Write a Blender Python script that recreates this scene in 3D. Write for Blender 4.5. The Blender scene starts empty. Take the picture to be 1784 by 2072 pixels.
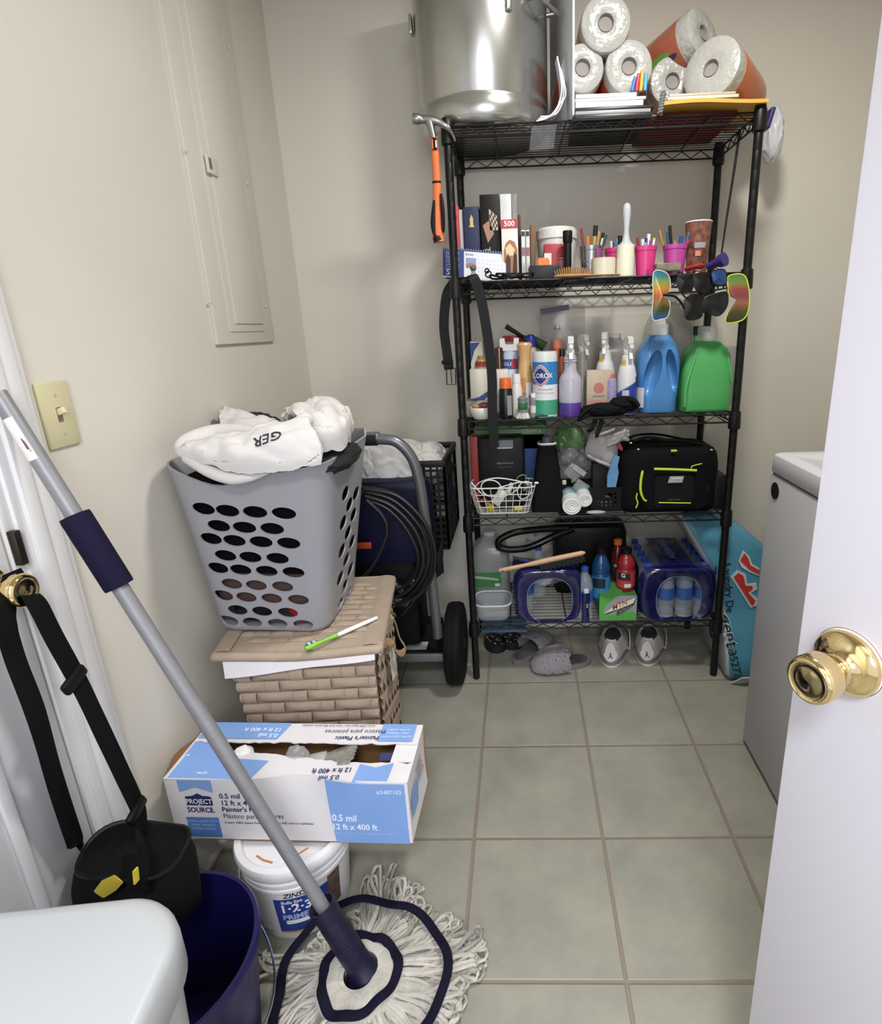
import bpy, bmesh, math, random
from mathutils import Vector, Matrix, noise
random.seed(7)
C = bpy.context.scene.collection
SC = bpy.context.scene
PI = math.pi
V = Vector
# ------------------------------------------------------------------ camera (f, principal point: 1784 x 2072)
T = .3314                                     # floor tile pitch, metres
FPX, CX, CY, CH = 1136.0, 1023.6, 998.3, 3.8225*T
def _cam():
    p, y, r = .2876, .0316, -.0333
    fw = V((0, math.cos(p), -math.sin(p))); up = V((0, math.sin(p), math.cos(p))); rt = V((1, 0, 0))
    cr, sr = math.cos(r), math.sin(r)
    rt, up = cr*rt+sr*up, -sr*rt+cr*up
    Z = Matrix.Rotation(y, 3, 'Z')
    return Z@rt, Z@up, Z@fw
RT, UP, FW = _cam()
EYE = V((0, 0, CH))
cd = bpy.data.cameras.new('camera'); cam = bpy.data.objects.new('camera', cd); C.objects.link(cam)
m = Matrix((RT, UP, -FW)).transposed().to_4x4(); m.translation = EYE; cam.matrix_world = m
cd.sensor_fit = 'HORIZONTAL'; cd.sensor_width = 36; cd.lens = FPX/1784*36
cd.shift_x = (892-CX)/1784; cd.shift_y = (CY-1036)/1784
cd.clip_start = .02; SC.camera = cam
# ------------------------------------------------------------------ light and exposure
SC.view_settings.view_transform = 'Standard'; SC.view_settings.look = 'None'
SC.view_settings.exposure = 0.20; SC.view_settings.gamma = 1
w = bpy.data.worlds.new('hall'); SC.world = w; w.use_nodes = True
w.node_tree.nodes['Background'].inputs[0].default_value = (.80, .86, 1, 1)
w.node_tree.nodes['Background'].inputs[1].default_value = 1.1
def area(name, loc, size, power, col, target=None, shape='DISK'):
    l = bpy.data.lights.new(name, 'AREA'); l.shape = shape; l.size = size; l.energy = power; l.color = col
    o = bpy.data.objects.new(name, l); o.location = loc; C.objects.link(o)
    if target: o.rotation_euler = (V(target)-V(loc)).to_track_quat('-Z', 'Y').to_euler()
    return o
area('ceiling_lamp', (.40, 1.12, 2.385), .24, 20, (1, .975, .92))
area('hall_lamp', (.02, -.70, 2.38), .55, 40, (.94, .95, 1))
area('doorway_fill', (.35, -1.7, 1.75), 1.1, 25, (.95, .97, 1), (.1, 2.2, 1.4))  # added frontal fill through the doorway; no window is known there
# ------------------------------------------------------------------ pixel -> point on a plane of the room
def ray(u, v): return FW + RT*((u-CX)/FPX) - UP*((v-CY)/FPX)
def atz(u, v, z): d = ray(u, v); return EYE + d*((z-CH)/d.z)
def aty(u, v, y): d = ray(u, v); return EYE + d*(y/d.y)
def atx(u, v, x): d = ray(u, v); return EYE + d*(x/d.x)
def span(uL, uR, v, D):                        # upright cylinder seen between two columns, its axis at depth D
    a, b = ray(uL, v), ray(uR, v)
    a, b = math.atan2(a.x, a.y), math.atan2(b.x, b.y)
    mid = (a+b)/2; dist = D/math.cos(mid)
    return V((math.tan(mid)*D, D, 0)), dist*math.sin((b-a)/2)
# ------------------------------------------------------------------ materials
def lin(c):
    c /= 255.0
    return c/12.92 if c <= .04045 else ((c+.055)/1.055)**2.4
def rgb(h): return tuple(lin(int(h[i:i+2], 16)) for i in (0, 2, 4))+(1,)
_M = {}
def M(h, rough=.5, metal=0, var=0, vs=8, bump=0, bs=120, alpha=1, spec=.5, trans=0, wave=None, coat=0):
    k = (h, rough, metal, var, vs, bump, bs, alpha, spec, trans, wave, coat)
    if k in _M: return _M[k]
    mt = bpy.data.materials.new('surface_'+h); mt.use_nodes = True
    nt = mt.node_tree; b = nt.nodes['Principled BSDF']; I = b.inputs
    I['Base Color'].default_value = rgb(h); I['Roughness'].default_value = rough; I['Metallic'].default_value = metal
    I['Alpha'].default_value = alpha; I['Specular IOR Level'].default_value = spec
    I['Transmission Weight'].default_value = trans; I['Coat Weight'].default_value = coat
    if var or bump:
        tc = nt.nodes.new('ShaderNodeTexCoord')
    if var:
        n = nt.nodes.new('ShaderNodeTexNoise'); n.inputs['Scale'].default_value = vs; n.inputs['Detail'].default_value = 4
        nt.links.new(tc.outputs['Object'], n.inputs['Vector'])
        r = nt.nodes.new('ShaderNodeValToRGB')
        c = rgb(h); r.color_ramp.elements[0].position = .3; r.color_ramp.elements[1].position = .7
        r.color_ramp.elements[0].color = tuple(x*(1-var) for x in c[:3])+(1,)
        r.color_ramp.elements[1].color = tuple(min(1, x*(1+var)) for x in c[:3])+(1,)
        nt.links.new(n.outputs['Fac'], r.inputs['Fac']); nt.links.new(r.outputs['Color'], I['Base Color'])
    if bump:
        if wave:
            n = nt.nodes.new('ShaderNodeTexWave'); n.bands_direction = wave
        else:
            n = nt.nodes.new('ShaderNodeTexNoise')
        n.inputs['Scale'].default_value = bs
        nt.links.new(tc.outputs['Object'], n.inputs['Vector'])
        bm_ = nt.nodes.new('ShaderNodeBump'); bm_.inputs['Strength'].default_value = bump; bm_.inputs['Distance'].default_value = .004
        nt.links.new(n.outputs['Fac'], bm_.inputs['Height']); nt.links.new(bm_.outputs['Normal'], I['Normal'])
    _M[k] = mt; return mt
def stripes(name, ramp, axis='Z', lo=0, hi=1, rough=.2, metal=.3):    # a colour run along one axis of the world (printed film, lens coating)
    mt = bpy.data.materials.new(name); mt.use_nodes = True; nt = mt.node_tree; b = nt.nodes['Principled BSDF']
    b.inputs['Roughness'].default_value = rough; b.inputs['Metallic'].default_value = metal
    g = nt.nodes.new('ShaderNodeNewGeometry'); s = nt.nodes.new('ShaderNodeSeparateXYZ'); mp = nt.nodes.new('ShaderNodeMapRange')
    r = nt.nodes.new('ShaderNodeValToRGB'); mp.inputs[1].default_value = lo; mp.inputs[2].default_value = hi
    nt.links.new(g.outputs['Position'], s.inputs[0]); nt.links.new(s.outputs[axis], mp.inputs[0]); nt.links.new(mp.outputs[0], r.inputs[0])
    e = r.color_ramp.elements
    for i, (p, h) in enumerate(ramp):
        x = e[i] if i < 2 else e.new(p)
        x.position = p; x.color = rgb(h)
    nt.links.new(r.outputs[0], b.inputs['Base Color']); return mt
BLACK = M('0b0b0c', .5, spec=.25); RUBBER = M('0a0a0b', .75, spec=.2); WHITE = M('e9e8e4', .45); BRASS = M('e3cb95', .1, 1)
# ------------------------------------------------------------------ mesh collector
ORG = {}
class MB:
    def __init__(s): s.v = []; s.f = []; s.mi = []; s.ms = []
    def _m(s, mt):
        if mt not in s.ms: s.ms.append(mt)
        return s.ms.index(mt)
    def add(s, vs, fs, mt):
        o = len(s.v); i = s._m(mt)
        s.v += [V(x) for x in vs]; s.f += [tuple(a+o for a in f) for f in fs]; s.mi += [i]*len(fs); return s
    def box(s, c, d, mt, rot=None, bev=0, seg=2):
        b = bmesh.new(); bmesh.ops.create_cube(b, size=1)
        for x in b.verts: x.co = V((x.co.x*d[0], x.co.y*d[1], x.co.z*d[2]))
        if bev: bmesh.ops.bevel(b, geom=b.edges[:], offset=min(bev, min(d)*.49), segments=seg, affect='EDGES', profile=.5)
        b.verts.index_update()
        R_ = rot if rot is not None else Matrix.Identity(3)
        if not isinstance(R_, Matrix): R_ = Matrix.Rotation(R_, 3, 'Z')
        vs = [R_@x.co+V(c) for x in b.verts]; fs = [[x.index for x in f.verts] for f in b.faces]; b.free()
        return s.add(vs, fs, mt)
    def loft(s, rings, mt, cap=True, close=True, ends=None):
        n = len(rings[0]); vs = [p for r in rings for p in r]; fs = []
        for i in range(len(rings)-1):
            for j in range(n if close else n-1):
                a, b = i*n+j, i*n+(j+1) % n
                fs.append((a, b, b+n, a+n))
        if cap:
            fs.append(tuple(reversed(range(n)))); fs.append(tuple((len(rings)-1)*n+j for j in range(n)))
        return s.add(vs, fs, mt)
    def lathe(s, prof, mt, c=(0, 0, 0), n=28, rot=None, sx=1, sy=1):
        R_ = rot if rot is not None else Matrix.Identity(3)
        rings = [[V(c)+R_@V((max(r, 1e-5)*sx*math.cos(2*PI*j/n), max(r, 1e-5)*sy*math.sin(2*PI*j/n), z)) for j in range(n)] for r, z in prof]
        return s.loft(rings, mt)
    def cyl(s, p0, p1, r0, mt, r1=None, n=20):
        p0, p1 = V(p0), V(p1); r1 = r0 if r1 is None else r1
        q = (p1-p0).to_track_quat('Z', 'Y').to_matrix()
        return s.loft([[p+q@V((r*math.cos(2*PI*j/n), r*math.sin(2*PI*j/n), 0)) for j in range(n)] for p, r in ((p0, r0), (p1, r1))], mt)
    def tube(s, pts, r, mt, n=8, closed=False, flat=1, up=None):
        pts = [V(p) for p in pts]; k = len(pts); rings = []; prev = None
        for i, p in enumerate(pts):
            a = pts[(i-1) % k] if (i > 0 or closed) else p
            b = pts[(i+1) % k] if (i < k-1 or closed) else p
            t = (b-a)
            t = t.normalized() if t.length > 1e-9 else V((0, 0, 1))
            if up is not None: nrm = V(up)-t*t.dot(V(up))
            elif prev is None: nrm = t.orthogonal()
            else: nrm = prev-t*prev.dot(t)
            nrm = nrm.normalized() if nrm.length > 1e-9 else t.orthogonal().normalized()
            prev = nrm; bn = t.cross(nrm)
            rr = r[i] if isinstance(r, (list, tuple)) else r
            rings.append([p+nrm*(rr*math.cos(2*PI*j/n)*flat)+bn*(rr*math.sin(2*PI*j/n)) for j in range(n)])
        if closed: rings.append(rings[0])
        return s.loft(rings, mt, cap=not closed)
    def prism(s, poly, o, ax, ay, d, mt):         # outline poly (2-D) at o along ax, ay; extruded by vector d
        o, ax, ay, d = V(o), V(ax), V(ay), V(d); n = len(poly)
        a = [o+ax*x+ay*y for x, y in poly]; b = [p+d for p in a]
        fs = [(i, (i+1) % n, n+(i+1) % n, n+i) for i in range(n)]+[tuple(reversed(range(n))), tuple(range(n, 2*n))]
        return s.add(a+b, fs, mt)
    def grid(s, fn, nu, nv, mt, th=0):
        P = [[V(fn(i/nu, j/nv)) for j in range(nv+1)] for i in range(nu+1)]
        vs = [p for r in P for p in r]; fs = [(i*(nv+1)+j, (i+1)*(nv+1)+j, (i+1)*(nv+1)+j+1, i*(nv+1)+j+1) for i in range(nu) for j in range(nv)]
        if th:
            N = []
            for i in range(nu+1):
                for j in range(nv+1):
                    a = P[min(i+1, nu)][j]-P[max(i-1, 0)][j]; b = P[i][min(j+1, nv)]-P[i][max(j-1, 0)]
                    x = a.cross(b); N.append(x.normalized() if x.length > 1e-12 else V((0, 0, 1)))
            k = len(vs); vs = vs+[p-q*th for p, q in zip(vs, N)]
            fs = fs+[tuple(k+x for x in reversed(f)) for f in fs]
            w_ = nv+1; edge = [(i*w_, (i+1)*w_) for i in range(nu)]+[((i+1)*w_+nv, i*w_+nv) for i in range(nu)]+[(j+1, j) for j in range(nv)]+[(nu*w_+j, nu*w_+j+1) for j in range(nv)]
            fs += [(b, a, a+k, b+k) for a, b in edge]
        return s.add(vs, fs, mt)
    def blob(s, c, r, mt, amp=.15, freq=2.0, sub=4, seed=0, rot=None, ridge=False, flatz=None):   # soft lump: cloth, bag, crumpled film
        b = bmesh.new(); bmesh.ops.create_icosphere(b, subdivisions=sub, radius=1); b.verts.index_update()
        R_ = rot if rot is not None else Matrix.Identity(3); vs = []
        for x in b.verts:
            d = x.co.normalized(); q = d*freq+V((seed*3.1, seed*1.7, seed))
            n_ = noise.fractal(q, 1, 2, 3) if not ridge else (1-2*abs(noise.noise(q)))*.6+.4*noise.noise(q*2.3)
            k = 1+amp*n_; p = V((d.x*r[0]*k, d.y*r[1]*k, d.z*r[2]*k))
            p = R_@p+V(c)
            if flatz is not None and p.z < flatz: p.z = flatz
            vs.append(p)
        fs = [[x.index for x in f.verts] for f in b.faces]; b.free()
        return s.add(vs, fs, mt)
    def text(s, t, size, mt, o, ax, ay, al='CENTER', bold=0, d=.0006, fn=None, sx=1, shear=0):
        cu = bpy.data.curves.new('t', 'FONT'); cu.body = t; cu.size = size; cu.align_x = al; cu.align_y = 'CENTER'; cu.offset = bold*size; cu.resolution_u = 2; cu.shear = shear
        ob = bpy.data.objects.new('t', cu); C.objects.link(ob); dg = bpy.context.evaluated_depsgraph_get(); me = bpy.data.meshes.new_from_object(ob.evaluated_get(dg))
        o, ax, ay = V(o), V(ax).normalized(), V(ay).normalized(); nz = ax.cross(ay)
        if fn: vs = [fn(x.co.x*sx, x.co.y) for x in me.vertices]
        else: vs = [o+ax*x.co.x*sx+ay*x.co.y+nz*d for x in me.vertices]
        s.add(vs, [tuple(p.vertices) for p in me.polygons], mt)
        bpy.data.objects.remove(ob); bpy.data.curves.remove(cu); bpy.data.meshes.remove(me); return s
    def patch(s, poly, mt, o, ax, ay, d=.0005):
        o, ax, ay = V(o), V(ax).normalized(), V(ay).normalized(); nz = ax.cross(ay)
        return s.add([o+ax*x+ay*y+nz*d for x, y in poly], [tuple(range(len(poly)))], mt)
    def wrap(s, c, r, a0, a1, z0, z1, mt, n=10, d=.0006, r1=None):       # printed label wrapped on an upright cylinder
        r1 = r if r1 is None else r1; c = V(c); vs = []
        for i in range(n+1):
            a = a0+(a1-a0)*i/n
            vs += [c+V(((r+d)*math.cos(a), (r+d)*math.sin(a), z0)), c+V(((r1+d)*math.cos(a), (r1+d)*math.sin(a), z1))]
        return s.add(vs, [(2*i, 2*i+2, 2*i+3, 2*i+1) for i in range(n)], mt)
    def build(s, name, parent=None, smooth=True, ang=38, label=None, cat=None, group=None, kind=None):
        if parent is not None: org = ORG[parent]
        else:
            xs = [p.x for p in s.v]; ys = [p.y for p in s.v]; zs = [p.z for p in s.v]
            org = V(((min(xs)+max(xs))/2, (min(ys)+max(ys))/2, min(zs)))
        me = bpy.data.meshes.new(name); me.from_pydata([p-org for p in s.v], [], s.f)
        for mt in s.ms: me.materials.append(mt)
        me.polygons.foreach_set('material_index', s.mi); me.validate(); me.update()
        b = bmesh.new(); b.from_mesh(me); bmesh.ops.recalc_face_normals(b, faces=b.faces); b.to_mesh(me); b.free()
        if smooth:
            me.polygons.foreach_set('use_smooth', [True]*len(me.polygons))
            me.set_sharp_from_angle(angle=math.radians(ang))
        o = bpy.data.objects.new(name, me); C.objects.link(o)
        if parent is not None: o.parent = parent
        else: o.location = org
        ORG[o] = org; tag(o, label, cat, group, kind); return o
def tag(o, label=None, cat=None, group=None, kind=None):
    for k, x in (('label', label), ('category', cat), ('group', group), ('kind', kind)):
        if x: o[k] = x
    return o
def thing(name, label, cat, loc, group=None):
    o = bpy.data.objects.new(name, None); C.objects.link(o); o.location = V(loc); o.empty_display_size = .02; ORG[o] = V(loc)
    return tag(o, label, cat, group)
def arc(c, r, a0, a1, n, plane='XZ'):
    out = []
    for i in range(n+1):
        a = a0+(a1-a0)*i/n; x, y = r*math.cos(a), r*math.sin(a)
        out.append(V(c)+(V((x, 0, y)) if plane == 'XZ' else V((x, y, 0)) if plane == 'XY' else V((0, x, y))))
    return out
def spline(pts, k=8, closed=False):              # Catmull-Rom through points
    pts = [V(p) for p in pts]; n = len(pts); out = []
    for i in range(n if closed else n-1):
        g = (lambda j: pts[j % n]) if closed else (lambda j: pts[min(max(j, 0), n-1)])
        p0, p1, p2, p3 = g(i-1), g(i), g(i+1), g(i+2)
        for q in range(k):
            t = q/k
            out.append(.5*((2*p1)+(p2-p0)*t+(2*p0-5*p1+4*p2-p3)*t*t+(3*p1-p0-3*p2+p3)*t**3))
    if not closed: out.append(pts[-1])
    return out
def rrect(w, d, r, n=5):                          # rounded rectangle outline, centred
    o = []
    for cx, cy, a in ((w/2-r, d/2-r, 0), (-w/2+r, d/2-r, 90), (-w/2+r, -d/2+r, 180), (w/2-r, -d/2+r, 270)):
        for i in range(n+1):
            t = math.radians(a+90*i/n); o.append((cx+r*math.cos(t), cy+r*math.sin(t)))
    return o
def ringz(poly, c, z, rot=0):
    ca, sa = math.cos(rot), math.sin(rot)
    return [V((c[0]+x*ca-y*sa, c[1]+x*sa+y*ca, z)) for x, y in poly]
def boolean(o, cutter):
    md = o.modifiers.new('b', 'BOOLEAN'); md.object = cutter; md.operation = 'DIFFERENCE'; md.solver = 'EXACT'
    dg = bpy.context.evaluated_depsgraph_get(); me = bpy.data.meshes.new_from_object(o.evaluated_get(dg))
    o.modifiers.remove(md); o.data = me; bpy.data.objects.remove(cutter)
    me.polygons.foreach_set('use_smooth', [True]*len(me.polygons)); me.set_sharp_from_angle(angle=math.radians(38))
# ------------------------------------------------------------------ the room
XL, XR, YB, ZC, YF = -.82, 1.62, 2.212, 2.42, -.08
WALL = M('d4cfc4', .75, var=.02, vs=3, bump=.06, bs=260)
TRIM = M('dcdbdc', .4, var=.03, vs=2)
def tile_mat():
    mt = bpy.data.materials.new('tile_floor'); mt.use_nodes = True; nt = mt.node_tree; b = nt.nodes['Principled BSDF']; L = nt.links.new
    g = nt.nodes.new('ShaderNodeNewGeometry'); s = nt.nodes.new('ShaderNodeSeparateXYZ'); L(g.outputs['Position'], s.inputs[0])
    def mth(op, a, b_=None, c=None):
        n = nt.nodes.new('ShaderNodeMath'); n.operation = op
        for i, x in enumerate((a, b_, c)):
            if x is None: continue
            if isinstance(x, (int, float)): n.inputs[i].default_value = x
            else: L(x, n.inputs[i])
        return n.outputs[0]
    ds = []
    for ax, off in (('X', -.4478), ('Y', 6.4336)):
        t = mth('SUBTRACT', mth('DIVIDE', s.outputs[ax], T), off)
        fr = mth('SUBTRACT', t, mth('ROUND', t)); ds.append(mth('ABSOLUTE', fr))
    d = mth('MINIMUM', ds[0], ds[1])
    mp = nt.nodes.new('ShaderNodeMapRange'); L(d, mp.inputs[0]); mp.inputs[1].default_value = .009; mp.inputs[2].default_value = .016
    n1 = nt.nodes.new('ShaderNodeTexNoise'); n1.inputs['Scale'].default_value = 6; n1.inputs['Detail'].default_value = 8; n1.inputs['Roughness'].default_value = .65; L(g.outputs['Position'], n1.inputs['Vector'])
    r = nt.nodes.new('ShaderNodeValToRGB'); L(n1.outputs['Fac'], r.inputs[0])
    r.color_ramp.elements[0].position = .3; r.color_ramp.elements[1].position = .7
    r.color_ramp.elements[0].color = rgb('85847a'); r.color_ramp.elements[1].color = rgb('9b998c')
    mx = nt.nodes.new('ShaderNodeMix'); mx.data_type = 'RGBA'; L(mp.outputs[0], mx.inputs[0]); mx.inputs[6].default_value = rgb('84796c'); L(r.outputs[0], mx.inputs[7]); L(mx.outputs[2], b.inputs['Base Color'])
    bp = nt.nodes.new('ShaderNodeBump'); bp.inputs['Strength'].default_value = .6; bp.inputs['Distance'].default_value = .003; L(mp.outputs[0], bp.inputs['Height']); L(bp.outputs[0], b.inputs['Normal'])
    b.inputs['Roughness'].default_value = .42; return mt
def structure(name, mb, parent=None, **k): return mb.build(name, parent, kind=None if parent is not None else 'structure', **k)
structure('floor', MB().box(((XL+XR)/2, .1, -.03), (XR-XL+.4, 4.4, .06), tile_mat()))
structure('ceiling', MB().box(((XL+XR)/2, .1, ZC+.03), (XR-XL+.4, 4.4, .06), M('e4e0d8', .8)))
structure('wall_back', MB().box(((XL+XR)/2, YB+.05, 1.2), (XR-XL+.2, .1, 2.44), WALL))
structure('wall_left', MB().box((XL-.05, .1, 1.2), (.1, 4.4, 2.44), WALL))
structure('wall_right', MB().box((XR+.05, .1, 1.2), (.1, 4.4, 2.44), WALL))
structure('wall_front', MB().box(((XL-.62)/2, YF-.05, 1.2), (-.62-XL, .1, 2.44), WALL).box(((XR+.74)/2, YF-.05, 1.2), (XR-.74, .1, 2.44), WALL).box((.06, YF-.05, 2.24), (1.37, .1, .4), WALL))  # unseen; opening widened on the left to let more hall light in
mb = MB()
mb.box((XL+.008, 1.57, .042), (.016, 1.283, .084), TRIM, bev=.004).box((XL+.014, 1.57, .010), (.024, 1.283, .02), TRIM, bev=.006)
structure('baseboard_left', mb)
mb = MB().box((.40, YB-.006, .042), (2.42, .012, .084), WALL, bev=.003).box((.40, YB-.011, .009), (2.42, .018, .018), WALL, bev=.005)
structure('baseboard_back', mb)
# left door: casing, slab, knob
mb = MB()
for y0, y1, t in ((.918, .900, .012), (.902, .868, .018), (.870, .842, .022), (.845, .826, .014)):
    mb.box((XL+t/2, (y0+y1)/2, 1.03), (t, y0-y1, 2.06), TRIM, bev=.003)
mb.box((XL+.004, .818, 1.03), (.008, .02, 2.06), TRIM)
mb.box((XL+.009, .37, 2.095), (.018, 1.1, .07), TRIM, bev=.003)
cas = structure('trim_1', mb)
MB().box((XL+.014, .815, .955), (.014, .012, .058), M('4a443f', .35, .9), bev=.002).build('strike_plate', cas, label='dark metal strike plate')
mb = MB()
mb.box((XL+.002, .40, 1.02), (.008, .802, 2.03), M('d3d4d7', .45, var=.03, vs=3), bev=.002)
for y0, y1, z0, z1 in ((.10, .34, .2, .85), (.46, .69, .2, .85), (.10, .34, 1.05, 1.9), (.46, .69, 1.05, 1.9)):
    for a in ((y0, y0+.02, z0, z1), (y1-.02, y1, z0, z1), (y0, y1, z0, z0+.02), (y0, y1, z1-.02, z1)):
        mb.box((XL+.008, (a[0]+a[1])/2, (a[2]+a[3])/2), (.008, a[1]-a[0], a[3]-a[2]), M('d3d4d7', .45, var=.03, vs=3), bev=.003)
d1 = structure('door_1', mb)
def knob(parent, c, n, s=1):
    q = V(n).to_track_quat('Z', 'Y').to_matrix()
    k = MB().lathe([(.0, .024), (.012, .024), (.0125, .034), (.017, .037), (.0235, .043), (.0265, .052), (.0262, .060), (.0235, .066), (.0200, .0672), (.0185, .0660), (.0155, .0655), (.008, .0675), (0, .068)] if s == 1 else
        [(.0, .024), (.012, .024), (.0125, .034), (.016, .036), (.024, .041), (.0268, .047), (.0262, .056), (.0268, .063), (.0255, .069), (.0225, .0705), (.0205, .069), (.014, .0700), (.006, .071), (0, .0712)], BRASS, c, 40, q).build('door_knob', parent, label='round brass door knob', ang=60)
    MB().lathe([(0, 0), (.037, 0), (.0385, .004), (.036, .009), (.026, .014), (.017, .0185), (.0155, .026), (0, .026)], BRASS, c, 40, q).build('rosette', k, ang=60)
kp = atx(48, 1195, -.752)
knob(d1, (XL+.006, kp.y, kp.z), (1, 0, 0))
# right door: open into the room, hinged near the camera
th = math.radians(60.75); dn = V((-math.sin(th), -math.cos(th), 0)); dt = V((math.cos(th), -math.sin(th), 0))
dc = V((.3605, .5601, .893)); e0 = dc-dt*.060
mb = MB(); cen = e0+dt*.38-dn*.0175; cen.z = 1.02
mb.box(cen, (.76, .035, 2.02), M('d6d4de', .5, var=.02, vs=3, bump=.03, bs=40), rot=Matrix((dt, V((-dt.y, dt.x, 0)), V((0, 0, 1)))).transposed(), bev=.0015)
d2 = structure('door_2', mb)
for off, h in ((.0395, '3b2c28'), (.0388, 'efeae6')):         # chipped dark old paint ring, then bare white, round the rosette
    q = dn.to_track_quat('Z', 'Y').to_matrix()
    MB().lathe([(0, .0002), (off, .0002), (off, .0006 if off > .039 else .0012), (0, .0006 if off > .039 else .0012)], M(h, .7), dc+V((.0006, 0, .0006)), 36, q).build('paint_edge', d2)
knob(d2, dc, dn, 2)
# ------------------------------------------------------------------ helpers for printed things
def atp(u, v, p0, n): d = ray(u, v); n = V(n); return EYE + d*((V(p0)-EYE).dot(n)/d.dot(n))
def ctext(mb, t, size, mt, c, r, a, z, bold=0, d=.0009, sx=1, shear=0):      # lettering that follows an upright round wall
    rf = r if callable(r) else (lambda q: r)
    return mb.text(t, size, mt, c, (1, 0, 0), (0, 0, 1), bold=bold, sx=sx, shear=shear,
        fn=lambda x, y: V(c)+V(((rf(z+y)+d)*math.cos(a+x/rf(z)), (rf(z+y)+d)*math.sin(a+x/rf(z)), z+y)))
X_, Y_, Z_ = V((1, 0, 0)), V((0, 1, 0)), V((0, 0, 1))
def facing(c): return math.atan2(-c[1], -c[0])      # the side of an upright round thing that looks to the doorway
# ------------------------------------------------------------------ on the left wall: breaker panel, light switch
CREAM = M('d2cdc2', .6, var=.02, vs=4)
a, b2 = atx(435, 698, XL), atx(551, 693, XL)
t = thing('electrical_panel', 'tall flush breaker panel cover painted over in the wall colour', 'electrical panel', (XL, (a.y+b2.y)/2, a.z))
MB().box((XL+.004, (a.y+b2.y)/2, (a.z+2.34)/2), (.012, b2.y-a.y, 2.34-a.z), CREAM, bev=.002).build('cover', t)
y0, y1, z0 = atx(458, 671, XL).y, atx(528, 671, XL).y, atx(500, 671, XL).z
MB().box((XL+.0115, (y0+y1)/2, (z0+2.3)/2), (.004, y1-y0, 2.3-z0), CREAM, bev=.0015).build('door_surround', t)
y0b, y1b = y0+.03, y1-.012
dr = MB().box((XL+.0155, (y0b+y1b)/2, (z0+.022+2.29)/2), (.005, y1b-y0b, 2.29-z0-.022), CREAM, bev=.0018).build('door', t)
p = atx(421, 333, XL+.018)
mb = MB().box((XL+.021, p.y+.012, p.z), (.008, .05, .044), CREAM, bev=.0025)
mb.box((XL+.0255, p.y-.002, p.z+.002), (.002, .012, .026), M('6f6a66', .5), bev=.0006); mb.build('latch', dr)
for u, v in ((376, 306), (425, 611), (520, 606), (538, 620), (487, 371), (501, 372), (446, 97), (462, 95)):
    p = atx(u, v, XL+.011)
    MB().lathe([(0, 0), (.005, 0), (.0045, .002), (0, .0028)], CREAM, p, 10, X_.to_track_quat('Z', 'Y').to_matrix()).build('screw', t)
c = atx(114, 839, XL)
t = thing('light_switch', 'ivory wall plate with a single toggle switch beside the door casing', 'light switch', (XL, c.y, c.z))
IV = M('c9c29c', .4); mb = MB()
mb.box((XL+.003, c.y, c.z), (.006, .070, .114), IV, bev=.0025).build('plate', t)
mb = MB().box((XL+.0062, c.y, c.z), (.0008, .011, .026), M('7d735c', .6)); mb.build('slot', t)
MB().box((XL+.011, c.y, c.z+.006), (.014, .009, .011), M('d3ccaa', .4), rot=Matrix.Rotation(-.35, 3, 'Y'), bev=.0015).build('toggle', t)
for dz in (-.034, .034): MB().lathe([(0, 0), (.0032, 0), (.0028, .001), (0, .0013)], M('b5ae8c', .4), (XL+.006, c.y, c.z+dz), 10, X_.to_track_quat('Z', 'Y').to_matrix()).build('screw', t)
# ------------------------------------------------------------------ fabric bag hung on the left door knob by its two straps
CLOTH = M('0d0d0d', .9, bump=.25, bs=300, spec=.15); c = V((-.722, .80, .0))
t = thing('tote_bag', 'round black fabric bag hanging from the left door knob by long webbing straps', 'bag', (c.x, .79, .25))
def bagr(zz): return .085+.012*math.sin(zz*30)
Bc = V((-.698, .745)); prof = []
mb = MB(); rings = []
for i, (z, r, dx, dy) in enumerate(((.292, .060, 0, 0), (.287, .085, 0, 0), (.298, .100, 0, 0), (.335, .106, 0, 0), (.37, .105, 0, .004), (.395, .099, 0, .006), (.408, .092, 0, .008), (.411, .086, 0, .008), (.410, .080, 0, .008), (.418, .05, 0, .006), (.421, .012, 0, .006))):
    ring = []
    for j in range(40):
        th_ = 2*PI*j/40
        k = 1+.035*math.sin(3*th_+z*9)+.03*noise.noise(V((math.cos(th_)*2, math.sin(th_)*2, z*14)))
        ring.append(V((Bc.x+dx+r*k*math.cos(th_), Bc.y+dy+.66*r*k*math.sin(th_), z+.010*math.sin(3*th_+.6)*(z > .36)*min(1, r/.07))))
    rings.append(ring)
mb.loft(rings, CLOTH); mb.build('pouch', t, ang=60)
MB().tube([V((Bc.x+.0935*math.cos(q*PI/20), Bc.y+.008+.66*.0935*math.sin(q*PI/20), .407+.010*math.sin(q*3*PI/20+.6))) for q in range(40)], .0045, BLACK, 6, closed=True).build('piping', t)
L1 = spline([atx(20, 1192, -.770), atx(14, 1260, -.752), atx(30, 1330, -.752), atx(75, 1450, -.738), atx(112, 1580, -.77), atx(148, 1690, -.785), atx(156, 1712, -.78)], 8)
L2 = spline([atx(40, 1180, -.765), atx(75, 1222, -.74), atx(110, 1290, -.735), atx(162, 1385, -.725), atx(205, 1475, -.71), atx(245, 1560, -.71), atx(283, 1645, -.70), atx(285, 1688, -.69)], 8)
L0 = [atx(20, 1192, -.770), atx(22, 1176, -.770), atx(34, 1172, -.768), atx(40, 1180, -.765)]
for k, L in (('strap', L1), ('strap', L2), ('strap', L0)):
    MB().tube(L, .0185, M('0a0a0b', .85, bump=.3, bs=500, spec=.15), 8, flat=.09, up=(1, .1, 0)).build(k, t)
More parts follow.
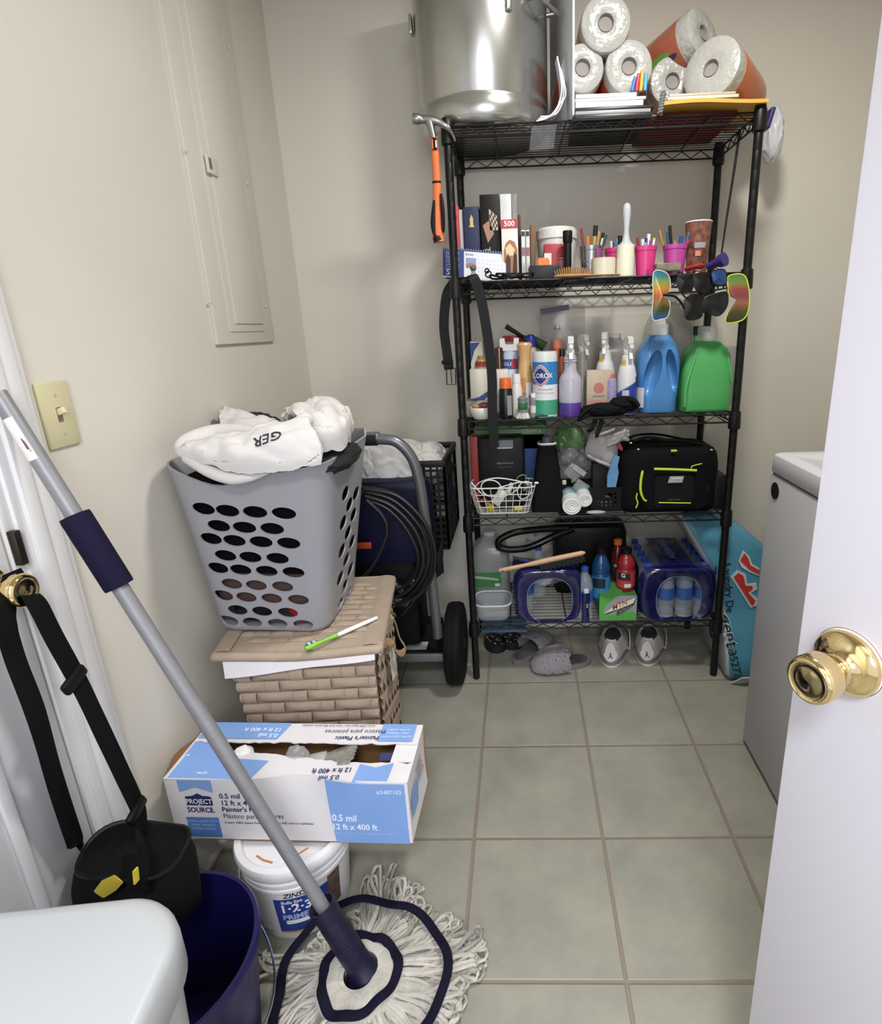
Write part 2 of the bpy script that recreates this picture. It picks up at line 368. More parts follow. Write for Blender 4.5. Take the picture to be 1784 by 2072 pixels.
for u, v, x in ((150, 1375, -.722), (276, 1640, -.70)):
    p = atx(u, v, x); MB().box(p, (.012, .048, .022), BLACK, rot=Matrix.Rotation(.35, 3, 'X'), bev=.005).build('buckle', t)
MB().tube(spline([aty(284, 1690, .74), aty(284, 1730, .695), aty(280, 1770, .677), aty(276, 1800, .675)], 6), .016, CLOTH, 8, flat=.2, up=(0, 1, 0)).build('side_panel', t)
p = atx(222, 1790, -.622); q = atx(226, 1788, -.615)
MB().tube([aty(200, 1810, .672), aty(220, 1792, .672), aty(240, 1778, .674)], [.010, .014, .010], M('b9a63a', .6), 8, flat=.12, up=(0, 1, 0)).build('logo_patch', t, label='yellow printed patch')
MB().box(aty(275, 1772, .668), (.003, .010, .022), M('cfc03e', .5), rot=Matrix.Rotation(-.2, 3, 'X')).build('care_tag', t, label='small yellow tag')
# ------------------------------------------------------------------ navy mop bucket with a wire bail
NAVY = M('16124a', .38, bump=.08, bs=40)
bc = V((-.628, .665)); t = thing('mop_bucket', 'navy blue plastic bucket on the floor beside the mop', 'bucket', (bc.x, bc.y, 0))
mb = MB().lathe([(0, .006), (.112, .006), (.115, 0), (.122, .002), (.150, .255), (.156, .257), (.158, .262), (.158, .274), (.155, .279), (.149, .279), (.147, .272), (.117, .014), (0, .012)], NAVY, (bc.x, bc.y, 0), 64)
mb.build('pail', t)
MB().tube([V((bc.x+.163*math.cos(q), bc.y+.163*math.sin(q), .262-.13*math.sin((q+1.45)/3.14*PI)**1)) for q in [(-1.45+3.14*i/30) for i in range(31)]], .0021, M('b9b9b9', .25, 1), 6).build('bail_handle', t, label='thin steel wire handle')
for q in (-1.45, 1.69): MB().box((bc.x+.160*math.cos(q), bc.y+.160*math.sin(q), .257), (.016, .016, .028), NAVY, rot=q, bev=.004).build('ear', t)
# ------------------------------------------------------------------ white bin with a rounded lid, nearest to the camera
t = thing('waste_bin', 'white plastic bin with a smooth rounded-corner lid, cut off at the lower left', 'bin', (-.60, .315, 0))
Pb = rrect(.40, .34, .075, 10); cb = (-.567, .300); rz = .11
BW = M('a9acae', .32); mb = MB()
mb.loft([ringz([(x*k, y*k) for x, y in Pb], cb, z, rz) for z, k in ((0, .80), (.004, .815), (.60, .965), (.602, .93))], BW); mb.build('body', t)
mb = MB(); mb.loft([ringz([(x*k, y*k) for x, y in Pb], cb, z, rz) for z, k in ((.590, .985), (.594, 1.0), (.630, 1.0), (.640, .995), (.647, .982), (.6505, .955), (.652, .90), (.652, .3))], BW); mb.build('lid', t, ang=50)
# ------------------------------------------------------------------ string mop
base = V((-.334, .792, .035)); tip = atx(-6, 795, -.797); ax = (tip-base).normalized()
t = thing('string_mop', 'string mop with grey pole and navy grips leaning from the floor to the left door', 'mop', (base.x, base.y, 0))
GP = M('87878b', .42, .25, var=.06, vs=60); L = (tip-base).length
def onpole(u, v):      # the point of the pole nearest to the sight line of a pixel
    d = ray(u, v).normalized(); w0 = EYE-base; bq = d.dot(ax); s = (ax.dot(w0)-bq*d.dot(w0))/(1-bq*bq); return base+ax*s
MB().cyl(base+ax*.10, tip, .0128, GP).build('pole', t)
g0, g1 = onpole(237, 1190), onpole(148, 1042); q = ax.to_track_quat('Z', 'Y').to_matrix(); GL = (g1-g0).length
MB().lathe([(.0125, 0), (.0215, .001), (.0222, .006), (.0222, GL-.006), (.0215, GL-.001), (.0125, GL)], M('120e2a', .85, spec=.2), g0, 28, q).build('foam_grip', t, label='navy foam grip')
s1 = onpole(640, 1840); SL = (s1-base).length; prof = [(.0, 0), (.040, 0), (.042, .006), (.038, .014), (.026, .034), (.0245, .05)]
z = .055
while z < SL-.045: prof += [(.0238, z), (.0248, z+.004), (.0238, z+.008)]; z += .009
prof += [(.0240, SL-.03), (.0262, SL-.006), (.0262, SL), (.0225, SL), (.0135, SL-.012)]
MB().lathe(prof, M('120f2c', .42), base, 30, q).build('socket', t, label='ribbed navy plastic socket')
p = onpole(45, 890); dir_ = (EYE-p); dir_ = (dir_-ax*dir_.dot(ax)).normalized(); sd = ax.cross(dir_); pts = []
lab = MB(); vs = []
for i in range(9):
    a_ = -1.5+1.5*i/8; r_ = .0131
    for h in (-.035, .035): vs.append(p+ax*h+(dir_*math.cos(a_)-sd*math.sin(a_)*-1)*r_)
lab.add(vs, [(2*i, 2*i+2, 2*i+3, 2*i+1) for i in range(8)], M('e4e0dc', .5)); st = lab.build('sticker', t, label='white paper sticker')
mk = MB()
for du, dv, h in ((0, 0, '2a2a33'), (.006, .005, 'b02a2a')):
    o_ = p+(dir_*.92-sd*.38*-1*-1)*.0136; mk.prism([(-.001, -.012), (.0012, -.012), (.001, .004), (-.0008, .008)], o_-ax*(.006+dv)+sd*du*.4, sd, ax, dir_*.0003, M(h, .6))
mk.build('print', st)
YARN = M('b9b5ac', .9, var=.12, vs=40, bump=.4, bs=400); YARN2 = M('98948c', .9, var=.1, vs=50); rnd = random.Random(4)
ym = MB(); c0 = V((base.x-.010, base.y-.012, 0))
def strand(an, ln, w, z0, zend, mt, ph):
    r0 = .036; out = []; side = V((-math.sin(an), math.cos(an), 0)); d = V((math.cos(an), math.sin(an), 0))
    n = 15
    for i in range(n+1):
        s = i/n; r = r0+(ln-r0)*s
        z = z0*(1-s)**1.2+zend*s+.006*math.sin(s*7+ph)*s
        wob = (.014*math.sin(s*5+ph)+.008*math.sin(s*11+2*ph))*s
        out.append(c0+d*r+side*(wob+w*.5*s**1.5)+V((0, 0, max(z, .004))))
    for i in range(1, 4):                       # the loop at the end, and back
        th_ = PI*i/4; out.append(c0+d*(ln+w*.5*math.sin(th_))+side*(wob+w*.5*math.cos(th_))+V((0, 0, max(zend+.002*i, .004))))
    for i in range(n, 1, -2):
        s = i/n; r = r0+(ln-r0)*s; z = z0*(1-s)**1.2+zend*s+.005*math.sin(s*6+ph+1)*s
        out.append(c0+d*r+side*(.014*math.sin(s*5+ph)*s-w*.5*s**1.5)+V((0, 0, max(z, .004))))
    ym.tube(out, .0040, mt, 5)
for k in range(250):
    an = 2*PI*k/250*1.0+rnd.uniform(-.03, .03); lay = k % 3
    ln = (.218+.03*math.sin(an*5)+rnd.uniform(-.03, .02))*(.95 if math.cos(an-.2) > .3 else 1)
    dl = lambda a0: abs((an-a0+PI) % (2*PI)-PI)
    if dl(-2.75) < .55: ln = min(ln, .155)
    if dl(2.30) < .5: ln = min(ln, .150)
    strand(an, ln, rnd.uniform(.008, .022), .040+.012*lay, rnd.choice((.005, .014, .024)), YARN if rnd.random() < .7 else YARN2, rnd.uniform(0, 6))
for k in range(110):                            # tight short yarn round the socket
    an = 2*PI*k/110; d = V((math.cos(an), math.sin(an), 0))
    ym.tube([c0+d*.030+V((0, 0, .062)), c0+d*.050+V((0, 0, .066)), c0+d*.070+V((0, 0, .060)), c0+d*.082+V((0, 0, .048))], .0032, YARN, 5)
ym.build('yarn_strands', t, kind='stuff', ang=70)
for r_, z_, wd in ((.072, .0655, .0095), (.163, .048, .0092)):
    pts = [c0+V((r_*(1+.05*math.sin(3*a_+1)+.018*math.sin(9*a_))*math.cos(a_), r_*(1+.05*math.sin(3*a_+1)+.02*math.sin(8*a_))*math.sin(a_), z_+.004*math.sin(7*a_))) for a_ in [2*PI*i/72 for i in range(72)]]
    MB().tube(pts, wd, M('0f0c22', .85, bump=.4, bs=300, spec=.2), 8, closed=True, flat=.55, up=(0, 0, 1)).build('stitched_band', t, label='navy stitched band')
# ------------------------------------------------------------------ primer pail
pc = V((-.533, .988, 0)); PRW = M('dedde0', .45, var=.02, vs=10)
t = thing('primer_pail', 'white plastic pail of primer with a blue label under the painter’s plastic box'.replace('’', "'"), 'paint pail', pc)
rr = lambda z: .100+.016*z/.19
MB().lathe([(0, .004), (.094, .004), (.097, 0), (.100, .003), (rr(.15), .15), (.1185, .152), (.1185, .158), (.116, .160), (.1165, .168), (.1205, .17), (.1205, .176), (.117, .178), (.117, .19), (0, .19)], PRW, pc, 56).build('pail', t)
mb = MB().lathe([(.1185, .188), (.124, .189), (.1255, .193), (.1255, .207), (.1225, .2125), (.110, .2135), (.107, .210), (.105, .204), (0, .203)], PRW, pc, 56)
mb.tube([pc+V((.09*math.cos(a_), .09*math.sin(a_), .2048)) for a_ in (-2.2, -1.95, -1.7)], .0022, M('b9793a', .7), 6, flat=.3, up=(0, 0, 1)).tube([pc+V((.07*math.cos(a_), .08*math.sin(a_), .2046)) for a_ in (-1.2, -1.0, -.75)], .002, M('b9793a', .7), 6, flat=.3, up=(0, 0, 1))
mb.build('lid', t)
f0 = facing(pc); lb = MB(); BL = M('203a8c', .4)
lb.wrap(pc, rr(.03), f0-.62, f0+.42, .028, .128, BL, 16, r1=rr(.128)); lb.wrap(pc, rr(.05), f0+.42, f0+.72, .045, .140, M('5c4a44', .5, var=.4, vs=60), 6, d=.0008, r1=rr(.14))
lb.wrap(pc, rr(.02), f0-.62, f0+.62, .022, .029, M('c9a83a', .5), 12, r1=rr(.029)); lb.wrap(pc, rr(.05), f0-.45, f0+.2, .052, .064, M('e8e8e6', .6), 10, d=.0016, r1=rr(.064))
for i in range(7): lb.wrap(pc, rr(.12-.011*i), f0+.80, f0+1.15-.05*(i % 3), .134-.011*i, .137-.011*i, M('5a62a0' if i % 3 == 0 else '9a9aa6', .6), 4)
lb.build('label', t, label='blue printed primer label')
lt = MB(); WH = M('f0f0f0', .5)
lt = MB(); ctext(lt, 'ZINSSER', .018, M('15151a', .5), pc, rr, f0-.12, .137, bold=.015, shear=.25); lt.build('lettering', t); lt = MB(); ctext(lt, 'Bulls Eye', .012, WH, pc, rr, f0-.28, .118, bold=.02)
lt.build('lettering', t); lt = MB(); ctext(lt, '1·2·3', .034, WH, pc, rr, f0-.22, .098, bold=.025); lt.build('lettering', t); lt = MB(); ctext(lt, 'PRIMER', .020, M('9fb0d8', .5), pc, rr, f0-.2, .072, bold=.04); lt.build('lettering', t); lt = MB(); ctext(lt, '35', .009, WH, pc, rr, f0+.22, .041)
lt.build('lettering', t)
MB().tube([pc+V((.124*math.cos(a_), .124*math.sin(a_), .165-.118*math.sin((a_-f0+1.9)/3.14*PI*.95))) for a_ in [f0-1.9+3.0*i/26 for i in range(27)]][:12], .0018, M('a5a5a5', .3, 1), 6).build('bail_handle', t)
# ------------------------------------------------------------------ painter's plastic box on the pail
FL, FR = V((-.771, .949, .2145)), V((-.253, .932, .2145)); bx = (FR-FL).normalized(); by = V((-bx.y, bx.x, 0)); BWd = (FR-FL).length; BD, BH = .172, .162
CW = M('dcd9dc', .6, var=.03, vs=12, bump=.25, bs=14); CB = M('7fa3dc', .55, var=.04, vs=12, bump=.2, bs=14); KR = M('8a6440', .8); NV = M('23265c', .5)
t = thing('cardboard_box', "torn white and blue painter's plastic carton on top of the primer pail", 'cardboard box', FL+bx*BWd/2+by*BD/2)
def bp(x, y, z): return FL+bx*x+by*y+Z_*z
def dent(x, z): return .030*math.exp(-((x-.29)/.09)**2)*max(0, (z/BH))**1.5      # the crushed middle of the front panel
mb = MB()
mb.grid(lambda u, v: bp(u*BWd, dent(u*BWd, v*BH), v*BH-.014*math.exp(-((u*BWd-.3)/.11)**2)*v), 40, 12, CW, .003)                # front
mb.build('front_panel', t); bxf = list(C.objects)[-1]
MB().box(bp(BWd/2, BD/2, .0015), (BWd, BD, .003), KR, rot=math.atan2(bx.y, bx.x)).build('bottom_panel', t)
mb = MB().grid(lambda u, v: bp(u*BWd, BD, v*BH), 4, 4, KR, -.003); mb.build('back_panel', t)
mb = MB().grid(lambda u, v: bp(BWd-.003*math.sin(v*PI), .004+u*(BD-.004), v*BH*.985), 8, 8, CW, .003); mb.build('end_panel', t)
mb = MB().grid(lambda u, v: bp(.0, u*BD, v*BH), 4, 4, CW, .003); mb.build('end_panel', t)
rn = random.Random(3); jag = [rn.uniform(-.003, .003) for _ in range(60)]
def topz(x, y): return BH-.014*math.exp(-((x-.3)/.11)**2)*(1-y/BD)
y_in = lambda x: .072+.016*math.sin(x*9)+jag[int(x*110) % 60]
mb = MB().grid(lambda u, v: bp(u*BWd, dent(u*BWd, BH)*(1-v)+v*y_in(u*BWd), topz(u*BWd, v*.08)-.002-.008*v*math.sin(u*PI)), 44, 6, CW, .003); mb.build('top_flap', t)
mb = MB().grid(lambda u, v: bp(u*BWd, BD-v*(.062+jag[(int(u*44)+20) % 60]), BH-.001), 44, 4, CW, .003); mb.build('top_flap', t)
MB().grid(lambda u, v: bp(u*.075, .06+v*(BD-.06-.03), BH-.0025), 4, 4, CB, .003).build('top_flap', t); MB().grid(lambda u, v: bp(BWd-.05+u*.05, .06+v*(BD-.06-.03), BH-.0025), 4, 4, CW, .003).build('top_flap', t)
mb = MB().prism([(0, 0), (.075, .012), (.13, .055), (.12, .115), (.05, .10), (0, .06)], bp(-.002, BD, BH-.075), by*.2-bx*.35, Z_, by*.004, KR) if 0 else MB().grid(lambda u, v: bp(-.002-.040*v*math.sin(min(1, u*1.2+.15)*PI*.85)**.6, .045+u*(BD-.04), BH-.006-.016*v), 8, 4, KR, .004)
mb.build('side_flap', t, label='brown inner side of a bent flap')
# printing on the box
def fp(x, z, d=.0012): return bp(x, dent(x, z)-d, z-.014*math.exp(-((x-.3)/.11)**2)*(z/BH))
pr = MB()
def fpatch(x0, x1, z0, z1, mt, cut=None, n=10):
    pr.grid(lambda u, v: fp(x0+(x1-x0)*u+(cut(v) if cut else 0)*(1-u), z0+(z1-z0)*v), n, 6, mt)
fpatch(.335, .512, .002, .158, CB, cut=lambda v: .018*(1-v)); pr.build('print', t, smooth=False); pr = MB(); fpatch(.028, .10, .008, .062, M('4f7cbc', .55))
pr.add([fp(.026, .160), fp(.10, .160), fp(.10, .128), fp(.063, .141), fp(.026, .128)], [(0, 1, 2, 3, 4)], CB)
pr.add([fp(.036, .094), fp(.094, .094), fp(.094, .115), fp(.088, .119), fp(.076, .119), fp(.065, .126), fp(.052, .119), (fp(.036, .117))], [tuple(range(8))], NV)
def tp(x, y, d=.0012): return bp(x, y, topz(x, y)+d-.002)
def tflat(poly, mt): pr.add([tp(x, y) for x, y in poly], [tuple(range(len(poly)))], mt)
tflat([(.004, .004), (.175, .010), (.195, .064), (.075, .064), (.075, .115), (.2, .115), (.22, BD-.003), (.004, BD-.003)], CB) if 0 else None
for x0, x1, y0, y1, mt, sl in ((.004, .18, .002, .066, CB, .014), (.004, .19, BD-.055, BD-.002, CB, .014), (.425, .505, BD-.058, BD-.002, CB, 0)):
    pr.build('print', t, smooth=False); pr = MB()
    pr.grid(lambda u, v: tp(x0+(x1-x0+sl*v)*u, y0+(y1-y0)*v)+Z_*(.0060 if y0 > .1 else .001-.008*v*math.sin((x0+(x1-x0)*u)/BWd*PI)), 10, 3, mt)
pr.build('print', t, smooth=False); pr = MB()
pr.add([tp(.40, .003)+Z_*.001, tp(.475, .003)+Z_*.001, tp(.477, .058)-Z_*.002, tp(.44, .045)-Z_*.002, tp(.402, .058)-Z_*.003], [(0, 1, 2, 3, 4)], CB)
pr.build('print', t, smooth=False); pr = MB()
pr.prism([(0, 0), (.05, 0), (.06, .05), (.03, .06), (.0, .05)], bp(BWd+.0012, .02, .05), by, Z_, bx*.0004, CB)
for i in range(5): pr.prism([(0, 0), (.05-.006*(i % 2), 0), (.05-.006*(i % 2), .0025), (0, .0025)], bp(BWd+.0012, .07+.004*i, .125-.011*i), by, Z_, bx*.0004, M('4a4a50', .6))
pr.build('end_print', t, smooth=False)
pr = pr2 = None; TX = M('2a2a55', .5); W2 = M('e9eefa', .5)
ffn = lambda x0, z0: (lambda x, y: fp(x0+x, z0+y, .0020))
def ft(s, size, mt, x, z, bold=0, al='LEFT', sx=1): MB().text(s, size, mt, (0, 0, 0), X_, Z_, al=al, bold=bold*.6, sx=sx, fn=ffn(x, z)).build('lettering', t)
ft('PROJECT', .0175, W2, .065, .1045, .03, 'CENTER', .82); ft('SOURCE.', .0185, NV, .066, .082, .04, 'CENTER', .82)
for i, s in enumerate(('EXTRA LIGHT DUTY', 'PARA TRABAJO', 'EXTRA LIGERO')): ft(s, .0078, M('b9cdee', .5), .064, .052-.010*i, 0, 'CENTER')
ft('0.5 mil', .0185, NV, .112, .120, .02, sx=.9); ft('12 ft x 400 ft', .0185, NV, .112, .102, .02, sx=.9); ft("Painter's Plastic", .0175, NV, .112, .085, .03, sx=.9)
ft('Plástico para pintores', .0175, TX, .112, .067, 0, sx=.85); ft('Covers 4,800 Square Feet • Cubre hasta 445 metros cuadrados', .0075, TX, .112, .050, .02)
ft('#3487103', .0145, W2, .452, .138, 0, sx=.9); ft('0.5 mil', .024, W2, .348, .068, .035, sx=.85); ft('12 ft x 400 ft', .021, W2, .346, .045, .035, sx=.9); ft('EXTRA LIGHT DUTY  PARA TRABAJO EXTRA LIGERO', .0055, M('b9cdee', .5), .352, .028)
def tt(s, size, mt, x, y, bold=0, al='CENTER', sx=1): MB().text(s, size, mt, (0, 0, 0), X_, Y_, al=al, bold=bold*.6, sx=sx, fn=lambda a_, b_: tp(x-a_, y-b_)+Z_*(.0072 if y > .1 else .0016-.005*(y/.07))).build('lettering', t)
tt('12 ft x 400 ft', .017, W2, .145, BD-.026, .03); tt('0.5 mil', .017, W2, .165, BD-.044, .03); tt("Painter's Plastic", .0165, NV, .375, BD-.048, .03); tt('Plástico para pintores', .0165, TX, .365, BD-.028)
tt('Covers 4,800 Square Feet • Cubre hasta 445 metros cuadrados', .0068, TX, .32, BD-.010, .02)
for i, s in enumerate(('EXTRA LIGHT DUTY', 'PARA TRABAJO', 'EXTRA LIGERO')): tt(s, .0078, W2, .465, BD-.044+.011*i)
tt('0.5 mil', .017, NV, .345, .022, .03); tt('12 ft x 400 ft', .017, NV, .345, .042, .03); tt('#3487103', .011, W2, .06, .018)
MB().box(bp(.455, .085, BH-.012), (.034, .016, .001), NV, rot=Matrix.Rotation(.5, 3, 'X')).build('print', t)
# paintbrush and crumpled wrap in the box
p = bp(.285, .085, BH-.035); t = thing('paintbrush', 'flat paintbrush lying in the torn opening of the carton', 'paintbrush', p)
R_ = Matrix.Rotation(math.atan2(bx.y, bx.x)+.06, 3, 'Z')@Matrix.Rotation(-.22, 3, 'Y')
MB().box(p+R_@V((-.075, 0, -.004)), (.10, .018, .012), M('b08d57', .5), rot=R_, bev=.004).build('handle', t)
MB().box(p, (.05, .055, .016), M('d8d5d0', .4, .3), rot=R_, bev=.002).build('ferrule', t)
mb = MB()
for i in range(26):
    yy = -.025+.05*i/25
    mb.tube([p+R_@V((.025, yy, 0)), p+R_@V((.07, yy*1.06, .004)), p+R_@V((.096+.006*math.sin(i*5), yy*1.1, .010))], .0035, M('8d8a82', .8, var=.2, vs=80), 5)
mb.build('bristles', t)
p = bp(.12, .092, BH-.02); MB().blob(p, (.022, .02, .018), M('e8e8e6', .6), amp=.3, freq=3, sub=3, seed=2, ridge=True).build('crumpled_paper', label='crumpled white paper at the left end of the carton opening', cat='paper')
p = bp(.245, .095, BH-.03); MB().blob(p, (.026, .018, .03), M('b5b5b8', .2, alpha=.45), amp=.35, freq=3, sub=3, seed=5, ridge=True).build('plastic_wrap', label='crumpled clear plastic wrap inside the carton left of the paintbrush', cat='plastic wrap')
# ------------------------------------------------------------------ woven storage hamper against the left wall
ZL = .540
FLc, FRc, BRc = atz(434, 1322, ZL), atz(765, 1306, ZL), atz(793, 1166, ZL); BLc = FLc+BRc-FRc
TAN = M('a59482', .85, var=.06, vs=30, bump=.35, bs=260); TAN2 = M('97866f', .85, var=.06, vs=30, bump=.35, bs=260); LIN = M('e6e2e4', .7)
t = thing('woven_hamper', 'tan woven strap storage basket with lid, carrying the grey laundry basket', 'storage basket', (FLc+BRc)/2*V((1, 1, 0)) if 0 else V(((FLc.x+BRc.x)/2, (FLc.y+BRc.y)/2, 0)))
def bil(P, u, v): return (P[0]*(1-u)+P[1]*u)*(1-v)+(P[3]*(1-u)+P[2]*u)*v
def inset(P, d):
    c_ = sum(P, V((0, 0, 0)))/4; return [p+(c_-p).normalized()*d for p in P]
def at(P, z): return [V((p.x, p.y, z)) for p in P]
LP = [FLc, FRc, BRc, BLc]; top = inset(LP, .022); bot = inset(LP, .030); bot[0] = bot[0]+V((.055, .012, 0)); bot[3] = bot[3]+V((.055, 0, 0))
top[0] += V((.012, 0, 0)); top[3] += V((.012, 0, 0))
MB().loft([at(bot, .0), at(top, ZL-.045)], TAN2).build('body', t)
wv = MB()
def side(A, B, A1, B1, nx, rows, ph, outw):           # woven straps on one side: A,B bottom corners, A1,B1 top corners
    for k in range(rows):
        z0, z1 = k/rows, (k+1)/rows
        for i in range(int(nx)+2):
            c_ = (i+(.5 if k % 2 else 0)+ph)/nx
            def pt(u, zz, d): u = min(max(u, 0), 1); return (A*(1-zz)+A1*zz)*(1-u)+(B*(1-zz)+B1*zz)*u+outw*d
            w_ = .046
            if c_ <= 1.0:                                # upright strap passing over
                wv.grid(lambda a_, b_: pt(c_-w_+2*w_*a_, z0+(z1-z0)*b_, .0055+.006*math.sin(b_*PI)**.6+.0010*math.sin(a_*PI*6)), 6, 4, TAN)
            u0, u1 = c_+w_+.006, c_+1/nx-w_-.006
            if u1 > .02 and u0 < 1: wv.grid(lambda a_, b_: pt(u0+(u1-u0)*a_, z0+(z1-z0)*(.06+.88*b_), .003+.009*math.sin(max(.001, min(1, a_))*PI)**.6*math.sin(b_*PI)**.5), 10, 4, TAN)
            if i == 0 and c_-w_ > .02: wv.grid(lambda a_, b_: pt((c_-w_-.006)*a_, z0+(z1-z0)*(.06+.88*b_), .003+.008*math.sin((.5+a_*.5)*PI)**.6*math.sin(b_*PI)**.5), 6, 4, TAN)
tb, bb = at(top, ZL-.06), at(bot, 0)
side(bb[0], bb[1], tb[0], tb[1], 2.7, 15, .2, V((0, -1, 0))); side(bb[1], bb[2], tb[1], tb[2], 2.7, 15, .1, V((1, 0, 0)))
wv.build('woven_straps', t, ang=50)
mb = MB(); P = inset(LP, .012); P[0] += V((.01, 0, 0))
def sk(u, v):
    q = (P[0]*(1-u)+P[1]*u)
    return V((q.x, q.y-.010-.003*math.sin(u*9)-.004*v, ZL-.020-v*(.046-.032*u)))
mb.grid(sk, 24, 3, LIN, .003).grid(lambda u, v: V(((P[1]*(1-u)+P[2]*u).x+.007, (P[1]*(1-u)+P[2]*u).y, ZL-.020-v*.012)), 16, 2, LIN, .003); mb.build('lining', t, label='white cloth lining showing under the lid')
mb = MB()
def lidz(u, v): return ZL+.006*math.sin(u*PI)*math.sin(v*PI)-.010*math.sin(u*PI)*(1-v)**6
mb.grid(lambda u, v: V((*bil(LP, u, v).xy, lidz(u, v))), 24, 24, TAN, .022)
R4 = [LP[0], LP[1], LP[2], LP[3]]
mb.tube([p+V((0, 0, -.010-.010*math.sin(i/6*PI)*0)) for i, p in enumerate(spline([q_ for i_ in range(4) for q_ in (LP[i_]+(LP[i_-1]-LP[i_]).normalized()*.02, LP[i_]+((LP[i_-1]-LP[i_]).normalized()+(LP[(i_+1) % 4]-LP[i_]).normalized())*.003, LP[i_]+(LP[(i_+1) % 4]-LP[i_]).normalized()*.02, (LP[i_]+LP[(i_+1) % 4])/2+V((0, 0, -.009 if i_ == 0 else 0)))], 4, closed=True))], .0125, TAN, 8, closed=True)
for k in range(11):                                    # straps woven across the lid
    v0, v1 = .10+.8*k/11, .10+.8*(k+1)/11
    off = (k % 2)*.5
    for i in range(-1, 4):
        u0, u1 = .10+.8*(i+off)/3+.05, .10+.8*(i+1+off)/3-.05
        u0, u1 = max(u0, .09), min(u1, .91)
        if u1-u0 > .02: mb.grid(lambda a_, b_: V((*bil(LP, u0+(u1-u0)*a_, v0+(v1-v0)*(.05+.9*b_)).xy, lidz(u0+(u1-u0)*a_, v0)+.001+.0045*math.sin(a_*PI)**.5*math.sin(b_*PI)**.5)), 8, 4, TAN)
        uc = .10+.8*(i+off)/3
        if .1 < uc < .9: mb.grid(lambda a_, b_: V((*bil(LP, uc-.046+.092*a_, v0+(v1-v0)*b_).xy, lidz(uc, v0)+.0012+.003*math.sin(b_*PI))), 4, 4, TAN)
for a_, b_ in ((.0, .09), (.91, 1.0)): mb.grid(lambda u, v: V((*bil(LP, a_+(b_-a_)*u, v).xy, ZL+.003+.002*math.sin(u*PI))), 4, 10, TAN)
lid = mb.build('lid', t, ang=50)
hp = (LP[1]*.55+LP[2]*.45)
h = lambda u, v, dx: atp(u, v, V((hp.x+dx, 0, 0)), X_)
MB().tube(spline([h(783, 1250, .006), h(792, 1246, .012), h(800, 1262, .02), h(808, 1290, .03), h(820, 1310, .038), h(812, 1322, .036), h(800, 1316, .03), h(797, 1300, .02), h(776, 1296, .006)], 6), .0095, M('a98f68', .85, bump=.3, bs=300), 8, flat=.22, up=(1, .5, .1)).build('strap_handle', t)
p = h(795, 1338, .012); MB().grid(lambda u, v: p+V((.004*v, .05*(u-.5)-.01*v, -.075*(v-.5)-.006*u)), 3, 3, M('d8d6d4', .6), .0008).build('care_tag', t, label='white printed tag hanging under the strap handle')
# toothbrush on the lid
A, B = atz(618, 1313, ZL+.012), atz(764, 1249, ZL+.012); d = (B-A).normalized(); L = (B-A).length; sdv = V((-d.y, d.x, 0))
t = thing('toothbrush', 'green and white toothbrush lying on the woven basket lid', 'toothbrush', (A+B)/2)
GR = M('7fc23c', .35)
MB().tube([A, A+d*L*.10, A+d*L*.22+Z_*.001, A+d*L*.34, A+d*L*.42], [.0055, .0062, .0040, .0045, .0058], GR, 10).build('head', t)
MB().tube([A+d*L*.40+sdv*-.001, A+d*L*.52, A+d*L*.8, A+d*L*.98, B], [.0045, .0058, .0056, .0050, .002], M('e8e8e6', .35), 10).build('handle', t)
MB().tube([A+d*L*.36+sdv*.0045, A+d*L*.6+sdv*.0050, A+d*L*.95+sdv*.0045], .0022, GR, 6).build('grip_strip', t)
for i, h_ in enumerate(('3a6fa8', 'e8eef2', '2f5f8f', 'dfe8ee')): MB().box(A+d*(.008+.006*i)+sdv*.008+Z_*.001, (.005, .010, .008), M(h_, .7), rot=math.atan2(d.y, d.x), bev=.001).build('bristle_tuft', t)
# ------------------------------------------------------------------ grey laundry basket with oval holes
ZB = ZL+.009; GRY = M('9b9ba1', .42, bump=.03, bs=200)
Tt = [V((-.812, 1.185, 0)), V((-.418, 1.130, 0)), V((-.418, 1.545, 0)), V((-.800, 1.60, 0))]
Bb = [V((-.790, 1.255, 0)), V((-.497, 1.235, 0)), V((-.500, 1.52, 0)), V((-.785, 1.535, 0))]
def roundquad(P, r, n=7):
    out = []
    for i in range(4):
        p, a_, b_ = P[i], P[i-1], P[(i+1) % 4]
        e1, e2 = (a_-p).normalized(), (b_-p).normalized()
        for k in range(n+1):
            q = k/n; out.append((p+e1*r*(1-q)**2+e2*r*q**2)*1.0)
        for k in range(1, 9): out.append((p+e2*r)*(1-k/9)+(b_-e2*r)*(k/9)) if 1 else None
    return out
ORr, OBr = roundquad(Tt, .085), roundquad(Bb, .055)
def hz(p, k):            # rim: raised corners, a dip for the hand in front and behind
    fx = (p.x+.615)/.20
    front = p.y < 1.28
    dip = .030*math.exp(-((p.x+.665)/.085)**2) if front else .0
    return ZB+(.985+.016*min(1, abs(fx))**2-ZB-dip+(.015 if p.y > 1.5 else 0))*k
def basket_ring(k, off, zoff=0):
    c_ = V((-.62, 1.37, 0)); R = []
    for a_, b_ in zip(OBr, ORr):
        kk = k
        q = a_*(1-kk)+b_*kk; n = (q-c_).normalized(); q = q-n*off
        R.append(V((q.x, q.y, hz(b_, kk)+zoff)))
    return R
t = thing('laundry_basket', 'tall grey plastic laundry basket with oval holes full of clothes', 'laundry basket', (-.64, 1.38, ZB))
mb = MB(); rings = []
